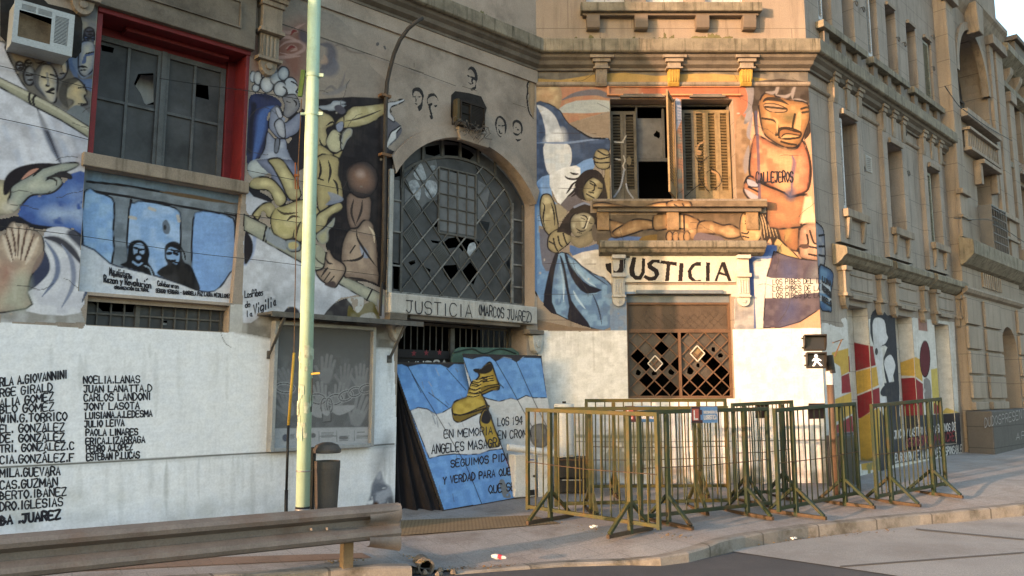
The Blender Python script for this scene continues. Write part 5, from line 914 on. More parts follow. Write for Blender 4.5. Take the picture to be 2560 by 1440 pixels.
# blue painted panel under the red window
r = Ras(FA, -.10, -6.86, -5.04, 2.66, 4.1, .010, .010, 1.35); r.ctx(0, 380, 3.13)
r.fill([(600, 80), (2000, 300), (2000, 1250), (600, 1150)], (96, 106, 116), n=1, c2=(112, 124, 136)); r.fill([(680, 130), (1920, 330), (1890, 400), (680, 230)], (92, 118, 142), n=1, c2=(84, 100, 118)); r.lines(.022, DK, [(680, 232), (1000, 265), (1300, 320), (1700, 385)], [(680, 300), (1000, 350), (1500, 440), (1860, 500)], [(1850, 490), (1835, 800)], [(1025, 375), (1020, 440)]); r.line([(1250, 310), (1500, 350), (1860, 410)], .05, (92, 74, 52), taper=True)
BL = (112, 150, 196); B2_ = (96, 132, 178)
r.fill([(660, 310), (760, 318), (845, 345), (893, 400), (885, 600), (872, 880), (650, 740)], BL, c2=(130, 162, 194), ol=DK, ow=.014, n=2); r.fill([(1010, 450), (1050, 400), (1130, 385), (1330, 425), (1395, 460), (1413, 520), (1412, 760), (1410, 1010), (1200, 965), (1004, 920)], BL, c2=(136, 164, 198), ol=DK, ow=.014, n=2); r.fill([(1512, 530), (1550, 470), (1640, 465), (1790, 505), (1838, 560), (1840, 800), (1880, 890), (1760, 1010), (1680, 1090), (1560, 1090), (1500, 900)], (106, 148, 202), c2=(96, 136, 190), ol=DK, ow=.014, n=2)
r.fill([(1270, 560), (1300, 530), (1330, 580), (1320, 640), (1280, 630)], (84, 96, 112), mott=.35); r.oval(1290, 590, 12, 20, (40, 42, 46)); r.lines(.03, (176, 160, 130), [(1020, 510), (1060, 520)], [(1390, 500), (1400, 540)], [(1170, 440), (1210, 455)], op=.7)
r.fill([(630, 720), (860, 872), (980, 908), (1200, 965), (1380, 1022), (1560, 1088), (1680, 1088), (1750, 1025), (1800, 945), (1890, 880), (2000, 900), (2000, 1260), (630, 1160)], (184, 186, 192), n=2, c2=(172, 176, 186), ol=(50, 58, 76), ow=.012)
K = (24, 24, 28)
r.fill([(940, 885), (990, 855), (1000, 780), (1010, 720), (1050, 692), (1110, 692), (1155, 735), (1170, 800), (1160, 860), (1190, 910), (1205, 968), (1060, 925)], K, n=4); r.fill([(1042, 750), (1060, 720), (1100, 712), (1125, 740), (1128, 790), (1112, 800), (1095, 790), (1062, 792), (1048, 800)], (118, 146, 180), n=3); r.lines(.02, K, [(1052, 750), (1075, 755)], [(1095, 765), (1120, 762)], [(1085, 760), (1082, 785)]); r.oval(1084, 828, 20, 16, (120, 150, 190)); r.line([(1040, 860), (1080, 885), (1110, 870)], .018, (110, 140, 176)); r.lines(.012, (120, 140, 160), [(1130, 890), (1170, 910), (1190, 960)])
r.fill([(1235, 960), (1260, 910), (1310, 880), (1290, 830), (1290, 750), (1310, 715), (1360, 700), (1410, 725), (1415, 790), (1440, 860), (1490, 890), (1530, 970), (1558, 1085), (1400, 1030)], K, n=4, c2=(46, 46, 50)); r.fill([(1305, 775), (1330, 745), (1380, 760), (1405, 790), (1400, 850), (1380, 880), (1345, 860), (1320, 845), (1300, 820)], (112, 146, 186), n=3); r.lines(.03, K, [(1312, 795), (1335, 792)], [(1362, 790), (1385, 800)]); r.lines(.018, K, [(1340, 765), (1400, 780)], [(1335, 852), (1370, 848)], [(1310, 845), (1400, 870)]); r.line([(1410, 740), (1440, 790), (1450, 840)], .014, K)
r.wear(.02, .09, .05, (70, 66, 60, .2)); r.build('mural', B1)
# lettering on the left wall
b = MB(INK)
names = [('RLA A.GIOVANNINI', 0, 966, 167, 945, 22), ('RGE GIRALD', 0, 992, 130, 977, 21), ('ALIA GOMEZ', 0, 1018, 133, 1000, 21), ('BLO GOMEZ', 0, 1034, 134, 1026, 21), ('WIN.G.TORRICO', 0, 1057, 167, 1050, 21), ('EL. GONZÁLEZ', 0, 1082, 160, 1077, 21), ('DE. GONZÁLEZ', 0, 1106, 160, 1101, 20), ('TRI. GONZÁLEZ.C', 0, 1131, 184, 1123, 20), ('CIA.GONZÁLEZ.F', 0, 1159, 184, 1153, 21), ('MILA.GUEVARA', 0, 1193, 150, 1187, 22), ('CAS.GUZMÁN', 0, 1223, 143, 1214, 22), ('BERTO.IBAÑEZ', 0, 1249, 165, 1238, 21), ('DRO.IGLESIAS', 0, 1277, 156, 1264, 22), ('BA .JUAREZ', 2, 1312, 150, 1296, 23),
         ('NOELIA.LANAS', 209, 958, 349, 957, 19), ('JUAN LANATTA.D', 210, 981, 379, 978, 18), ('CARLOS LANDONI', 210, 1003, 376, 999, 19), ('JONY LASOTA', 211, 1025, 348, 1022, 18), ('LUISIANA.A.LEDESMA', 214, 1047, 380, 1041, 17), ('JULIO LEIVA', 212, 1068, 310, 1064, 17), ('PAOLA LINARES', 215, 1089, 344, 1087, 17), ('ERICA.LIZARRAGA', 215, 1111, 362, 1106, 17), ('PEDRO A.LOPEZ', 216, 1131, 331, 1124, 17), ('ESTEBAN P.LUCAS', 217, 1151, 348, 1145, 18)]
for i, (t, x0, y0, x1, y1, h) in enumerate(names):
    text(b, FA, .004, t, (x0, y0), (x1, y1), h*.9, .0150 if i != 13 else .023, seed=i, jit=.03)
    if i in (13, 23): b.build('painted_names', B1); b = MB(INK)
for t, x0, y0, x1, y1, h, w_ in (('LosPibes', 612, 744, 657, 738, 17, .013), ('de', 613, 769, 625, 767, 15, .013), ('la', 616, 792, 631, 790, 15, .013)): text(b, FA, .004, t, (x0, y0), (x1, y1), h, w_, seed=3)
text(b, FA, .004, 'Vigilia', (634, 786), (690, 762), 24, .016, seed=3)
b.build('painted_note', B1)
b = MB(INK)
for t, x0, y0, x1, y1, h, w_ in (('Muralistas', 274, 681, 322, 691, 13, .009), ('Piqueteros de', 274, 688, 329, 697, 11, .012), ('Razón y Revolución', 260, 705, 377, 720, 17, .015), ('Colaboraron', 394, 714, 446, 721, 12, .012), ('ORGANIZACIÓN CULTURAL', 286, 722, 372, 729, 7, .010), ('SERGIO VERGARA - GABRIELA PAZ LAURA MEJILLONES', 390, 731, 577, 745, 9, .011)):
    b = MB(INK); text(b, FA, -.094, t, (x0, y0), (x1, y1), h, w_, seed=9); b.build('painted_credit', B1)
b = MB(INK); text(b, FA, .113, 'JUSTICIA', (1016, 781), (1180, 793), 30, .016, seed=4); b.build('painted_word', B1)
b = MB(INK); text(b, FA, .113, '(MARCOS JUAREZ)', (1196, 786), (1330, 806), 24, .018, seed=5); b.build('painted_name', B1)
# ------------------------------------------------------------------ mural of the sunlit front
r = Ras(FC, 0, 0, 4.638, .1, 7.06, .0095, .0095, 1.3); FL2 = (146, 132, 94); NV = (50, 66, 94); LB = (96, 134, 182); CW = (192, 192, 190)
r.ctx(0, 0, 1)
r.fill([(1340, 176), (2030, 176), (2030, 206), (1340, 206)], (90, 86, 80), n=1, c2=(108, 102, 92)); r.fill([(1340, 196), (1400, 200), (1475, 188), (1560, 182), (1640, 190), (1700, 186), (1780, 184), (1875, 192), (1885, 204), (1340, 206)], (150, 122, 60), n=2)
r.fill([(1340, 206), (1530, 208), (1860, 208), (1885, 212), (1885, 330), (1850, 420), (1845, 505), (1690, 505), (1690, 248), (1525, 248), (1520, 280), (1345, 330)], (156, 106, 78), n=1, c2=(150, 116, 84)); r.fill([(1600, 208), (1870, 208), (1885, 300), (1850, 380), (1838, 248), (1600, 248)], (156, 84, 52), n=1, soft=.05)
r.fill([(1340, 330), (1525, 280), (1525, 350), (1460, 330), (1400, 300)], (132, 114, 94), n=1); r.fill([(1400, 270), (1440, 252), (1524, 252), (1524, 280), (1404, 282)], (146, 152, 150), n=2, mott=.12); r.line([(1405, 250), (1440, 236), (1490, 231), (1520, 240), (1560, 246)], .11, (96, 92, 100), taper=True); r.fill([(1885, 206), (2030, 206), (2060, 825), (1860, 825), (1870, 500), (1850, 420)], (178, 130, 94), n=1, c2=(168, 128, 98))
r.fill([(1840, 300), (1868, 300), (1880, 420), (1880, 505), (1842, 505), (1838, 420)], (112, 88, 62), n=2, c2=(136, 110, 82)); r.fill([(1690, 250), (1706, 250), (1706, 505), (1684, 505)], (128, 92, 70), n=1, c2=(96, 102, 96)); r.fill([(1682, 262), (1700, 250), (1704, 300), (1690, 330), (1686, 400)], (118, 128, 150), n=2)
r.fill([(1876, 206), (1886, 206), (1880, 290), (1860, 310), (1868, 270)], (118, 116, 122), n=3, c2=(80, 78, 82))
r.ctx(1300, 200, 4)
r.fill([(140, 40), (300, 30), (390, 60), (420, 150), (400, 270), (360, 310), (290, 245), (140, 240)], (160, 134, 96), edge=(126, 108, 84), ew=.12, n=3, c2=(176, 156, 116)); r.fill([(200, 110), (300, 100), (330, 190), (220, 200)], (170, 120, 74), soft=.1, op=.6)
r.fill([(130, 240), (290, 240), (400, 310), (430, 360), (490, 440), (600, 510), (720, 575), (880, 585), (905, 640), (880, 730), (720, 790), (560, 860), (300, 945), (150, 1040), (140, 800), (125, 640)], NV, c2=(66, 84, 114), n=2, ol=(30, 32, 40), ow=.012)
r.fill([(170, 250), (260, 282), (340, 350), (390, 450), (430, 625), (270, 625), (255, 500), (215, 350)], (158, 162, 168), c2=(182, 186, 190), n=3); r.fill([(250, 632), (460, 632), (515, 720), (500, 860), (400, 910), (290, 940), (245, 800)], CW, c2=(176, 182, 186), n=3); r.fill([(300, 560), (420, 500), (432, 625), (270, 625)], (196, 198, 200), soft=.08); r.line([(140, 630), (300, 628), (480, 628), (700, 600), (880, 585)], .03, (104, 126, 160), taper=True); r.line([(490, 440), (600, 515), (720, 580), (880, 590)], .04, (28, 30, 40), taper=True)
r.fill([(150, 1040), (290, 948), (330, 1200), (400, 1260), (350, 1440), (100, 1440), (125, 1200)], LB, c2=(112, 150, 196), n=2); r.fill([(560, 855), (720, 780), (745, 880), (600, 945)], LB, n=2); r.fill([(295, 945), (560, 855), (605, 935), (560, 1080), (500, 1190), (410, 1255), (340, 1160)], CW, n=2, c2=(204, 204, 204)); r.fill([(600, 1060), (560, 1180), (500, 1190), (560, 1040)], (104, 136, 176), n=2)
r.fill([(850, 880), (900, 870), (905, 1210), (860, 1210), (840, 1000)], (142, 124, 84), n=1, ol=DK, ow=.010); r.fill([(740, 760), (770, 700), (830, 690), (890, 720), (905, 820), (880, 885), (800, 890), (750, 850)], FL2, edge=(104, 94, 68), ew=.07, ol=DK, ow=.014, n=3); r.lines(.02, DK, [(745, 770), (800, 790), (890, 770)], [(745, 820), (800, 830), (890, 825)], [(780, 710), (850, 750), (890, 750)])
r.fill([(370, 1240), (400, 1250), (560, 1080), (620, 1200), (700, 1240), (720, 1300), (450, 1320), (380, 1330)], (96, 88, 92), n=2); r.fill([(545, 1120), (560, 1010), (620, 930), (690, 895), (770, 900), (830, 960), (860, 1080), (870, 1210), (760, 1212), (620, 1200)], (44, 37, 37), n=3)
r.lines(.03, (44, 37, 37), [(620, 950), (560, 990), (480, 985), (445, 955)], [(590, 940), (540, 940), (500, 925)], [(590, 1000), (530, 1040), (490, 1100), (460, 1140)], [(570, 1060), (530, 1120), (470, 1170)], [(560, 1090), (560, 1130), (510, 1170)], taper=True)
r.fill([(630, 1090), (660, 1020), (710, 980), (760, 965), (815, 1000), (835, 1060), (815, 1130), (770, 1195), (720, 1215), (665, 1212), (635, 1165)], (136, 122, 84), edge=(78, 70, 48), ew=.09, ol=DK, ow=.014, n=3, c2=(170, 158, 118)); r.lines(.018, DK, [(700, 1030), (730, 1050)], [(785, 1080), (815, 1085)], [(745, 1050), (740, 1100), (720, 1110)], [(665, 1140), (700, 1160), (740, 1180)], [(700, 1010), (740, 1030), (760, 1060)], [(690, 1120), (735, 1130)]); r.fill([(720, 970), (790, 965), (825, 1040), (780, 1000)], (44, 37, 37), n=3)
r.ctx(1300, 460, 3.893)
r.fill([(130, 90), (225, 110), (190, 260), (195, 600), (290, 850), (260, 1000), (235, 1170), (150, 1045), (80, 850), (60, 650), (100, 400)], (80, 120, 166), c2=(92, 132, 172), n=2); r.fill([(190, 430), (280, 500), (285, 600), (345, 690), (290, 850), (215, 780)], (92, 92, 106), n=2); r.fill([(330, 190), (460, 260), (420, 340), (360, 400)], (142, 130, 104), n=2)
r.fill([(480, 590), (600, 622), (760, 570), (870, 525), (870, 590), (740, 645), (520, 715)], (66, 98, 150), n=2); r.fill([(500, 705), (740, 640), (880, 680), (890, 990), (730, 885), (590, 800)], (182, 174, 162), n=2, c2=(196, 192, 184))
r.fill([(345, 690), (470, 680), (600, 800), (730, 880), (890, 985), (890, 1395), (700, 1402), (500, 1335), (350, 1262), (230, 1180), (270, 950)], (78, 110, 148), c2=(104, 140, 172), n=2, ol=(30, 30, 40), ow=.014)
FD_ = (30, 30, 42)
r.fill([(340, 680), (374, 690), (346, 800), (320, 960), (312, 1150), (366, 1280), (232, 1190), (258, 950), (300, 800)], FD_, n=2); r.fill([(385, 690), (425, 760), (465, 960), (500, 1130), (600, 1270), (690, 1402), (500, 1340), (462, 1290), (478, 1190), (443, 1000), (418, 850)], FD_, n=2); r.fill([(428, 655), (478, 730), (560, 890), (680, 990), (800, 1032), (650, 1070), (540, 975), (466, 820)], FD_, n=2)
r.lines(.03, (150, 176, 196), [(395, 800), (420, 950), (425, 1150)], [(520, 790), (640, 930), (740, 1000)], [(520, 1040), (560, 1120), (640, 1220)], taper=True); r.lines(.02, (40, 52, 76), [(700, 1060), (760, 1200), (800, 1380)], [(560, 760), (700, 880), (860, 990)], taper=True)
r.line([(470, 720), (560, 830), (720, 980)], .10, (124, 158, 184), taper=True, soft=.9, op=.7); r.line([(390, 760), (400, 950), (380, 1150)], .10, (116, 150, 180), taper=True, soft=.9, op=.6)
r.fill([(195, 200), (212, 120), (245, 98), (295, 110), (335, 190), (355, 300), (372, 440), (300, 480), (285, 500), (230, 430), (200, 320)], FL2, edge=(108, 98, 72), ew=.09, ol=DK, ow=.014, n=4, c2=(178, 164, 122)); r.lines(.02, DK, [(215, 180), (240, 220), (225, 330), (245, 440)], [(300, 180), (330, 280), (340, 420)], taper=True); r.fill([(285, 500), (370, 440), (480, 470), (492, 560), (400, 640), (350, 672), (285, 640), (268, 590)], FL2, edge=(108, 98, 72), ew=.07, ol=DK, ow=.014, n=3); r.lines(.02, DK, [(370, 510), (385, 580), (410, 610)], [(325, 530), (340, 600), (365, 650)], [(420, 480), (440, 550), (460, 590)], [(285, 560), (340, 590)])
r.fill([(360, 470), (380, 420), (430, 330), (520, 225), (620, 190), (720, 225), (755, 330), (730, 400), (640, 300), (560, 300), (520, 420), (490, 500), (420, 470)], (44, 38, 36), n=3, c2=(58, 48, 44)); r.line([(530, 225), (620, 188), (680, 200)], .03, (116, 126, 148)); r.fill([(490, 350), (520, 300), (560, 280), (650, 275), (720, 320), (725, 400), (690, 450), (640, 490), (570, 517), (520, 500), (490, 430)], (136, 125, 98), edge=(74, 68, 54), ew=.08, ol=DK, ow=.014, n=3, c2=(168, 160, 132)); r.fill([(545, 300), (600, 250), (720, 270), (735, 340), (680, 300), (640, 265), (580, 285)], (44, 38, 36), n=3)
r.lines(.02, DK, [(585, 300), (640, 315), (660, 350)], [(595, 330), (630, 345)], [(665, 375), (700, 385)], [(650, 350), (630, 420), (600, 430)], [(545, 430), (590, 460), (640, 450)], [(560, 470), (600, 480)], taper=True); r.line([(680, 320), (640, 430)], .03, (190, 184, 158), taper=True)
r.fill([(500, 500), (570, 520), (690, 455), (715, 560), (600, 622), (530, 605), (490, 560)], (136, 122, 92), n=3, edge=(96, 88, 70), ew=.08); r.fill([(700, 410), (760, 400), (880, 455), (880, 530), (720, 560)], (88, 78, 68), n=2)
# the clasped arms under the window sill
r.fill([(745, 300), (1640, 290), (1640, 585), (745, 590)], (82, 72, 60), n=1, c2=(98, 86, 70)); r.fill([(870, 530), (1000, 510), (1200, 520), (1160, 560), (880, 590)], (66, 92, 140), n=3); r.fill([(1180, 520), (1320, 490), (1440, 500), (1440, 585), (1180, 585)], (112, 86, 34), n=3)
ARM = dict(edge=(78, 56, 34), ew=.09, ol=DK, ow=.016, n=4, c2=(166, 134, 90)); AR = (138, 106, 68)
r.fill([(745, 340), (790, 320), (880, 350), (1010, 385), (1030, 430), (960, 520), (890, 510), (870, 450), (760, 445)], AR, **ARM); r.fill([(900, 470), (1000, 400), (1110, 345), (1250, 350), (1340, 385), (1350, 430), (1200, 450), (1110, 480), (960, 520)], AR, **ARM); r.fill([(1330, 380), (1440, 300), (1500, 295), (1620, 300), (1640, 440), (1480, 440), (1400, 470), (1340, 430)], AR, **ARM)
r.ctx(1660, 480, 4.115)
r.fill([(-70, 200), (1020, 200), (1020, 530), (-70, 530)], (86, 72, 54), n=1, c2=(100, 82, 62)); r.fill([(-100, 240), (40, 230), (210, 230), (320, 270), (370, 310), (370, 420), (300, 490), (210, 420), (60, 380), (-100, 390)], AR, **ARM); r.fill([(360, 315), (480, 300), (600, 340), (690, 335), (790, 400), (780, 460), (660, 480), (560, 440), (420, 430), (340, 440)], AR, **ARM); r.fill([(340, 420), (480, 440), (600, 470), (600, 520), (320, 520)], (86, 76, 84), n=3)
for x in (55, 120, 180, 235): r.oval(x, 460, 34, 56, AR, edge=(112, 84, 54), ew=.05, ol=DK, ow=.012)
r.lines(.022, DK, [(80, 300), (130, 270), (140, 320), (100, 330)], [(30, 340), (110, 370), (190, 380)], [(205, 230), (210, 400)])
r.fill([(1040, 100), (1190, 60), (1300, 60), (1470, 20), (1465, 130), (1405, 250), (1390, 400), (1370, 610), (1200, 500), (1150, 330)], (150, 98, 54), edge=(92, 62, 42), ew=.2, ol=DK, ow=.020, n=3, c2=(136, 104, 56)); r.line([(1280, 130), (1290, 330), (1250, 500)], .12, (136, 120, 62), taper=True, soft=.9, op=.6); r.lines(.03, (100, 72, 56), [(1060, 140), (1150, 110), (1230, 100)], [(1080, 180), (1200, 130)], taper=True)
r.fill([(780, 400), (790, 260), (830, 210), (920, 230), (990, 300), (1000, 450), (950, 515), (850, 515), (800, 470)], (164, 128, 80), edge=(104, 80, 50), ew=.07, ol=DK, ow=.012, n=3, c2=(184, 152, 102)); r.lines(.02, DK, [(840, 300), (920, 305)], [(840, 325), (900, 345)], [(860, 370), (960, 380)], [(800, 420), (850, 430), (870, 410)], [(810, 455), (870, 470)]); r.fill([(820, 230), (880, 190), (980, 180), (1060, 180), (1150, 260), (1160, 340), (1200, 460), (1210, 550), (1170, 480), (1120, 560), (1090, 480), (1040, 550), (1010, 450), (980, 340), (940, 290), (900, 260), (860, 240)], (46, 39, 34), n=3)
for k in range(6): r.line([(960+k*26, 230), (990+k*26, 320), (1000+k*34, 470)], .018, (150, 124, 88), taper=True)
r.fill([(1160, 470), (1240, 540), (1390, 680), (1300, 680), (1140, 600)], (158, 130, 78), n=2, ol=DK, ow=.014); r.fill([(1390, 400), (1430, 340), (1530, 305), (1640, 330), (1640, 740), (1580, 715), (1420, 685), (1385, 600)], (158, 118, 92), edge=(90, 66, 54), ew=.15, ol=DK, ow=.02, n=3, c2=(178, 140, 112)); r.lines(.026, DK, [(1470, 440), (1480, 540), (1400, 560)], [(1500, 400), (1540, 520), (1580, 530)], [(1480, 560), (1590, 580)], [(1490, 640), (1590, 660)]); r.fill([(1400, 540), (1490, 540), (1480, 580), (1420, 580)], (70, 52, 48), n=3)
r.fill([(890, 690), (1010, 670), (1100, 670), (1060, 870), (1030, 1120), (1025, 1400), (720, 1400), (720, 1100), (880, 1000)], (178, 172, 164), n=1, c2=(160, 162, 166)); r.fill([(1005, 560), (1160, 555), (1110, 680), (960, 690), (870, 760), (860, 690), (960, 640)], (56, 84, 142), n=3, c2=(74, 106, 160)); r.line([(885, 700), (900, 800), (905, 1000), (925, 1400)], .075, (50, 74, 124), soft=.2)
r.fill([(1130, 610), (1270, 660), (1400, 690), (1640, 715), (1640, 1180), (1400, 1335), (1200, 1392), (1020, 1400), (1040, 1090), (1060, 860)], (68, 60, 74), n=1, c2=(82, 74, 84), ol=DK, ow=.012); r.fill([(1230, 720), (1350, 760), (1330, 900), (1230, 890)], (60, 70, 110), soft=.12, op=.7); r.fill([(1230, 1100), (1360, 1120), (1340, 1300), (1220, 1360)], (54, 64, 104), soft=.12, op=.7); r.fill([(1055, 872), (1100, 885), (1640, 900), (1640, 1030), (1400, 1050), (1300, 1090), (1040, 1092)], (186, 180, 168), n=1); r.fill([(1560, 760), (1600, 800), (1600, 890), (1500, 880)], (96, 98, 104), soft=.1)
# the bowed man beside the corner
r.ctx(1660, 180, 3.789)
r.fill([(845, 95), (1370, 95), (1375, 300), (1300, 280), (1210, 262), (1060, 230), (945, 205), (895, 320), (880, 540), (905, 700), (945, 850), (890, 740), (860, 560), (845, 400)], (50, 43, 38), n=2, c2=(70, 62, 56))
for l in ([(1090, 110), (1070, 170), (1060, 215)], [(960, 190), (1020, 200), (1060, 180)], [(1250, 120), (1220, 190), (1215, 255)], [(1060, 220), (1150, 235), (1210, 200)], [(1215, 260), (1280, 270), (1350, 285)]): r.line(l, .06, (118, 110, 108), taper=True, soft=.8)
r.fill([(750, 400), (790, 330), (790, 220), (770, 130), (840, 130), (850, 220), (830, 330), (790, 380)], (108, 104, 108), n=3); r.line([(840, 400), (815, 500), (800, 600), (830, 650)], .07, (112, 108, 114), taper=True, soft=.7); r.line([(800, 700), (780, 850), (770, 960)], .10, (116, 108, 108), taper=True, soft=.8)
r.fill([(815, 990), (820, 760), (860, 600), (930, 620), (1040, 680), (1160, 735), (1260, 720), (1310, 650), (1350, 740), (1385, 900), (1365, 1060), (1345, 1130), (1200, 1180), (1130, 1150), (930, 1040)], (164, 98, 62), edge=(96, 58, 42), ew=.17, ol=DK, ow=.020, n=3, c2=(186, 132, 86)); r.fill([(1100, 760), (1200, 760), (1230, 900), (1200, 1100), (1110, 1080), (1090, 900)], (184, 142, 94), soft=.14, op=.8); r.line([(1210, 790), (1235, 860), (1215, 980), (1210, 1130)], .07, (96, 82, 104), taper=True, soft=.8); r.fill([(1280, 820), (1340, 800), (1340, 1060), (1270, 1080)], (184, 96, 66), soft=.12, op=.7)
r.fill([(905, 390), (900, 300), (950, 205), (1060, 232), (1200, 265), (1360, 300), (1380, 440), (1340, 560), (1310, 640), (1250, 712), (1150, 715), (1030, 655), (940, 570)], (150, 104, 52), edge=(84, 58, 34), ew=.16, ol=DK, ow=.018, n=3, c2=(170, 124, 70)); r.fill([(1110, 400), (1240, 380), (1250, 470), (1150, 480)], (104, 88, 52), soft=.08); r.fill([(1260, 400), (1300, 390), (1290, 570), (1240, 570)], (172, 130, 78), n=2)
r.line([(935, 285), (980, 255), (1090, 265), (1180, 310)], .07, (44, 36, 30), taper=True); r.fill([(940, 310), (1040, 300), (1160, 345), (1140, 380), (1000, 375)], (150, 114, 78), ol=(44, 34, 26), ow=.012, n=3); r.lines(.030, (44, 36, 28), [(960, 330), (1060, 340), (1160, 350)], [(1310, 385), (1370, 375)], [(1300, 350), (1350, 335), (1370, 340)], [(1240, 400), (1220, 540), (1290, 575)], [(1080, 600), (1090, 540), (1180, 530), (1290, 570), (1290, 610)], [(1090, 620), (1170, 635), (1280, 620)], [(1110, 660), (1180, 680), (1250, 690)], [(930, 440), (1040, 460), (1080, 520), (1060, 600)])
r.fill([(1090, 610), (1095, 560), (1130, 540), (1180, 545), (1240, 565), (1290, 575), (1290, 600), (1220, 590), (1160, 585), (1125, 600), (1110, 630)], (128, 84, 44), n=3, ol=(44, 34, 26), ow=.014); r.line([(1110, 625), (1160, 612), (1270, 612)], .03, (168, 128, 78), taper=True); r.line([(1030, 430), (1070, 470), (1070, 580)], .04, (178, 138, 84), taper=True, soft=.8)
r.line([(1380, 480), (1370, 560), (1330, 640)], .08, (44, 36, 32), taper=True); r.line([(1330, 640), (1375, 800), (1390, 950), (1365, 1110), (1290, 1160)], .035, (44, 34, 30), taper=True)
r.fill([(775, 1020), (820, 985), (900, 1035), (1130, 1140), (1200, 1185), (1335, 1165), (1350, 1280), (1300, 1430), (1280, 1470), (1000, 1470), (960, 1250), (830, 1220), (755, 1130)], (156, 98, 60), edge=(92, 60, 44), ew=.15, ol=DK, ow=.020, n=3, c2=(148, 108, 66)); r.fill([(785, 1010), (880, 1050), (890, 1090), (800, 1080)], (134, 134, 146), n=3, ol=DK, ow=.012); r.fill([(760, 1110), (830, 1140), (900, 1190), (820, 1200)], (136, 132, 140), n=3); r.lines(.026, DK, [(800, 1090), (890, 1135)], [(890, 1040), (1000, 1090), (1140, 1142)]); r.fill([(1160, 1130), (1230, 1110), (1220, 1200), (1180, 1200)], (70, 72, 98), soft=.06)
r.line([(870, 380), (890, 700), (905, 1220)], .05, (62, 62, 90), op=.75); r.fill([(1335, 1180), (1390, 1180), (1440, 1430), (1290, 1430)], (208, 164, 124), n=1, soft=.02)
# white paint below
r.ctx(0, 0, 1); r.fill([(1345, 826), (1450, 828), (1575, 824), (1700, 824), (1850, 823), (2060, 820), (2100, 1260), (1340, 1300)], (196, 194, 188), n=1, c2=(204, 202, 198)); r.fill([(1525, 760), (1572, 750), (1572, 826), (1525, 826)], (98, 122, 152), n=1, c2=(112, 124, 140)); r.fill([(1838, 740), (1885, 740), (1885, 823), (1836, 823)], (122, 122, 124), n=1, c2=(146, 142, 138)); r.fill([(1340, 798), (1420, 815), (1520, 826), (1345, 826)], (118, 98, 78), n=1)
r.fill([(1530, 712), (1870, 712), (1872, 742), (1530, 742)], (176, 168, 152), n=1); r.fill([(1525, 732), (1640, 730), (1700, 742), (1525, 748)], (96, 122, 152), n=2)
r.fill([(1520, 1080), (1640, 1085), (1640, 1170), (1520, 1160)], (118, 118, 96), mott=.3, soft=.06, op=.8); r.line([(1440, 1104), (1700, 1104), (2068, 1100)], .012, (96, 92, 84)); r.line([(1440, 1090), (1560, 1092), (1640, 1090)], .05, (84, 88, 56), op=.6, soft=.9)
for k in range(26): x = RNG.uniform(1350, 2060); y = RNG.choice([830, 1000, 1104]); r.line([(x, y), (x+RNG.uniform(-3, 3), y+RNG.uniform(30, 110))], RNG.uniform(.02, .06), (132, 126, 112), taper=True, op=RNG.uniform(.08, .3), soft=.9)
for k in range(60): r.oval(RNG.uniform(1360, 2060), RNG.uniform(1165, 1214), RNG.uniform(10, 40), RNG.uniform(4, 16), RNG.choice([(104, 92, 74), (120, 84, 58), (90, 92, 70)]), op=RNG.uniform(.2, .6), soft=.05)
for k in range(12): r.line([(1350+RNG.uniform(0, 700), 480+RNG.uniform(0, 330)), (1350, 500)], .001, DK) if False else None
for y in (332, 470, 552, 658, 735): r.line([(1345, y), (1490, y+2)], .006, (50, 46, 44), op=.8)
r.cracks(26, 1340, 2050, 200, 820, 5)
for h in hC: r.cut(h)
r.cut([(.9, 4.60), (3.82, 4.60), (3.82, 4.80), (.9, 4.80)]); r.wear(.05, .08, .05, (84, 74, 60, .22)); r.build('mural', B1)
def justicia(r):
    KK = (34, 30, 30); r.ctx(1300, 460, 3.893)
    for P in ([(965, 665), (1080, 690), (1070, 720), (1030, 720), (1020, 830), (990, 880), (950, 900), (890, 890), (840, 840), (825, 775), (890, 765), (905, 830), (935, 850), (960, 820), (970, 720), (950, 710)], [(1092, 705), (1135, 715), (1115, 840), (1125, 885), (1155, 895), (1180, 850), (1185, 720), (1222, 725), (1215, 870), (1180, 935), (1120, 935), (1065, 890), (1060, 820)],
              [(1360, 735), (1365, 775), (1310, 765), (1285, 790), (1345, 830), (1360, 880), (1320, 940), (1250, 945), (1195, 910), (1215, 880), (1270, 905), (1310, 890), (1300, 860), (1240, 820), (1235, 770), (1280, 735)], [(1370, 740), (1530, 760), (1525, 800), (1465, 790), (1450, 970), (1405, 975), (1425, 785), (1365, 775)], [(1550, 765), (1595, 770), (1580, 970), (1535, 975)]): r.fill(P, KK, n=1, soft=.004)
    r.ctx(1660, 480, 4.115)
    for P in ([(385, 720), (380, 765), (320, 765), (285, 810), (290, 870), (330, 905), (385, 900), (380, 935), (310, 940), (250, 890), (240, 810), (280, 745), (330, 720)], [(430, 720), (475, 722), (470, 935), (428, 938)]): r.fill(P, KK, n=1, soft=.004)
    r.fill([(590, 718), (630, 718), (705, 938), (665, 938), (640, 870), (570, 850), (545, 935), (508, 935)], KK, n=1, soft=.004); r.fill([(600, 770), (625, 840), (578, 820)], (176, 168, 152), n=1)
    return r
justicia(Ras(FC, .03, 1.43, 3.29, 3.43, 3.86, .008, .008, 1.2)).build('painted_word', B1); justicia(Ras(FC, .03, 1.0, 1.225, 3.43, 3.86, .008, .008, 1.2)).build('painted_word', B1); justicia(Ras(FC, .10, 1.247, 1.423, 3.57, 3.79, .008, .008, 1.2)).build('painted_word', B1)
b = MB(INK)
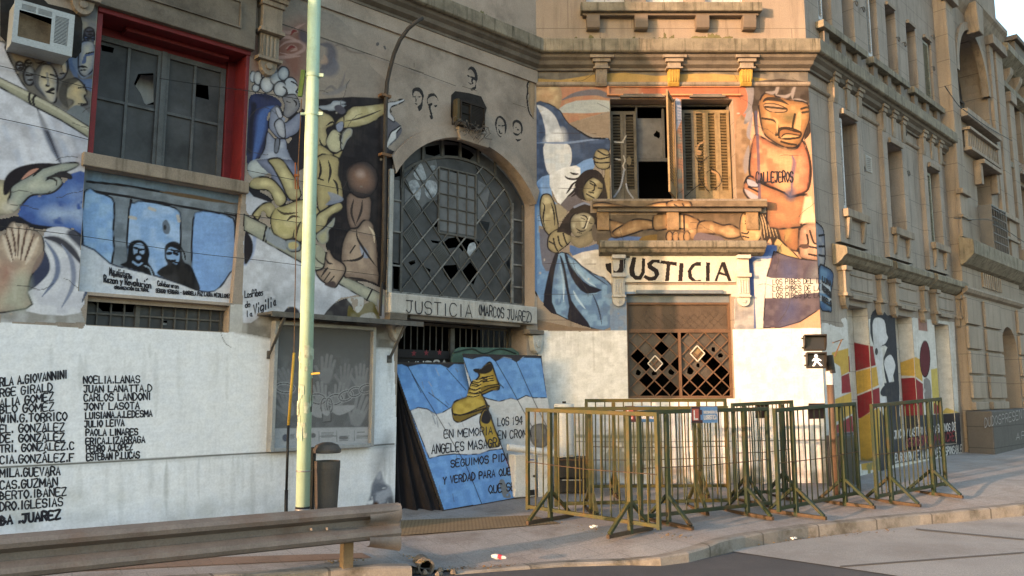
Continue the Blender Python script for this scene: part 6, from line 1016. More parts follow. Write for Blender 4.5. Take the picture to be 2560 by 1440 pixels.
for t, y0, y1, x1 in (('LOS PIBES DEL IL', 712, 708, 2052), ('LOS PIBES DE LA', 728, 727, 2050), ('LOS PIBES DE LA', 745, 744, 2050)): text(b, FC, .005, t, (1932, y0), (x1, y1), 13, .0125, seed=y0, jit=.03)
b.build('painted_names', B1); b = MB(INK); text(b, FC, .005, 'CALLEJEROS', (1890, 456), (1982, 454), 25, .024, seed=2)
b.build('painted_word', B1)
# painted front of the sill: the two clasped forearms run across it
r = Ras(FC, .17, .92, 3.80, 4.665, 4.79, .0125, .0105, 1.3); r.ctx(1300, 460, 3.893)
r.fill([(660, 160), (2500, 160), (2500, 260), (660, 260)], (96, 82, 62), n=1, c2=(116, 98, 74)); r.fill([(680, 200), (800, 180), (960, 205), (1130, 235), (1130, 260), (700, 250)], AR, **ARM); r.fill([(1150, 245), (1300, 190), (1450, 180), (1470, 260), (1150, 260)], (166, 128, 80), **ARM); r.fill([(1440, 170), (1640, 165), (1660, 260), (1460, 260)], AR, **ARM); r.line([(1500, 200), (1540, 230), (1500, 250)], .02, DK); r.line([(1580, 190), (1610, 240)], .02, DK)
r.wear(0, .12, .05); r.build('mural', B1)
# ------------------------------------------------------------------ paint on the receding side
def paint_d(r):
    r.ctx(1980, 760, 3.131)
    r.fill([(-20, 185), (120, 180), (380, 180), (620, 110), (900, 100), (1270, 140), (1300, 700), (1310, 1180), (-20, 1500)], (178, 178, 174), n=1, c2=(164, 164, 160)); r.fill([(240, 140), (400, 190), (380, 120), (430, 120), (420, 260), (330, 200), (240, 220)], (178, 178, 176), mott=.2)
    r.fill([(310, 380), (440, 345), (446, 530), (385, 562), (375, 490), (315, 450)], (176, 140, 30), n=1); r.fill([(385, 565), (446, 540), (462, 690), (388, 702)], (128, 26, 34), n=1); r.fill([(335, 745), (465, 690), (472, 860), (340, 925)], (176, 140, 30), n=1); r.fill([(345, 950), (470, 872), (482, 1000), (350, 1010)], (128, 34, 44), n=1); r.fill([(345, 1010), (480, 1000), (480, 1080), (350, 1080)], (70, 72, 76), n=1); r.fill([(350, 1080), (480, 1040), (490, 1100), (350, 1150)], (128, 40, 50), n=1)
    r.fill([(440, 410), (485, 400), (485, 300), (632, 332), (655, 480), (480, 530), (446, 535)], (126, 22, 30), n=1); r.fill([(450, 542), (660, 490), (678, 635), (560, 690), (470, 722)], (178, 138, 24), n=1); r.fill([(478, 732), (682, 652), (690, 790), (545, 892), (500, 902)], (124, 22, 30), n=1); r.fill([(500, 915), (684, 806), (700, 1300), (545, 1300)], (170, 132, 22), n=1); r.fill([(545, 1200), (700, 1200), (700, 1330), (545, 1330)], (120, 110, 60), n=1, mott=.35)
    r.fill([(835, 462), (968, 415), (1012, 440), (1022, 610), (962, 565), (850, 560)], (178, 140, 30), n=1); r.fill([(850, 582), (955, 575), (1024, 625), (1032, 870), (880, 890), (852, 820)], (124, 24, 32), n=1); r.fill([(1086, 512), (1142, 500), (1165, 860), (1105, 860)], (168, 150, 60), n=1); r.oval(1040, 430, 40, 142, (82, 24, 34), ol=(40, 20, 26), ow=.02); r.fill([(1030, 590), (1080, 600), (1090, 760), (1040, 760)], (110, 108, 108), n=2, mott=.2); r.fill([(985, 110), (1055, 120), (1060, 215), (990, 205)], (132, 96, 86), n=1, mott=.15); r.fill([(1110, 770), (1150, 800), (1150, 860), (1110, 860)], (120, 26, 34), n=1); r.fill([(1160, 860), (1210, 810), (1310, 850)], (170, 150, 70), n=1)
    SL = (44, 46, 54)
    r.fill([(612, 230), (615, 90), (650, 40), (700, 38), (745, 85), (800, 95), (825, 200), (835, 620), (805, 640), (790, 560), (775, 640), (740, 620), (720, 520), (715, 420), (745, 340), (700, 330), (660, 400), (640, 330)], SL, n=2); r.fill([(630, 160), (655, 108), (720, 128), (738, 230), (750, 265), (728, 310), (695, 335), (710, 420), (700, 500), (710, 600), (690, 650), (668, 480), (650, 430), (638, 310)], (172, 174, 178), n=3); r.fill([(720, 470), (735, 420), (775, 400), (808, 480), (790, 560), (770, 640), (745, 560)], (172, 174, 178), n=3); r.oval(660, 372, 12, 28, SL); r.fill([(690, 690), (720, 640), (760, 650), (745, 720), (705, 720)], SL, n=3); r.fill([(690, 730), (760, 740), (750, 880), (700, 800)], (172, 174, 178), n=2); r.fill([(720, 620), (840, 600), (840, 960), (760, 940), (740, 740)], SL, n=1); r.fill([(685, 830), (740, 900), (760, 1290), (690, 1310)], SL, n=1); r.line([(680, 850), (690, 1050), (705, 1280)], .03, (170, 150, 60))
    r.fill([(685, 960), (800, 880), (1200, 860), (1312, 850), (1330, 1170), (810, 1250), (700, 1320)], (48, 50, 58), n=1)
r = Ras(FD, .0, .0, 6.9, .1, 3.4, .018, .0125, 1.3); r.ctx(1660, 480, 4.115)
paint_d(r)
r.ctx(1660, 480, 4.115); r.fill([(1500, 340), (1600, 345), (1640, 400), (1655, 560), (1655, 700), (1640, 765), (1600, 780), (1500, 700)], (112, 116, 128), edge=(70, 74, 88), ew=.1, ol=DK, ow=.02, n=3)
for h in hD: r.cut(h)
r.wear(.03, .08, .06, (92, 84, 70, .3)); r.build('mural', B1)
r = Ras(FD, 0, 0, .95, 2.7, 5.2, .014, .0125, 1.3); r.ctx(1660, 480, 4.115)
r.fill([(1520, 320), (1600, 340), (1640, 400), (1655, 560), (1655, 700), (1640, 765), (1600, 780), (1520, 700)], (110, 115, 130), edge=(70, 74, 90), ew=.1, ol=DK, ow=.025, n=3, c2=(140, 138, 136)); r.lines(.03, DK, [(1590, 450), (1650, 440)], [(1590, 560), (1656, 560)], [(1590, 650), (1650, 660)]); r.fill([(1590, 780), (1660, 770), (1730, 820), (1740, 900), (1715, 1060), (1725, 1220), (1690, 1230), (1600, 1180)], (52, 82, 122), edge=(36, 50, 76), ew=.1, ol=DK, ow=.02, n=3, c2=(84, 120, 150)); r.fill([(1600, 900), (1700, 950), (1718, 1050), (1600, 1040)], (150, 158, 166), n=1); r.fill([(1600, 1060), (1720, 1100), (1710, 1130), (1600, 1120)], (146, 154, 162), n=1, mott=.1)
r.wear(.03, .08, .05); r.build('mural', B1, lift=.005)
for i, (a, c, z0, z1) in enumerate(Wg):
    fm = Fm(FD.p(c-.008, 0, -.27), FD.N, (0, 0, 1), -FD.U); r = Ras(fm, 0, 0, .27, .3, 3.0, .013, .0125, 1.3); paint_d(r); r.wear(.03, .08, .05, (92, 84, 70, .3)); r.build('mural', B1)
WINK = mat('white_brush_paint', (.55, .55, .55), rough=.7, var=.2, scale=9, bump=.05); RINK = mat('red_brush_paint', (.19, .03, .04), rough=.7, var=.2, scale=9, bump=.05)
b = MB(INK)
for t, y0, y1 in (('LUNA', 704, 716), ('PUEYRREDON', 724, 744), ('NGELO', 752, 766)): text(b, FD, .012, t, (2056, y0), (2078, y1), 12, .03, seed=y0)
b.build('painted_names', B1)
b = MB(WINK); text(b, FD, .006, 'JUICIO Y CASTIGO A LOS ASESINOS DE', (2236, 1096), (2389, 1074), 18, .028, seed=5); text(b, FD, .006, 'EL GOBIERNO DE LA CIUDAD ES RESPONSABLE', (2238, 1154), (2404, 1132), 19, .028, seed=6); b.use(RINK); text(b, FD, .006, 'CROMAGNON MASACRE', (2265, 1118), (2386, 1100), 20, .034, seed=7); b.build('painted_slogan', B1)
b = MB(WINK); b.use(mat('faded_white_paint', (.30, .30, .30), rough=.8, var=.3, scale=12)); text(b, FP, .426, 'DUDOSPRESENTES', (2462, 1068), (2580, 1040), 21, .022, seed=9); text(b, FP, .426, 'APSA', (2540, 1100), (2590, 1092), 17, .02, seed=3); b.build('painted_graffiti', B2)
# faint figures brushed across the closed shutters
for s0, s1 in ((1.27, 1.72), (2.50, 3.31)):
    r = Ras(FC, -.155, s0, s1, 4.84, 6.4, .009, .009, 1.2); r.ctx(1660, 180, 3.789); PK, DG, WB = (140, 112, 80), (40, 36, 34), (150, 146, 138)
    r.lines(.02, DG, [(300, 800), (340, 860), (420, 800)], [(300, 700), (320, 760)], [(360, 900), (330, 980), (380, 1080), (430, 1140)], [(430, 900), (520, 960), (540, 1050), (470, 1120)], [(400, 960), (440, 930), (500, 960)], [(200, 1180), (290, 1100), (350, 1060)]); r.lines(.045, PK, [(310, 740), (330, 690), (380, 660)], [(390, 1000), (400, 1060), (430, 1110)], [(455, 940), (505, 970), (520, 1030)]); r.oval(330, 765, 30, 26, PK)
    r.ctx(1300, 200, 4); r.lines(.03, WB, [(945, 620), (1030, 625)], [(1060, 560), (1030, 610)], [(1035, 760), (1050, 810), (1030, 860), (1050, 900)], [(960, 790), (1000, 800)]); r.oval(1090, 810, 28, 50, (96, 88, 72)); r.lines(.04, (128, 132, 140), [(940, 1170), (1000, 1080), (1030, 960), (1040, 900)], [(1060, 1040), (1080, 1110), (1130, 1180)])
    r.build('mural', B1)

# moss that has crept up the wall above the long cornice
for fm, s0, s1, sd in ((FA, -4.4, -.02, 3), (FC, .05, 4.6, 4), (FD, .05, 6.7, 5)):
    r = Ras(fm, 0, s0, s1, 7.56, 8.0, .014, .012, 1.2); gx = np.linspace(0, 1, r.nx)[None, :]; gy = np.linspace(0, 1, r.ny)[:, None]; r.c[:] = lin((74, 70, 44))*1.1; r.c += (lin((96, 92, 60))-lin((60, 56, 40)))*r.n1[..., None]
    r.a = ((r.n1*.5+r.n3*.45+r.br*.35) > .52+gy*.75).astype(float); r.wear(0, .15, .1); r.build('moss_stain', B1)
# ------------------------------------------------------------------ street furniture and loose things
def atY(u, v, Y): r = ray(u, v); return V((r.x/r.y*Y, Y, EYE+r.z/r.y*Y))
# tactile and tiled paving set in the pavement
TILE = mat('ochre_tactile_tile', (.27, .205, .12), rough=.9, var=.2, scale=2, dirt=(80, 70, 58), damt=.6, dscale=2, joints=(.05, .05, .008, .75), bump=.4)
TILR = mat('reddish_ribbed_tile', (.24, .17, .13), rough=.9, var=.15, scale=1.5, dirt=(92, 86, 80), damt=.7, dscale=1.2, joints=(.4, .045, .006, .6), bump=.4)
def gpatch(name, pts, m, dz):
    P = [gp(u, v, 0) for u, v in pts]; b = MB(m); n = 8; q = P
    for i in range(n+1):
        for j in range(n+1):
            a = q[0].lerp(q[1], i/n); c = q[3].lerp(q[2], i/n); p = a.lerp(c, j/n); b.v.append((p.x, p.y, gz(p.x, p.y)+dz))
    b.f = [(i*(n+1)+j, (i+1)*(n+1)+j, (i+1)*(n+1)+j+1, i*(n+1)+j+1) for i in range(n) for j in range(n)]; b.m = [0]*len(b.f); return struct(b.build(name, None, GF))
gpatch('tactile_paving', [(1000, 1341), (1400, 1310), (1330, 1290), (1002, 1303)], TILE, .012)
gpatch('ribbed_paving', [(-300, 1452), (930, 1396), (905, 1384), (-300, 1420)], TILR, .008)
# ---- pale green street pole
PGRN = mat('pale_green_paint', (.40, .56, .43), rough=.45, var=.08, scale=3, dirt=(130, 142, 104), damt=.5, dscale=6, bump=.05, spec=.4, grain=.04)
BLKP = mat('black_paint', (.015, .015, .016), rough=.5, var=.2, bump=.05); YELP = mat('yellow_paint', (.60, .38, .06), rough=.5, var=.15, dirt=(110, 80, 40), damt=.4, dscale=9)
STEEL = mat('dull_steel', (.32, .32, .31), rough=.4, metal=.6, var=.15); PAPER = mat('torn_poster_paper', (.40, .47, .36), var=.3, scale=12, dirt=(92, 84, 62), damt=.75, dscale=14)
YP = 9.25; pb = atY(755, 1341, YP); pb.z = gz(pb.x, pb.y); pt = atY(787, -40, YP); RP = .078
def pol(v):  # point on the pole's axis seen at pixel row v
    z = atY(770, v, YP).z; t = (z-pb.z)/(pt.z-pb.z); return pb.lerp(pt, t)
t = thing('street_pole', 'tall pale green street pole with clamp bands and torn paper scraps', 'pole', pb)
b = MB(PGRN); b.tube([pb, pt+(pt-pb)*.3], RP, 32); b.build('shaft', t, smooth_=True)
b = MB(BLKP); b.tube([pb, pol(1266)], RP+.004, 32); b.build('base_band', t, smooth_=True)
for v in (1273, 1177): b = MB(STEEL); q = pol(v); b.tube([q-V((0, 0, .008)), q+V((0, 0, .008))], RP+.007, 32); b.build('steel_band', t, smooth_=True)
for v in (190, 286):
    b = MB(PGRN); q = pol(v); b.tube([q-V((0, 0, .02)), q+V((0, 0, .02))], RP+.008, 32); b.bar(q+V((RP, -.02, 0)), q+V((RP+.06, -.02, 0)), .03, .04); b.bar(q+V((-RP, -.02, 0)), q+V((-RP-.05, -.02, 0)), .03, .03); b.build('clamp', t)
b = MB(mat('green_bracket', (.12, .20, .05), var=.3)); b.bar(pol(180)+V((-.10, -.05, 0)), pol(245)+V((-.135, -.05, 0)), .035, .05); b.build('bracket', t)
R_ = random.Random(4); b = MB(PAPER)
def wrap(z0, z1, a0, a1, rr):
    k = 6; A0 = [math.radians(a0+(a1-a0)*i/k) for i in range(k+1)]
    def axis(z): tt = (z-pb.z)/(pt.z-pb.z); return pb.lerp(pt, tt)
    b.add([axis(z)+V((rr*math.cos(a), rr*math.sin(a), 0)) for z in (z0, z1) for a in A0], [(i, i+1, k+2+i, k+1+i) for i in range(k)])
zt = pol(875).z; zbm = pol(1105).z
for i in range(26): z = R_.uniform(zbm, zt); a = R_.uniform(-170, -30); wrap(z, z+R_.uniform(.02, .16), a, a+R_.uniform(12, 45), RP+.0015+.0004*i)
b.build('torn_paper', t)
b = MB(YELP); b.bar(pol(935)+V((.07, -.03, 0)), pol(935)+V((.17, -.03, .01)), .022); b.build('yellow_stub', t); b = MB(BLKP); b.tube([pol(945)+V((.085, -.03, 0)), pol(985)+V((.085, -.03, 0)), pol(1030)+V((.08, -.03, 0))], .006); b.build('cable_end', t)
# ---- the guy wire and its yellow and black guard tube
g0 = gp(714, 1338); gY = g0.y; t = thing('guy_wire', 'rusty guy wire ending in a thin yellow and black guard tube left of the pole', 'guy wire', g0)
gA, gB, gC = atY(721, 1063, gY), atY(735, 882, gY), atY(716, 1225, gY)
b = MB(YELP); b.tube([gA, gB], .017, 12); b.build('upper_guard', t, smooth_=True); b = MB(BLKP); b.tube([g0, gC], .021, 12); b.tube([gC, gA], .016, 12); b.build('lower_guard', t, smooth_=True)
b = MB(RUST); b.tube([gB, atY(742, 480, gY), pol(250)+V((-.12, -.03, 0))], .006, 6); b.build('wire', t); b = MB(mat('orange_rust', (.30, .10, .03), var=.3))
for dx in (-.018, .018): b.bar(atY(743, 474, gY)+V((dx, -.02, 0)), atY(743, 408, gY)+V((dx, -.02, 0)), .012)
b.bar(atY(743, 440, gY)+V((-.03, -.02, 0)), atY(743, 440, gY)+V((.03, -.02, 0)), .03); b.build('turnbuckle', t)
# ---- litter bin
BIN = mat('brown_grey_plastic', (.085, .075, .066), rough=.5, var=.15, scale=4, dirt=(88, 72, 54), damt=.35, dscale=4, bump=.05); YB = 9.55
c = atY(814, 1300, YB); c.z = gz(c.x, c.y); t = thing('litter_bin', 'brown grey litter bin with domed lid beside the green pole', 'bin', c)
zz = lambda v: atY(814, v, YB).z-c.z
b = MB(BIN); b.lathe(c, [(.115, .06), (.12, .08), (.148, zz(1172)), (.150, zz(1170)), (.150, zz(1152)), (.140, zz(1152)), (.135, zz(1165)), (.11, .10)], 28); b.build('bucket', t, smooth_=False)
b = MB(BIN); b.lathe(c+V((-.01, 0, 0)), [(.155, zz(1132)), (.165, zz(1130)), (.165, zz(1124)), (.13, zz(1112)), (.06, zz(1106)), (.001, zz(1105))], 28); b.build('lid', t, smooth_=False)
b = MB(mat('dark_post', (.03, .03, .032), rough=.5)); b.box(Fm((c.x-.175, c.y, c.z), (1, 0, 0)), -.03, .03, 0, zz(1118), -.05, .05); b.build('post', t, bevel=.01)
# ---- steel guard rail
RAIL = mat('dirty_galvanised_rail', (.165, .155, .147), rough=.55, var=.18, scale=4, dirt=(92, 68, 52), damt=.5, dscale=2.5, metal=.15, bump=.15)
gl, gr = V((-6.9, 4.22, 0)), V((-1.10, 8.02, 0)); gd = (gr-gl).normalized(); t = thing('guard_rail', 'scuffed grey brown corrugated guard rail along the kerb', 'guard rail', (-3.0, 6.7, gz(-3, 6.7)))
prof = [(-.035, .205), (.035, .228), (.05, .262), (.042, .30), (-.04, .345), (-.04, .40), (.042, .445), (.05, .482), (.035, .516), (-.035, .54)]
pr2 = prof+[(o-.006, z) for o, z in prof[::-1]]; pth = [(gl.x+gd.x*q, gl.y+gd.y*q) for q in np.linspace(0, (gr-gl).length, 18)]
b = MB(RAIL); b.sweep(pr2, pth); b.build('rail', t, bevel=0)
b = MB(RAIL); e0_ = gr-gd*.35; k = Fm((e0_.x, e0_.y, gz(e0_.x, e0_.y)-gz(-3, 6.7)*0), gd, (0, 0, 1), (gd.y, -gd.x, 0)); N_ = 8
vs_ = []
for i in range(N_+1):
    q = i/N_; fl = 1+q*.35
    for o, z in prof: vs_.append(k.p(.02+q*.33, (z-.372)*fl+.372-.01*q, .008+o*(1-.5*q)+.02*q*q))
m_ = len(prof); b.add(vs_, [(i*m_+j, (i+1)*m_+j, (i+1)*m_+j+1, i*m_+j+1) for i in range(N_) for j in range(m_-1)]); b.build('end_wing', t, smooth_=True)
PST_ = mat('sunlit_ochre_steel_post', (.24, .17, .095), rough=.7, var=.25, dirt=(80, 62, 44), damt=.5, dscale=6)  # the low sun's orange is put into this base colour
for P in (V((-1.55, 7.86, 0)), V((-4.9, 5.6, 0))):
    k = Fm((P.x, P.y, gz(P.x, P.y)), gd, (0, 0, 1), (gd.y, -gd.x, 0)); b = MB(PST_); b.box(k, -.05, -.042, 0, .50, -.12, -.026); b.box(k, .042, .05, 0, .50, -.12, -.026); b.box(k, -.042, .042, 0, .50, -.035, -.026); b.build('post', t)
b = MB(RAIL)
for q, z in ((5.85, .50), (6.05, .37), (6.2, .36), (6.35, .50)): p = gl+gd*q; b.lathe(p+V((gd.y*.0, 0, z)), [(.016, -.01), (.016, .012)], 6)
b.build('bolt', t)
# ---- conduit, shelf, poster case, air conditioners, cables on the left wall
b = MB(IRON); px_ = [(958, 705, .06), (960, 560, .06), (962, 400, .06), (965, 240, .07), (968, 205, .09), (975, 172, .12), (985, 135, .18), (1000, 100, .26), (1020, 72, .34), (1040, 55, .40), (1057, 45, .44)]
b = MB(mat('dark_conduit', (.055, .048, .042), rough=.7, var=.25, scale=8)); t = thing('conduit_pipe', 'bent rusty lamp conduit pipe clamped to the mural wall', 'pipe', FA.p(*A_(958, 705, .06), .06))
b.tube([FA.p(*A_(u, v, o), o) for u, v, o in px_], .030, 10); b.build('pipe', t, smooth_=True)
for v in (240, 388): b = MB(RUST); s_, z_ = A_(963, v, .06); b.box(FA, s_-.08, s_+.08, z_-.02, z_+.02, .0, .10); b.build('clamp', t)
b = MB(BLKP); b.tube([FA.p(*A_(u, v, .05), .05) for u, v in ((962, 395), (958, 560), (955, 700), (950, 790))], .022, 8); b.build('cable_sleeve', t)
t = thing('wall_shelf', 'thin grey metal canopy shelf on two struts over the poster case', 'shelf', FA.p(-3.7, 2.56))
b = MB(IRON); b.box(FA, -4.80, -2.58, 2.555, 2.585, 0, .42); b.box(FA, -4.80, -2.58, 2.52, 2.555, .40, .42); b.build('slab', t)
for s_ in (-4.62, -2.86): b = MB(IRON); b.bar(FA.p(s_, 2.55, .40), FA.p(s_, 2.09, .02), .035, .02); b.box(FA, s_-.035, s_+.035, 2.03, 2.13, 0, .02); b.build('strut', t)
ALU = mat('tarnished_aluminium', (.36, .37, .38), rough=.4, metal=.3, var=.12, dirt=(80, 80, 80), damt=.4, dscale=5)
c0 = A_(688, 806, .12); c1 = A_(934, 1122, .12); t = thing('poster_case', 'glazed aluminium poster case showing grey hands and a chain', 'poster case', FA.p(-3.8, 1.0)); s0, s1, z0, z1 = c0[0], c1[0], .90, 2.50
b = MB(ALU); frame(b, FA, s0, s1, z0, z1, 0, .13, .05); b.poly(FA, [(s0, z0), (s1, z0), (s1, z1), (s0, z1)], .02); b.build('frame', t, bevel=.006)
r = Ras(FA, .06, s0+.05, s1-.05, z0+.05, z1-.05, .0075, .0075, 1.1); r.ctx(600, 760, 2.571); q_ = [(200, 100), (860, 110), (860, 820), (200, 820)]
r.fill(q_, (74, 75, 78), n=1, c2=(86, 87, 90)); r.fill([(200, 100), (860, 110), (860, 330), (200, 330)], (62, 63, 66), n=1, soft=.12)
def hand(x, y, k, rot, col, fl=1):
    c_, s_ = math.cos(rot), math.sin(rot); T = lambda a, d: (x+k*(a*fl*c_-d*s_), y+k*(a*fl*s_+d*c_))
    r.fill([T(a, d) for a, d in ((-.38, 0), (-.42, .4), (-.25, .9), (.25, .9), (.40, .4), (.40, 0), (0, -.08))], col, op=.8, n=3, soft=.012)
    for bx, tx, ty, w_ in ((-.32, -.46, -.72, .17), (-.11, -.14, -.95, .18), (.12, .15, -.92, .18), (.32, .42, -.65, .16)): r.line([T(bx, .1), T((bx+tx)/2, -.35), T(tx, ty)], k*w_/2.571/F*10.4*1.0, col, op=.8)
    r.line([T(-.36, .55), T(-.62, .2), T(-.80, -.05)], k*.19/2.571/F*10.4, col, op=.8)
for a in ((300, 500, 95, -.45, (104, 105, 108)), (560, 420, 95, .15, (112, 113, 116)), (680, 470, 85, .1, (104, 105, 108)), (780, 470, 85, .08, (112, 113, 116)), (520, 590, 90, -.1, (122, 123, 126)), (640, 590, 85, .2, (116, 117, 120)), (770, 690, 105, .35, (118, 119, 122)), (300, 640, 90, -.3, (108, 109, 112))): hand(*a)
r.fill([(450, 650), (530, 640), (545, 720), (500, 730), (450, 700)], (134, 135, 138), n=3); r.fill([(590, 660), (730, 650), (720, 680), (640, 715), (590, 690)], (138, 139, 142), n=3)
for x, y, rx, ry, ro in ((290, 540, 60, 30, .1), (500, 610, 52, 32, .15), (610, 615, 50, 32, -.25), (680, 590, 46, 30, -.4), (740, 565, 42, 28, -.3), (810, 545, 42, 26, -.3), (540, 650, 20, 45, .1), (575, 650, 18, 45, -.1)):
    c_, s_ = math.cos(ro), math.sin(ro); L_ = [(x+rx*math.cos(i*math.pi/6)*c_-ry*math.sin(i*math.pi/6)*s_, y+rx*math.cos(i*math.pi/6)*s_+ry*math.sin(i*math.pi/6)*c_) for i in range(13)]; r.line(L_, .030, (132, 133, 136), n=2); r.line(L_, .010, (40, 40, 42), n=2)
r.fill([(530, 690), (585, 690), (585, 755), (530, 760)], (96, 96, 98), n=1, ol=(38, 38, 40), ow=.01); r.fill([(530, 685), (570, 685), (578, 700), (560, 720), (530, 705)], (140, 141, 144), n=2)
r.fill([(200, 800), (860, 790), (860, 920), (200, 930)], (150, 152, 156), n=1)
for x0, y0, x1, n_ in ((525, 830, 600, 4), (515, 850, 620, 1), (640, 850, 700, 4), (755, 825, 800, 1), (750, 845, 830, 3), (325, 840, 350, 4)):
    for i in range(n_): r.line([(x0, y0+i*9), (x1-6*(i % 2), y0+i*9-2)], .010, (96, 98, 102), op=.8)
r.oval(292, 860, 20, 24, (52, 58, 80)); r.oval(470, 845, 18, 16, (74, 74, 78)); r.oval(665, 860, 30, 12, (84, 84, 88)); r.lines(.008, (110, 112, 116), [(508, 820), (508, 890)], [(622, 815), (622, 885)], [(735, 812), (735, 880)])
r.wear(0, .05, .03); r.build('poster', t, lift=0)
m, t_, b_, N__, L__ = _nodes('clear_pane'); b_.inputs['Base Color'].default_value = (.9, .92, .92, 1); b_.inputs['Roughness'].default_value = .08; b_.inputs['Alpha'].default_value = .07; b_.inputs['Specular IOR Level'].default_value = .3
b = MB(m); b.poly(FA, [(s0+.04, z0+.04), (s1-.04, z0+.04), (s1-.04, z1-.04), (s0+.04, z1-.04)], .115); b.build('glass', t)
ACW = mat('pale_grey_enamel', (.42, .46, .48), rough=.45, var=.08, dirt=(110, 104, 96), damt=.4, dscale=6, bump=.03); CARD = mat('warped_brown_board', (.24, .165, .10), var=.3, scale=5, dirt=(70, 50, 36), damt=.6, dscale=7)
DKHOLE = mat('dark_hole_paint', (.018, .016, .015), var=.4, scale=9, bump=.5, bscale=30)  # flat near-black patches, the shade inside the broken holes put into colour
o = .34; fa = FA.sh(o); pts = [A_(u, v, o) for u, v in ((40, 0), (185, 38), (177, 140), (32, 101))]; s0 = (pts[0][0]+pts[3][0])/2; s1 = (pts[1][0]+pts[2][0])/2; z1 = (pts[0][1]+pts[1][1])/2; z0 = (pts[2][1]+pts[3][1])/2
t = thing('air_conditioner', 'gutted pale grey window air conditioner high on the left wall', 'air conditioner', FA.p((s0+s1)/2, z0), 'old air conditioners in the wall')
b = MB(ACW); b.box(FA, s0, s1, z0, z0+.012, -.2, o-.03); b.box(FA, s0, s1, z1-.012, z1, -.2, o-.03); b.box(FA, s0, s0+.012, z0+.012, z1-.012, -.2, o-.03); b.box(FA, s1-.012, s1, z0+.012, z1-.012, -.2, o-.03); b.build('casing', t)
b = MB(ACW); W_, H_ = s1-s0, z1-z0; sp = s0+W_*.62; zp = z1-H_*.22
b.holed(fa, [(s0-.01, z0-.01), (s1+.01, z0-.01), (s1+.01, z1+.01), (s0-.01, z1+.01)], [[(s0+W_*.07, z0+H_*.14), (sp, z0+H_*.14), (sp, zp), (s0+W_*.07, zp)]]+[[(s0+W_*a_, z1-H_*(.06+.028*k)-.006), (s0+W_*c_, z1-H_*(.06+.028*k)-.006), (s0+W_*c_, z1-H_*(.06+.028*k)), (s0+W_*a_, z1-H_*(.06+.028*k))] for a_, c_ in ((.10, .34), (.38, .62)) for k in range(5)]+[[(s0+W_*.68, z1-H_*(.12+.034*k)-.008), (s0+W_*.92, z1-H_*(.12+.034*k)-.008), (s0+W_*.92, z1-H_*(.12+.034*k)), (s0+W_*.68, z1-H_*(.12+.034*k))] for k in range(20)], 0)
frame(b, FA, s0-.01, s1+.01, z0-.01, z1+.01, o-.03, o-.001, .02); b.build('front_grille', t)
b = MB(CARD); b.poly(FA, [(s0+.02, z0+.02), (sp+.05, z0+.02), (sp+.05, zp-.02), (s0+.02, zp+.03)], o-.12); b.build('inner_board', t); b = MB(BLACK); b.poly(FA, [(s0+.01, z0+.01), (s1-.01, z0+.01), (s1-.01, z1-.01), (s0+.01, z1-.01)], o-.2); b.build('dark_inside', t)
b = MB(DKHOLE); b.poly(FA, [A_(u, v) for u, v in ((0, 0), (30, -8), (100, -10), (120, 10), (170, 22), (200, 35), (206, 60), (203, 130), (190, 146), (175, 143), (20, 112), (0, 90))], .006); b.build('dark_hole_patch', B1)
o = .22; fa = FA.sh(o); z0, z1 = A_(1180, 318, o)[1], A_(1180, 258, o)[1]; s0 = A_(1152, 285, o)[0]; s1 = A_(1213, 300, o)[0]; DKAC = mat('rotten_brown_grille', (.022, .018, .015), var=.4, scale=8, dirt=(52, 45, 36), damt=.35, dscale=9)
t = thing('air_conditioner', 'rotten dark air conditioner in a jagged hole above the arch with wires hanging out', 'air conditioner', FA.p((s0+s1)/2, z0), 'old air conditioners in the wall')
b = MB(DKAC); b.box(FA, s0, s1, z0, z1, -.2, o-.04)
for k in range(14): b.box(FA, s0+.02, s0+(s1-s0)*.40, z0+.03+k*(z1-z0-.05)/14, z0+.042+k*(z1-z0-.05)/14, o-.04, o-.02) if k in (0, 7, 13) else None; b.box(FA, s0+(s1-s0)*.44, s1-.02, z0+.03+k*(z1-z0-.05)/14, z0+.046+k*(z1-z0-.05)/14, o-.04, o-.015)
frame(b, FA, s0, s1, z0, z1, o-.04, o, .02); b.box(FA, s0+(s1-s0)*.40, s0+(s1-s0)*.44, z0, z1, o-.04, o-.005); b.build('casing', t)
b = MB(mat('olive_post', (.075, .062, .035), var=.3)); b.box(FA, s0-.05, s0-.004, z0+.05, z1+.02, o-.12, o-.02); b.build('side_frame', t)
R_ = random.Random(2); b = MB(mat('grey_wire', (.12, .11, .10)))
for k in range(26):
    x = R_.uniform(s0-.1, s1); z = z0+R_.uniform(-.02, .12); P = [FA.p(x, z, o)]
    for j in range(5): x += R_.uniform(-.06, .06); z -= R_.uniform(-.02, .07); P.append(FA.p(x, z, o+R_.uniform(-.06, .10)))
    b.tube(smooth(P, 3, False), .005, 5)
b.build('loose_wires', t)
b = MB(DKHOLE); b.poly(FA, [A_(940+x/4, 140+y/4) for x, y in ((750, 390), (790, 352), (850, 360), (930, 372), (1050, 405), (1075, 460), (1105, 520), (1085, 600), (1085, 720), (1010, 770), (860, 760), (770, 680), (745, 600))], .006); b.build('dark_hole_patch', B1)
CAB = mat('black_cable', (.02, .02, .021), rough=.6, bump=0)
def cable(label, pts, fm=FA, o=.05, rr=.0038): t_ = MB(CAB); P = [fm.p(*fm.on(u, v, o), o) for u, v in pts]; t_.tube(smooth(P, 4, False), rr, 6); ob = t_.build('cable'); tag(ob, label, 'cable', 'cables strung along the walls')
cable('thin black cable across the grey crowd of faces at far left', [(-40, 155), (120, 194), (232, 222)]); cable('thin black cable across the white banner at far left', [(-40, 288), (110, 320), (224, 350)])
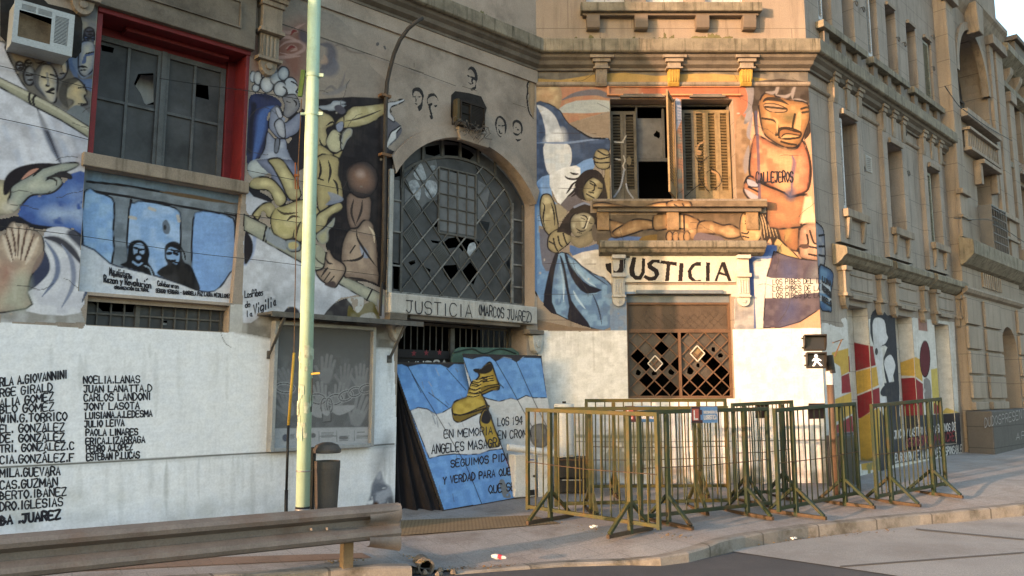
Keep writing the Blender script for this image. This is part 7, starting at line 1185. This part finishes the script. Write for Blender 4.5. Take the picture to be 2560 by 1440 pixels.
cable('cable crossing the red window to the mourners', [(400, 196), (520, 214), (626, 228), (745, 247)], o=.06, rr=.005); cable('long thin cable from the blue robe across the blue panel to the dark man', [(-40, 562), (204, 590), (480, 632), (660, 652), (960, 690)], o=.10, rr=.0035)
cable('cable over the raised fingers of the great hand', [(618, 426), (747, 452), (854, 473), (936, 490)]); cable('cable over the palm of the great hand', [(560, 530), (750, 557), (872, 576), (973, 596)]); cable('cable along the rising arm above the mourners', [(660, 45), (800, 92), (965, 150), (1140, 215)], rr=.0035)
cable('slack cable hanging from the stone pavilion to the far wing', [(2362, 215), (2395, 262), (2420, 282), (2470, 318), (2530, 352)], FP, .25, .009); cable('sagging cable at the grated window of the pavilion', [(2385, 545), (2425, 549), (2480, 551), (2520, 578), (2570, 612)], FP, .34, .009)
# ---- painted boards leaning in the gateway
def plane3(a, c, d): U = (c-a).normalized(); N = U.cross(d-a).normalized(); return Fm(a, U, N.cross(U), N)
BL, BR = gp(1108, 1279), gp(1303, 1244); best = None
for k in range(400):
    Y = 10+k*.008; TL = atY(980, 907, Y); TR = TL+(BR-BL); rel = TR-V((0, 0, EYE)); dep = rel.y*CP+rel.z*SP; u = 1280+F*rel.x/dep; v = 720-F*(rel.z*CP-rel.y*SP)/dep; e_ = (u-1178)**2+(v-908)**2
    if best is None or e_ < best[0]: best = (e_, TL)
TL = best[1]; FB = plane3(BL, BR, TL); B_ = FB.on
SKY_ = (70, 124, 186); PLY = mat('dark_board_edge', (.05, .042, .038), var=.3); r_kw = dict(n=1)
t = thing('painted_board', 'large blue and white painted board with a yellow shoe leaning nearest in the gateway', 'board', BL, 'painted memorial boards')
b = MB(PLY); b.prism(FB, [B_(u, v) for u, v in ((1108, 1281), (1303, 1245), (1178, 906), (980, 905))], -.03, 0); b.build('panel', t)
def shoe(r):
    YS = (150, 124, 26)
    r.fill([(505, 700), (520, 655), (570, 632), (606, 615), (614, 575), (640, 520), (668, 505), (688, 470), (652, 440), (700, 432), (740, 396), (768, 394), (795, 470), (822, 550), (808, 575), (770, 577), (722, 598), (706, 606), (726, 640), (748, 690), (735, 714), (650, 742), (560, 785), (525, 775)], YS, edge=(92, 74, 18), ew=.06, ol=DK, ow=.016, n=3, c2=(172, 146, 40))
    r.fill([(508, 730), (560, 742), (640, 715), (740, 672), (748, 700), (640, 750), (560, 787), (520, 776)], (104, 84, 20), ol=DK, ow=.012, n=2); r.fill([(652, 445), (700, 434), (745, 400), (768, 402), (775, 440), (740, 462), (700, 466)], (38, 34, 32), n=3); r.fill([(690, 560), (810, 535), (822, 556), (760, 580), (705, 602)], (112, 92, 22), ol=DK, ow=.010, n=2)
    for k in range(5): r.line([(612+k*10, 606-k*24), (650+k*8, 612-k*24), (690+k*3, 598-k*24)], .022, (176, 152, 60), op=.9); r.line([(612+k*10, 614-k*24), (650+k*8, 620-k*24), (690+k*3, 606-k*24)], .012, DK)
    r.lines(.012, DK, [(705, 490), (780, 478)], [(710, 505), (782, 494)], [(715, 520), (786, 508)])
    r.lines(.014, DK, [(520, 740), (600, 735), (740, 690)], [(620, 560), (660, 575), (690, 560)], [(625, 590), (670, 600), (700, 590)], [(640, 530), (680, 540)], [(700, 590), (760, 560), (815, 550)], [(690, 500), (740, 490)], [(695, 515), (740, 510)])
    r.fill([(690, 790), (705, 720), (735, 700), (765, 740), (790, 830), (830, 930), (800, 955), (750, 950), (720, 880)], YS, edge=(90, 72, 20), ew=.05, ol=DK, ow=.012, n=2); r.fill([(700, 780), (720, 715), (750, 715), (765, 770), (740, 800)], (36, 34, 38), n=3)
cs = [B_(u, v) for u, v in ((1108, 1281), (1303, 1245), (1178, 906), (980, 905))]; r = Ras(FB, 0, min(q[0] for q in cs), max(q[0] for q in cs), min(q[1] for q in cs), max(q[1] for q in cs), .008, .008, 1.3); r.ctx(940, 760, 2.667)
bd = [(118, 398), (628, 398), (962, 1288), (452, 1375)]; r.fill(bd, SKY_, n=1, c2=(84, 138, 194), soft=.012)
r.fill([(228, 712), (280, 690), (340, 700), (400, 735), (440, 725), (500, 690), (560, 640), (700, 640), (850, 965), (760, 975), (690, 1000), (600, 1005), (520, 1000), (430, 1010), (355, 1030)], (176, 180, 184), n=1, ol=DK, ow=.010, c2=(160, 164, 168)); r.fill([(105, 385), (635, 385), (625, 405), (520, 400), (480, 430), (430, 405), (300, 400), (210, 420), (170, 402), (125, 405)], (44, 44, 52), n=1)
for l in ([(205, 405), (300, 570), (400, 735), (520, 940), (600, 1080), (705, 1335)], [(470, 430), (600, 575)], [(350, 590), (480, 690)], [(240, 470), (300, 590)], [(620, 400), (640, 500)]): r.line(l, .012, DK, op=.8)
for k in range(40): x, y = RNG.uniform(200, 900), RNG.uniform(420, 1300); r.line([(x, y), (x+RNG.uniform(5, 25), y+RNG.uniform(20, 60))], RNG.uniform(.006, .016), RNG.choice([(60, 74, 92), (110, 96, 80), (150, 150, 148)]), op=.5)
shoe(r); r.fill([(820, 1180), (850, 1170), (880, 1240), (900, 1290), (850, 1290), (830, 1230)], (96, 104, 112), n=2, mott=.25); r.line([(855, 985), (880, 1060), (935, 1190)], .03, (150, 30, 110))
M4 = [(118, 398), (-200, 398), (-200, 1500), (470, 1400)]
ca = r.pz(bd); X = r.s0+np.arange(r.nx)*r.cs; Y = r.z0+np.arange(r.ny)*r.cz; XX, YY = np.meshgrid(X, Y); r.a[~Ras._in(ca, XX, YY)] = 0; r.wear(.0, .06, .03); r.build('painting', t, lift=.003)
b = MB(INK); U_ = lambda x, y: (940+x/2.667, 760+y/2.667)
for s_, a, c, h, w_ in (('EN MEMORIA', (455, 893), (775, 868), 50, .020), ('ANGELES MASAGRA', (372, 1000), (835, 948), 56, .022), ('SEGUIMOS PIDI', (500, 1088), (880, 1044), 46, .022), ('Y VERDAD PARA QUE', (448, 1202), (898, 1135), 46, .022), ('QUE SE', (752, 1262), (925, 1240), 50, .022)):
    b = MB(INK); text(b, FB, .005, s_, U_(*a), U_(*c), h/2.667, w_*.8, seed=len(s_)); b.build('lettering', t)
BL2, BR2 = gp(1235, 1236), gp(1398, 1214); TL2 = FA.p(*A_(1158, 884, .10), .10); FR = plane3(BL2, BR2, TL2); R2 = FR.on; qd = [(1158, 884), (1352, 889), (1384, 1110), (1398, 1212), (1235, 1236)]
t = thing('painted_board', 'blue and white painted board half hidden behind the leaning shoe board', 'board', BL2, 'painted memorial boards'); b = MB(PLY); b.prism(FR, [R2(*q) for q in qd], -.03, 0); b.build('panel', t)
cs = [R2(*q) for q in qd]; r = Ras(FR, 0, min(q[0] for q in cs), max(q[0] for q in cs), min(q[1] for q in cs), max(q[1] for q in cs), .008, .008, 1.3); r.ctx(940, 760, 2.667); r.fill([(570, 330), (1110, 340), (1230, 1230), (780, 1290)], (172, 176, 180), n=1, c2=(158, 162, 166))
r.fill([(575, 350), (640, 365), (700, 345), (760, 350), (795, 380), (850, 355), (900, 365), (935, 385), (980, 355), (1100, 358), (1140, 625), (1050, 625), (1000, 610), (940, 640), (900, 628), (820, 650), (740, 630), (660, 600)], SKY_, n=1, ol=DK, ow=.010, c2=(84, 138, 194)); r.fill([(560, 330), (1110, 336), (1105, 362), (980, 352), (935, 385), (900, 362), (850, 352), (795, 380), (750, 346), (640, 362), (575, 350)], (46, 46, 52), n=1)
for l in ([(790, 370), (900, 560), (1030, 800), (1060, 850)], [(935, 385), (1040, 620), (1140, 820)], [(780, 480), (850, 560)]): r.line(l, .012, DK, op=.8)
r.fill([(1030, 830), (1070, 800), (1130, 810), (1150, 930), (1080, 960), (1030, 910)], (112, 112, 112), n=3, edge=(60, 60, 62), ew=.05, c2=(82, 82, 84)); shoe(r); ca = r.pz([(570, 333), (1105, 342), (1188, 935), (1230, 1225), (785, 1280)]); X = r.s0+np.arange(r.nx)*r.cs; Y = r.z0+np.arange(r.ny)*r.cz; XX, YY = np.meshgrid(X, Y); r.a[~Ras._in(ca, XX, YY)] = 0; r.wear(0, .06, .03); r.build('painting', t, lift=.003)
b = MB(INK); text(b, FR, .005, 'LOS 194', U_(812, 812), U_(975, 800), 19, .016, seed=2); b.build('lettering', t); b = MB(INK); text(b, FR, .005, 'EN CROMA', U_(815, 900), U_(1035, 885), 19, .016, seed=2); b.build('lettering', t)
DB = mat('black_board_paint', (.022, .021, .023), var=.3, scale=5); t = thing('painted_board', 'black board with red stars and white letters standing against the gate', 'board', FA.p(-2.3, .05, -.25), 'painted memorial boards')
fb = FA.sh(-.22); q0 = fb.on(984, 872); q1 = fb.on(1120, 872); b = MB(DB); b.box(FA, q0[0], q1[0], .05, q0[1], -.25, -.22); b.box(FA, q0[0], q1[0], q0[1]-.12, q0[1], -.22, -.19); b.build('panel', t)
b = MB(RINK)
for u, v in ((1035, 883), (1066, 882), (1099, 881)): s_, z_ = FA.on(u, v, -.185); b.poly(FA, [(s_+(.05 if i % 2 == 0 else .02)*math.sin(i*math.pi/5), z_+(.05 if i % 2 == 0 else .02)*math.cos(i*math.pi/5)) for i in range(10)], -.187)
b.build('star', t); b = MB(WINK); text(b, FA, -.215, 'MURGA', (1022, 921), (1117, 916), 15, .026, seed=3); b.build('lettering', t)
GRB = mat('faded_green_board', (.085, .15, .12), var=.25, scale=5, dirt=(70, 78, 72), damt=.6, dscale=6); t = thing('painted_board', 'faded green board with rounded top behind the right blue board', 'board', FA.p(-1.2, .05, -.1), 'painted memorial boards'); b = MB(GRB); pq = [FA.on(u, v, -.08) for u, v in ((1128, 920), (1130, 895), (1138, 874), (1150, 868), (1280, 870), (1296, 880), (1304, 905))]; b.prism(FA, [(pq[0][0], .05)]+pq+[(pq[-1][0], .05)], -.11, -.08); b.build('panel', t); b = MB(mat('dark_green_line', (.03, .05, .045)))
b.tube([FA.p(*FA.on(u, v, -.075), -.075) for u, v in smooth([(1135, 882), (1180, 872), (1210, 884), (1250, 872), (1290, 884)], 4, False)], .012, 5); b.build('painted_vine', t)
CLO = mat('black_cloth', (.017, .015, .018), rough=.95, var=.3, scale=4, bump=.3, bscale=25); t = thing('cloth_bundle', 'black cloth draped from the side of the leaning shoe board', 'cloth', gp(1050, 1274)); b = MB(CLO); nu, nv = 26, 14; Le = [TL.lerp(BL, i/nv) for i in range(nv+1)]; Ge = FA.p(-2.66, .03, -.12)
for i in range(nv+1):
    a = Le[i]+FB.N*-.05; zc = a.z; far_ = Ge.copy(); far_.z = max(.0, zc*1.0)
    for j in range(nu+1):
        q = j/nu; p = a.lerp(far_, q); wv = .05*math.sin(q*19+i*.25)*min(1, q*4)*(.4+i/nv); p = p+V((.55, -.83, 0))*wv; b.v.append(p[:])
b.f = [(i*(nu+1)+j, i*(nu+1)+j+1, (i+1)*(nu+1)+j+1, (i+1)*(nu+1)+j) for i in range(nv) for j in range(nu)]; b.m = [0]*len(b.f); b.build('drape', t, smooth_=True)
# ---- dumped appliances in the corner
ENAM = mat('white_enamel', (.68, .68, .66), rough=.4, var=.05, dirt=(120, 110, 96), damt=.4, dscale=5, bump=.03); SOOT = mat('sooty_black_metal', (.022, .021, .021), rough=.6, var=.4, dirt=(60, 52, 46), damt=.4, dscale=6)
p = gp(1430, 1236); t = thing('old_stove', 'sooty black stove carcass under the white water heater', 'stove', p); k = Fm((p.x, p.y, p.z), (1, 0, 0)); H_ = atY(1430, 1150, p.y).z-p.z; b = MB(SOOT); b.box(k, -.22, .22, .02, H_*.45, -.40, 0); b.box(k, -.215, .215, H_*.47, H_, -.39, -.01); b.build('body', t, bevel=.012); b = MB(SOOT); b.box(k, -.24, .24, H_, H_+.03, -.42, .02); b.build('top_plate', t); b = MB(STEEL); b.bar(k.p(-.15, H_*.42, .02), k.p(.15, H_*.42, .02), .018); b.build('handle', t)
p2 = p+V((-.10, .18, H_+.031)); t = thing('water_heater', 'white cylindrical water heater standing on the black stove', 'water heater', p2); hh = atY(1415, 1008, p2.y).z-p2.z; b = MB(ENAM); b.lathe(p2, [(.14, 0), (.155, .01), (.157, .03), (.157, hh-.03), (.15, hh-.01), (.05, hh)], 28); b.build('tank', t, smooth_=False); b = MB(SOOT); b.lathe(p2+V((0, -.1, 0)), [(.03, hh), (.03, hh+.03)], 10); b.build('pipe_stub', t); b = MB(STEEL); b.bar(p2+V((.06, -.16, .03)), p2+V((.13, -.17, .03)), .03); b.build('valve', t)
p = gp(1318, 1246); t = thing('gas_heater', 'cream white gas heater standing beside the leaning shoe board', 'heater', p); k = Fm((p.x, p.y, p.z), (.9, .43, 0)); H_ = atY(1318, 1136, p.y).z-p.z; b = MB(ENAM); b.box(k, -.20, .16, .02, H_, -.22, 0); b.build('body', t, bevel=.015); b = MB(SOOT); b.box(k, .02, .12, .04, .12, -.02, .006); b.tube([k.p(.11, H_*.5, .0), k.p(.11, H_*.5, .02)], .018, 10); b.build('vent', t); b = MB(mat('blue_print', (.08, .1, .35))); b.box(k, .03, .12, H_*.86, H_*.88, 0, .003); b.build('print_mark', t)
a, c = atY(1270, 1118, 11.6), atY(1385, 1133, 11.9); t = thing('white_tube', 'white plastic tube lying across the heater towards the stove', 'tube', a); b = MB(ENAM); b.tube([a, c], .052, 16, cap=False); b.tube([a, c], .046, 16); b.build('tube', t, smooth_=False)
p = gp(1357, 1243); k = Fm((p.x, p.y, p.z), (.95, .3, 0)); b = MB(ENAM); b.box(k, -.06, .09, 0, .62, -.05, -.03); tag(b.build('white_sheet', bevel=.004), 'narrow white sheet standing right of the gas heater', 'sheet')
# ---- crowd barriers
OLV = mat('olive_lit_green_paint', (.046, .056, .024), rough=.6, var=.35, scale=5, dirt=(88, 58, 28), damt=.75, dscale=5, c2=(76, 70, 28), bump=.15); OLG = mat('dark_shaded_green_paint', (.024, .040, .025), rough=.6, var=.3, scale=5, dirt=(80, 52, 28), damt=.7, dscale=5, c2=(42, 54, 30), bump=.15); RST = mat('rusty_foot_bar', (.072, .048, .030), rough=.8, var=.4, scale=6, dirt=(64, 58, 34), damt=.7, dscale=7, bump=.25)  # olive and dark green also put sunlit and shadier barriers into the paint
DP = MB()
def barrier(label, a, c, m, flip=1, H=1.42, nb=14, feet=(.2, .8)):
    a = V(a); c = V(c); d = V((c.x-a.x, c.y-a.y, 0)); L = d.length; t = thing('crowd_barrier', label, 'barrier', a, 'crowd barriers on the pavement', math.atan2(d.y, d.x)); sl = (gz(c.x, c.y)-gz(a.x, a.y))/L
    T = lambda x, y, z: (x, y, z+sl*x)
    b = MB(m); b.bar(T(0, 0, H-.02), T(L, 0, H-.02), .05, .05); b.bar(T(0, 0, .14), T(L, 0, .14), .045, .045); b.build('rail', t, local=True, bevel=.004)
    for x in (.02, L-.02): b = MB(m); b.bar(T(x, 0, .10), T(x, 0, H-.045), .048, .044); b.build('end_post', t, local=True, bevel=.004)
    for f in feet:
        x = L*f; b = MB(m); b.bar(T(x, -.004, .0), T(x, -.004, H-.046), .055, .05); b.build('post', t, local=True, bevel=.004)
        ft = MB(RST); ft.bar(T(x, -.44, .025), T(x, .44, .025), .045, .045); fo = ft.build('foot', t, local=True, bevel=.004); b = MB(m)
        for s_ in (-1, 1): b.bar(T(x, s_*.41, .05), T(x, s_*.03, .36), .042, .036)
        b.build('brace', fo, local=True)
    b = MB(m); xs = [.02+(L-.04)*i/(nb+1) for i in range(1, nb+1)]
    for x in xs:
        if min(abs(x-L*f) for f in feet) > .04: b.tube([T(x+R_.uniform(-.01, .01), 0, .15), T(x+R_.uniform(-.012, .012), R_.uniform(-.008, .008), H*.5), T(x, 0, H-.03)], .0095, 6)
    b.build('bar', t, local=True); b = MB(RST); b.tube([T(.02, -.03, .72), T(L*.5, -.03, .70), T(L-.02, -.03, .72)], .006, 5); b.build('tie_rod', t, local=True); return t, L
def g2(u, v): return gp(u, v)
BA = [('olive barrier at the left end, nearest the kerb', (1317, 1293), (1652, 1348), OLV), ('barrier with the blue and brown sign, joined to the left olive one', (1600, 1322), (1929, 1283), OLG), ('rusty olive barrier standing behind the left end one', (1387, 1286), (1828, 1276), OLV), ('yellow topped barrier nearest the white wall', (1465, 1240), (1824, 1238), OLV), ('green barrier third from the right with the brown plate', (1946, 1300), (2151, 1256), OLG), ('rightmost green barrier standing apart before the striped wall', (2192, 1267), (2368, 1232), OLG), ('green barrier behind the brown plate one, beside the corner', (1838, 1262), (1992, 1246), OLG)]
BT = [barrier(l, g2(*a), g2(*c), m) for l, a, c, m in BA]
SB = mat('blue_sign_enamel', (.10, .22, .42), rough=.4, var=.1, bump=.03); SDK = mat('dark_brown_sign', (.05, .02, .022), rough=.5, var=.2); SRD = mat('brick_red_sign', (.34, .085, .07), rough=.5, var=.15)
def signplate(ti, u0, u1, v0, v1, words=True, back=False):
    t, L = BT[ti]; d = V((math.cos(t.rotation_euler.z), math.sin(t.rotation_euler.z), 0)); fm = Fm(t.location, d); o = .035; a = fm.on(u0, v1, o); c = fm.on(u1, v0, o); loc = Fm((0, 0, 0), (1, 0, 0))
    if back: b = MB(mat('brown_plate', (.065, .03, .024), rough=.7, var=.3, dirt=(84, 60, 48), damt=.4, dscale=8)); b.box(loc, a[0], c[0], a[1], c[1], -.035, -.03); return b.build('back_plate', t, local=True, bevel=.002)
    w_ = c[0]-a[0]; h_ = c[1]-a[1]; b = MB(SB); b.box(loc, a[0], c[0], a[1], c[1], o-.004, o); pl_ = b.build('sign_plate', t, local=True); b = MB(SDK); b.prism(loc, [(a[0], a[1]), (a[0]+w_*.42, a[1]), (a[0]+w_*.42, a[1]+h_*.18), (a[0]+w_*.34, a[1]+h_*.18), (a[0]+w_*.34, a[1]+h_*.5), (a[0]+w_*.40, a[1]+h_*.5), (a[0]+w_*.40, a[1]+h_*.8), (a[0]+w_*.33, a[1]+h_*.8), (a[0]+w_*.33, c[1]), (a[0], c[1])], o, o+.002); b.build('dark_field', pl_, local=True)
    b = MB(SRD); b.box(loc, a[0]+w_*.04, a[0]+w_*.27, a[1]+h_*.16, a[1]+h_*.86, o+.002, o+.004); b.build('red_field', pl_, local=True); b = MB(WINK)
    x, y = a[0]+w_*.10, a[1]+h_*.24
    def tl(s_, x0, x1, y0, hh, wd):
        acc = x0; ws = [(.5 if q == ' ' else WID.get(q, 1)) for q in s_]; un = (x1-x0)/(sum(ws)+.32*(len(s_)-1)); k_ = 0
        for ch, w2 in zip(s_, ws):
            if ch != ' ':
                for g in GLY[ch]:
                    P = [gpt(q) for q in g.split(' ')]
                    if len(P) > 3: P = [tuple(q) for q in smooth(P, 3, P[0] == P[-1])]+([P[0]] if P[0] == P[-1] else [])
                    brush(b, loc, [(acc+un*(w2*(gx if w2 > .5 else .5)), y0+gy*hh) for gx, gy in P], wd, o+.005+.0005*(k_ % 3)); k_ += 1
            acc += un*(w2+.32)
    tl('L', x, x+w_*.12, y, h_*.5, .02); tl('LOGISTICA', a[0]+w_*.47, a[0]+w_*.95, a[1]+h_*.22, h_*.24, .011); tl('DIRECCION GENERAL DE', a[0]+w_*.46, a[0]+w_*.97, a[1]+h_*.58, h_*.14, .006); b.build('lettering', pl_, local=True)
signplate(1, 1729, 1793, 1016, 1058); signplate(3, 1562, 1640, 1015, 1055); signplate(6, 1896, 1930, 1012, 1046, back=True); signplate(4, 2034, 2072, 1008, 1048, back=True)
# ---- pedestrian signal
SIG = mat('black_signal_housing', (.022, .020, .019), rough=.5, var=.2, dirt=(58, 48, 40), damt=.3, dscale=8); p = gp(2092, 1243); YS_ = p.y; t = thing('pedestrian_signal', 'black pedestrian signal with a lit white walking figure on a rusty pole', 'traffic signal', p)
top = atY(2072, 898, YS_); b = MB(mat('rusty_signal_pole', (.10, .065, .045), rough=.6, var=.3, dirt=(60, 50, 44), damt=.6, dscale=6)); b.tube([p, top], .052, 16); b.build('pole', t, smooth_=True); q = atY(2078, 930, YS_); b = MB(SIG); b.tube([q+V((0, 0, -.02)), top+V((0, 0, .06))], .065, 14); b.build('collar', t)
b = MB(mat('pale_sticker', (.55, .55, .58), var=.25, scale=20)); b.tube([atY(2075, 962, YS_), atY(2073.5, 928, YS_)], .0545, 16, cap=False); b.build('sticker', t, smooth_=True)
b = MB(STEEL); b.tube([p+V((-.06, -.03, .0)), p+V((-.07, -.03, .95))], .012, 6); b.build('conduit', t)
yaw = math.radians(-14); U_s = V((math.cos(yaw), math.sin(yaw), 0))
for v0, v1, u0, u1, lit in ((838, 876, 2012, 2062, 0), (882, 920, 2018, 2062, 1)):
    cc = atY((u0+u1)/2, (v0+v1)/2, YS_-.15); hw = (u1-u0)/2/F*YS_*1.02; hz = (v1-v0)/2/F*YS_*1.02; fm = Fm(cc, U_s); b = MB(SIG); b.box(fm, -hw, hw, -hz, hz, -.12, .02); ho = b.build('housing', t, bevel=.012)
    b = MB(SIG); b.prism(fm, [(-hw, hz-.02), (hw, hz-.02), (hw, hz), (-hw, hz)], .02, .17); b.prism(Fm(fm.p(-hw, 0, 0), fm.N, (0, 0, 1), -fm.U), [(.02, -hz*.8), (.02, hz), (.17, hz), (.12, -hz*.2)], -.008, 0); b.prism(Fm(fm.p(hw-.008, 0, 0), fm.N, (0, 0, 1), -fm.U), [(.02, -hz*.8), (.02, hz), (.17, hz), (.12, -hz*.2)], -.008, 0); b.build('visor', ho)
    b = MB(mat('signal_lens', (.02, .022, .03), rough=.3, bump=0)); b.box(fm, -hw*.8, hw*.8, -hz*.8, hz*.8, .02, .024); b.build('lens', ho)
    for z_ in (-hz*.6, hz*.6): b = MB(SIG); b.box(fm, -hw-.03, -hw, z_-.012, z_+.012, -.05, -.02); b.build('hinge', ho)
    if lit:
        m, t_, b_, N__, L__ = _nodes('lit_white_led'); b_.inputs['Emission Color'].default_value = (1, 1, 1, 1); b_.inputs['Emission Strength'].default_value = .25; b = MB(m); z = hz
        b.prism(fm, [(.02*math.cos(a)*1.3+.0, z*.55+.026*math.sin(a)) for a in [i*math.pi/5 for i in range(10)]], .024, .028)
        for P in ([(-.035, z*.28), (.03, z*.28), (.028, -z*.15), (-.02, -z*.15)], [(.024, z*.28), (.075, z*.02), (.062, -z*.08), (.02, z*.1)], [(-.03, z*.28), (-.062, -z*.05), (-.05, -z*.12), (-.02, z*.1)], [(-.02, -z*.16), (.008, -z*.16), (-.028, -z*.72), (-.058, -z*.72)], [(.0, -z*.16), (.03, -z*.16), (.085, -z*.66), (.055, -z*.72)]): b.prism(fm, P, .024, .0275)
        b.build('walking_figure', ho)
p = gp(2128, 1215); k = Fm(p, FD.U); b = MB(mat('dark_grey_cabinet', (.05, .052, .055), rough=.6, var=.2, dirt=(86, 84, 80), damt=.4, dscale=5)); t = thing('utility_cabinet', 'dark grey utility cabinet behind the signal pole', 'cabinet', p); b.box(k, -.26, .26, 0, .78, -.25, 0); b.build('body', t, bevel=.012); b = MB(SIG); b.box(k, -.22, .22, .06, .74, .001, .008); b.build('door', t)
s_, z_ = D_(2092, 856); t = thing('wall_bracket', 'thin rusty bracket arms jutting from the wall above the cabinet', 'bracket', FD.p(s_, z_)); b = MB(RUST)
for q0, q1 in (((2082, 857), (2108, 848)), ((2104, 850), (2086, 892))): b.bar(FD.p(*FD.on(*q0, .2), .2), FD.p(*FD.on(*q1, .12), .12), .014)
b.build('arms', t)
# ---- litter, leaves, drain
def leaves(name, regions, n, cols, kind='stuff', dz=.0):
    R = random.Random(len(regions)*7+n); ms = [mat('dry_leaf', c, rough=.9, var=.3, scale=20, bump=0) for c in cols]; b = MB(*ms)
    for i in range(n):
        u0, v0, u1, v1, sp = R.choice(regions); q = R.random(); p = gp(u0+(u1-u0)*q+R.gauss(0, sp), v0+(v1-v0)*q+R.gauss(0, sp*.35), dz); a = R.uniform(0, 6.28); s = R.uniform(.008, .022); b.use(ms[i % len(ms)]); U = V((math.cos(a), math.sin(a), R.uniform(-.4, .4))); W = V((-math.sin(a), math.cos(a), R.uniform(-.4, .4))); p.z += .012
        b.add([p-U*s, p-W*s*.5, p+U*s, p+W*s*.5], [(0, 1, 2, 3)])
    o = b.build(name); o['kind'] = kind
leaves('fallen_leaves', [(1080, 1426, 1300, 1412, 8), (1560, 1398, 1800, 1378, 12), (1850, 1362, 2230, 1327, 7), (1340, 1330, 1450, 1326, 20)], 520, ((130, 96, 50), (150, 118, 66), (96, 72, 42)), dz=-.125); leaves('fallen_leaves', [(1330, 1300, 1500, 1330, 16), (1640, 1335, 1720, 1345, 12), (820, 1408, 905, 1402, 5), (1450, 1225, 1830, 1225, 10), (1010, 1390, 1060, 1410, 8)], 260, ((140, 104, 54), (92, 84, 40), (150, 122, 74)))
p = gp(1256, 1406, -.05); t = thing('crushed_bottle', 'crushed clear plastic bottle with a red wrapper by the kerb', 'bottle', p); m, t_, b_, N__, L__ = _nodes('clear_plastic'); b_.inputs['Roughness'].default_value = .2; b_.inputs['Alpha'].default_value = .5; b_.inputs['Base Color'].default_value = (.7, .72, .75, 1)
b = MB(m); d = V((.8, -.5, 0)).normalized(); q = p+V((-.04, .05, .045)); b.tube([q-d*.08, q-d*.03, q+d*.03, q+d*.07, q+d*.09], [.018, .027, .022, .016, .010], 9); b.build('body', t); b = MB(mat('red_wrapper', (.45, .03, .06), rough=.5)); b.tube([q-d*.0+V((0, 0, .002)), q+d*.045+V((0, 0, .0))], [.0255, .0225], 9, cap=False); b.build('wrapper', t)
WP = mat('white_paper', (.75, .75, .73), var=.05, bump=0)
for i, (u, v, dz, lb) in enumerate(((1826, 1366, -.13, 'crumpled white paper in the gutter below the kerb'), (1983, 1350, -.13, 'small white scrap at the foot of the kerb under the barriers'), (1484, 1322, 0, 'torn black and white wrapper lying behind the left olive barrier'), (1803, 1212, 0, 'white paper scrap at the foot of the lit wall'))):
    p = gp(u, v, dz); R = random.Random(i); b = MB(WP); n = 5
    for a in range(n):
        for c_ in range(n): b.v.append((p.x+(a-2)*.022+R.uniform(-.01, .01), p.y+(c_-2)*.018+R.uniform(-.008, .008), p.z+.008+R.uniform(0, .035)))
    b.f = [(a*n+c_, (a+1)*n+c_, (a+1)*n+c_+1, a*n+c_+1) for a in range(n-1) for c_ in range(n-1)]; b.m = [0]*len(b.f); tag(b.build('paper_scrap'), lb, 'paper', 'scraps of paper on the ground')
p = gp(1066, 1416, -.06); t = thing('drain_outlet', 'dark broken drain pipe opening in the kerb gap', 'drain', p); b = MB(DKTRIM); d = V((-.35, .94, 0)); ring_ = []
for rr in (.085, .065): ring_.append([p+V((.94, .35, 0))*rr*math.cos(a)+V((0, 0, rr*math.sin(a)-.01)) for a in [i*math.pi/8 for i in range(16)]])
b.add(ring_[0]+ring_[1]+[q+d*.25 for q in ring_[1]]+[q+d*.25 for q in ring_[0]], [(i, (i+1) % 16, 16+(i+1) % 16, 16+i) for i in range(16)]+[(16+i, 16+(i+1) % 16, 32+(i+1) % 16, 32+i) for i in range(16)]+[(i, (i+1) % 16, 48+(i+1) % 16, 48+i) for i in range(16)]); b.build('pipe', t); b = MB(BLACK); b.add([q+d*.1 for q in ring_[1]], [tuple(range(16))]); b.build('dark_bore', t); b = MB(DKTRIM); R = random.Random(3)
for i in range(16): q = p+V((R.uniform(-.2, .28), R.uniform(-.08, .1), -.07)); b.lathe(q, [(.015+R.random()*.02, 0), (.02+R.random()*.015, .015), (.008, .03+R.random()*.02)], 6)
b.build('rubble', t)
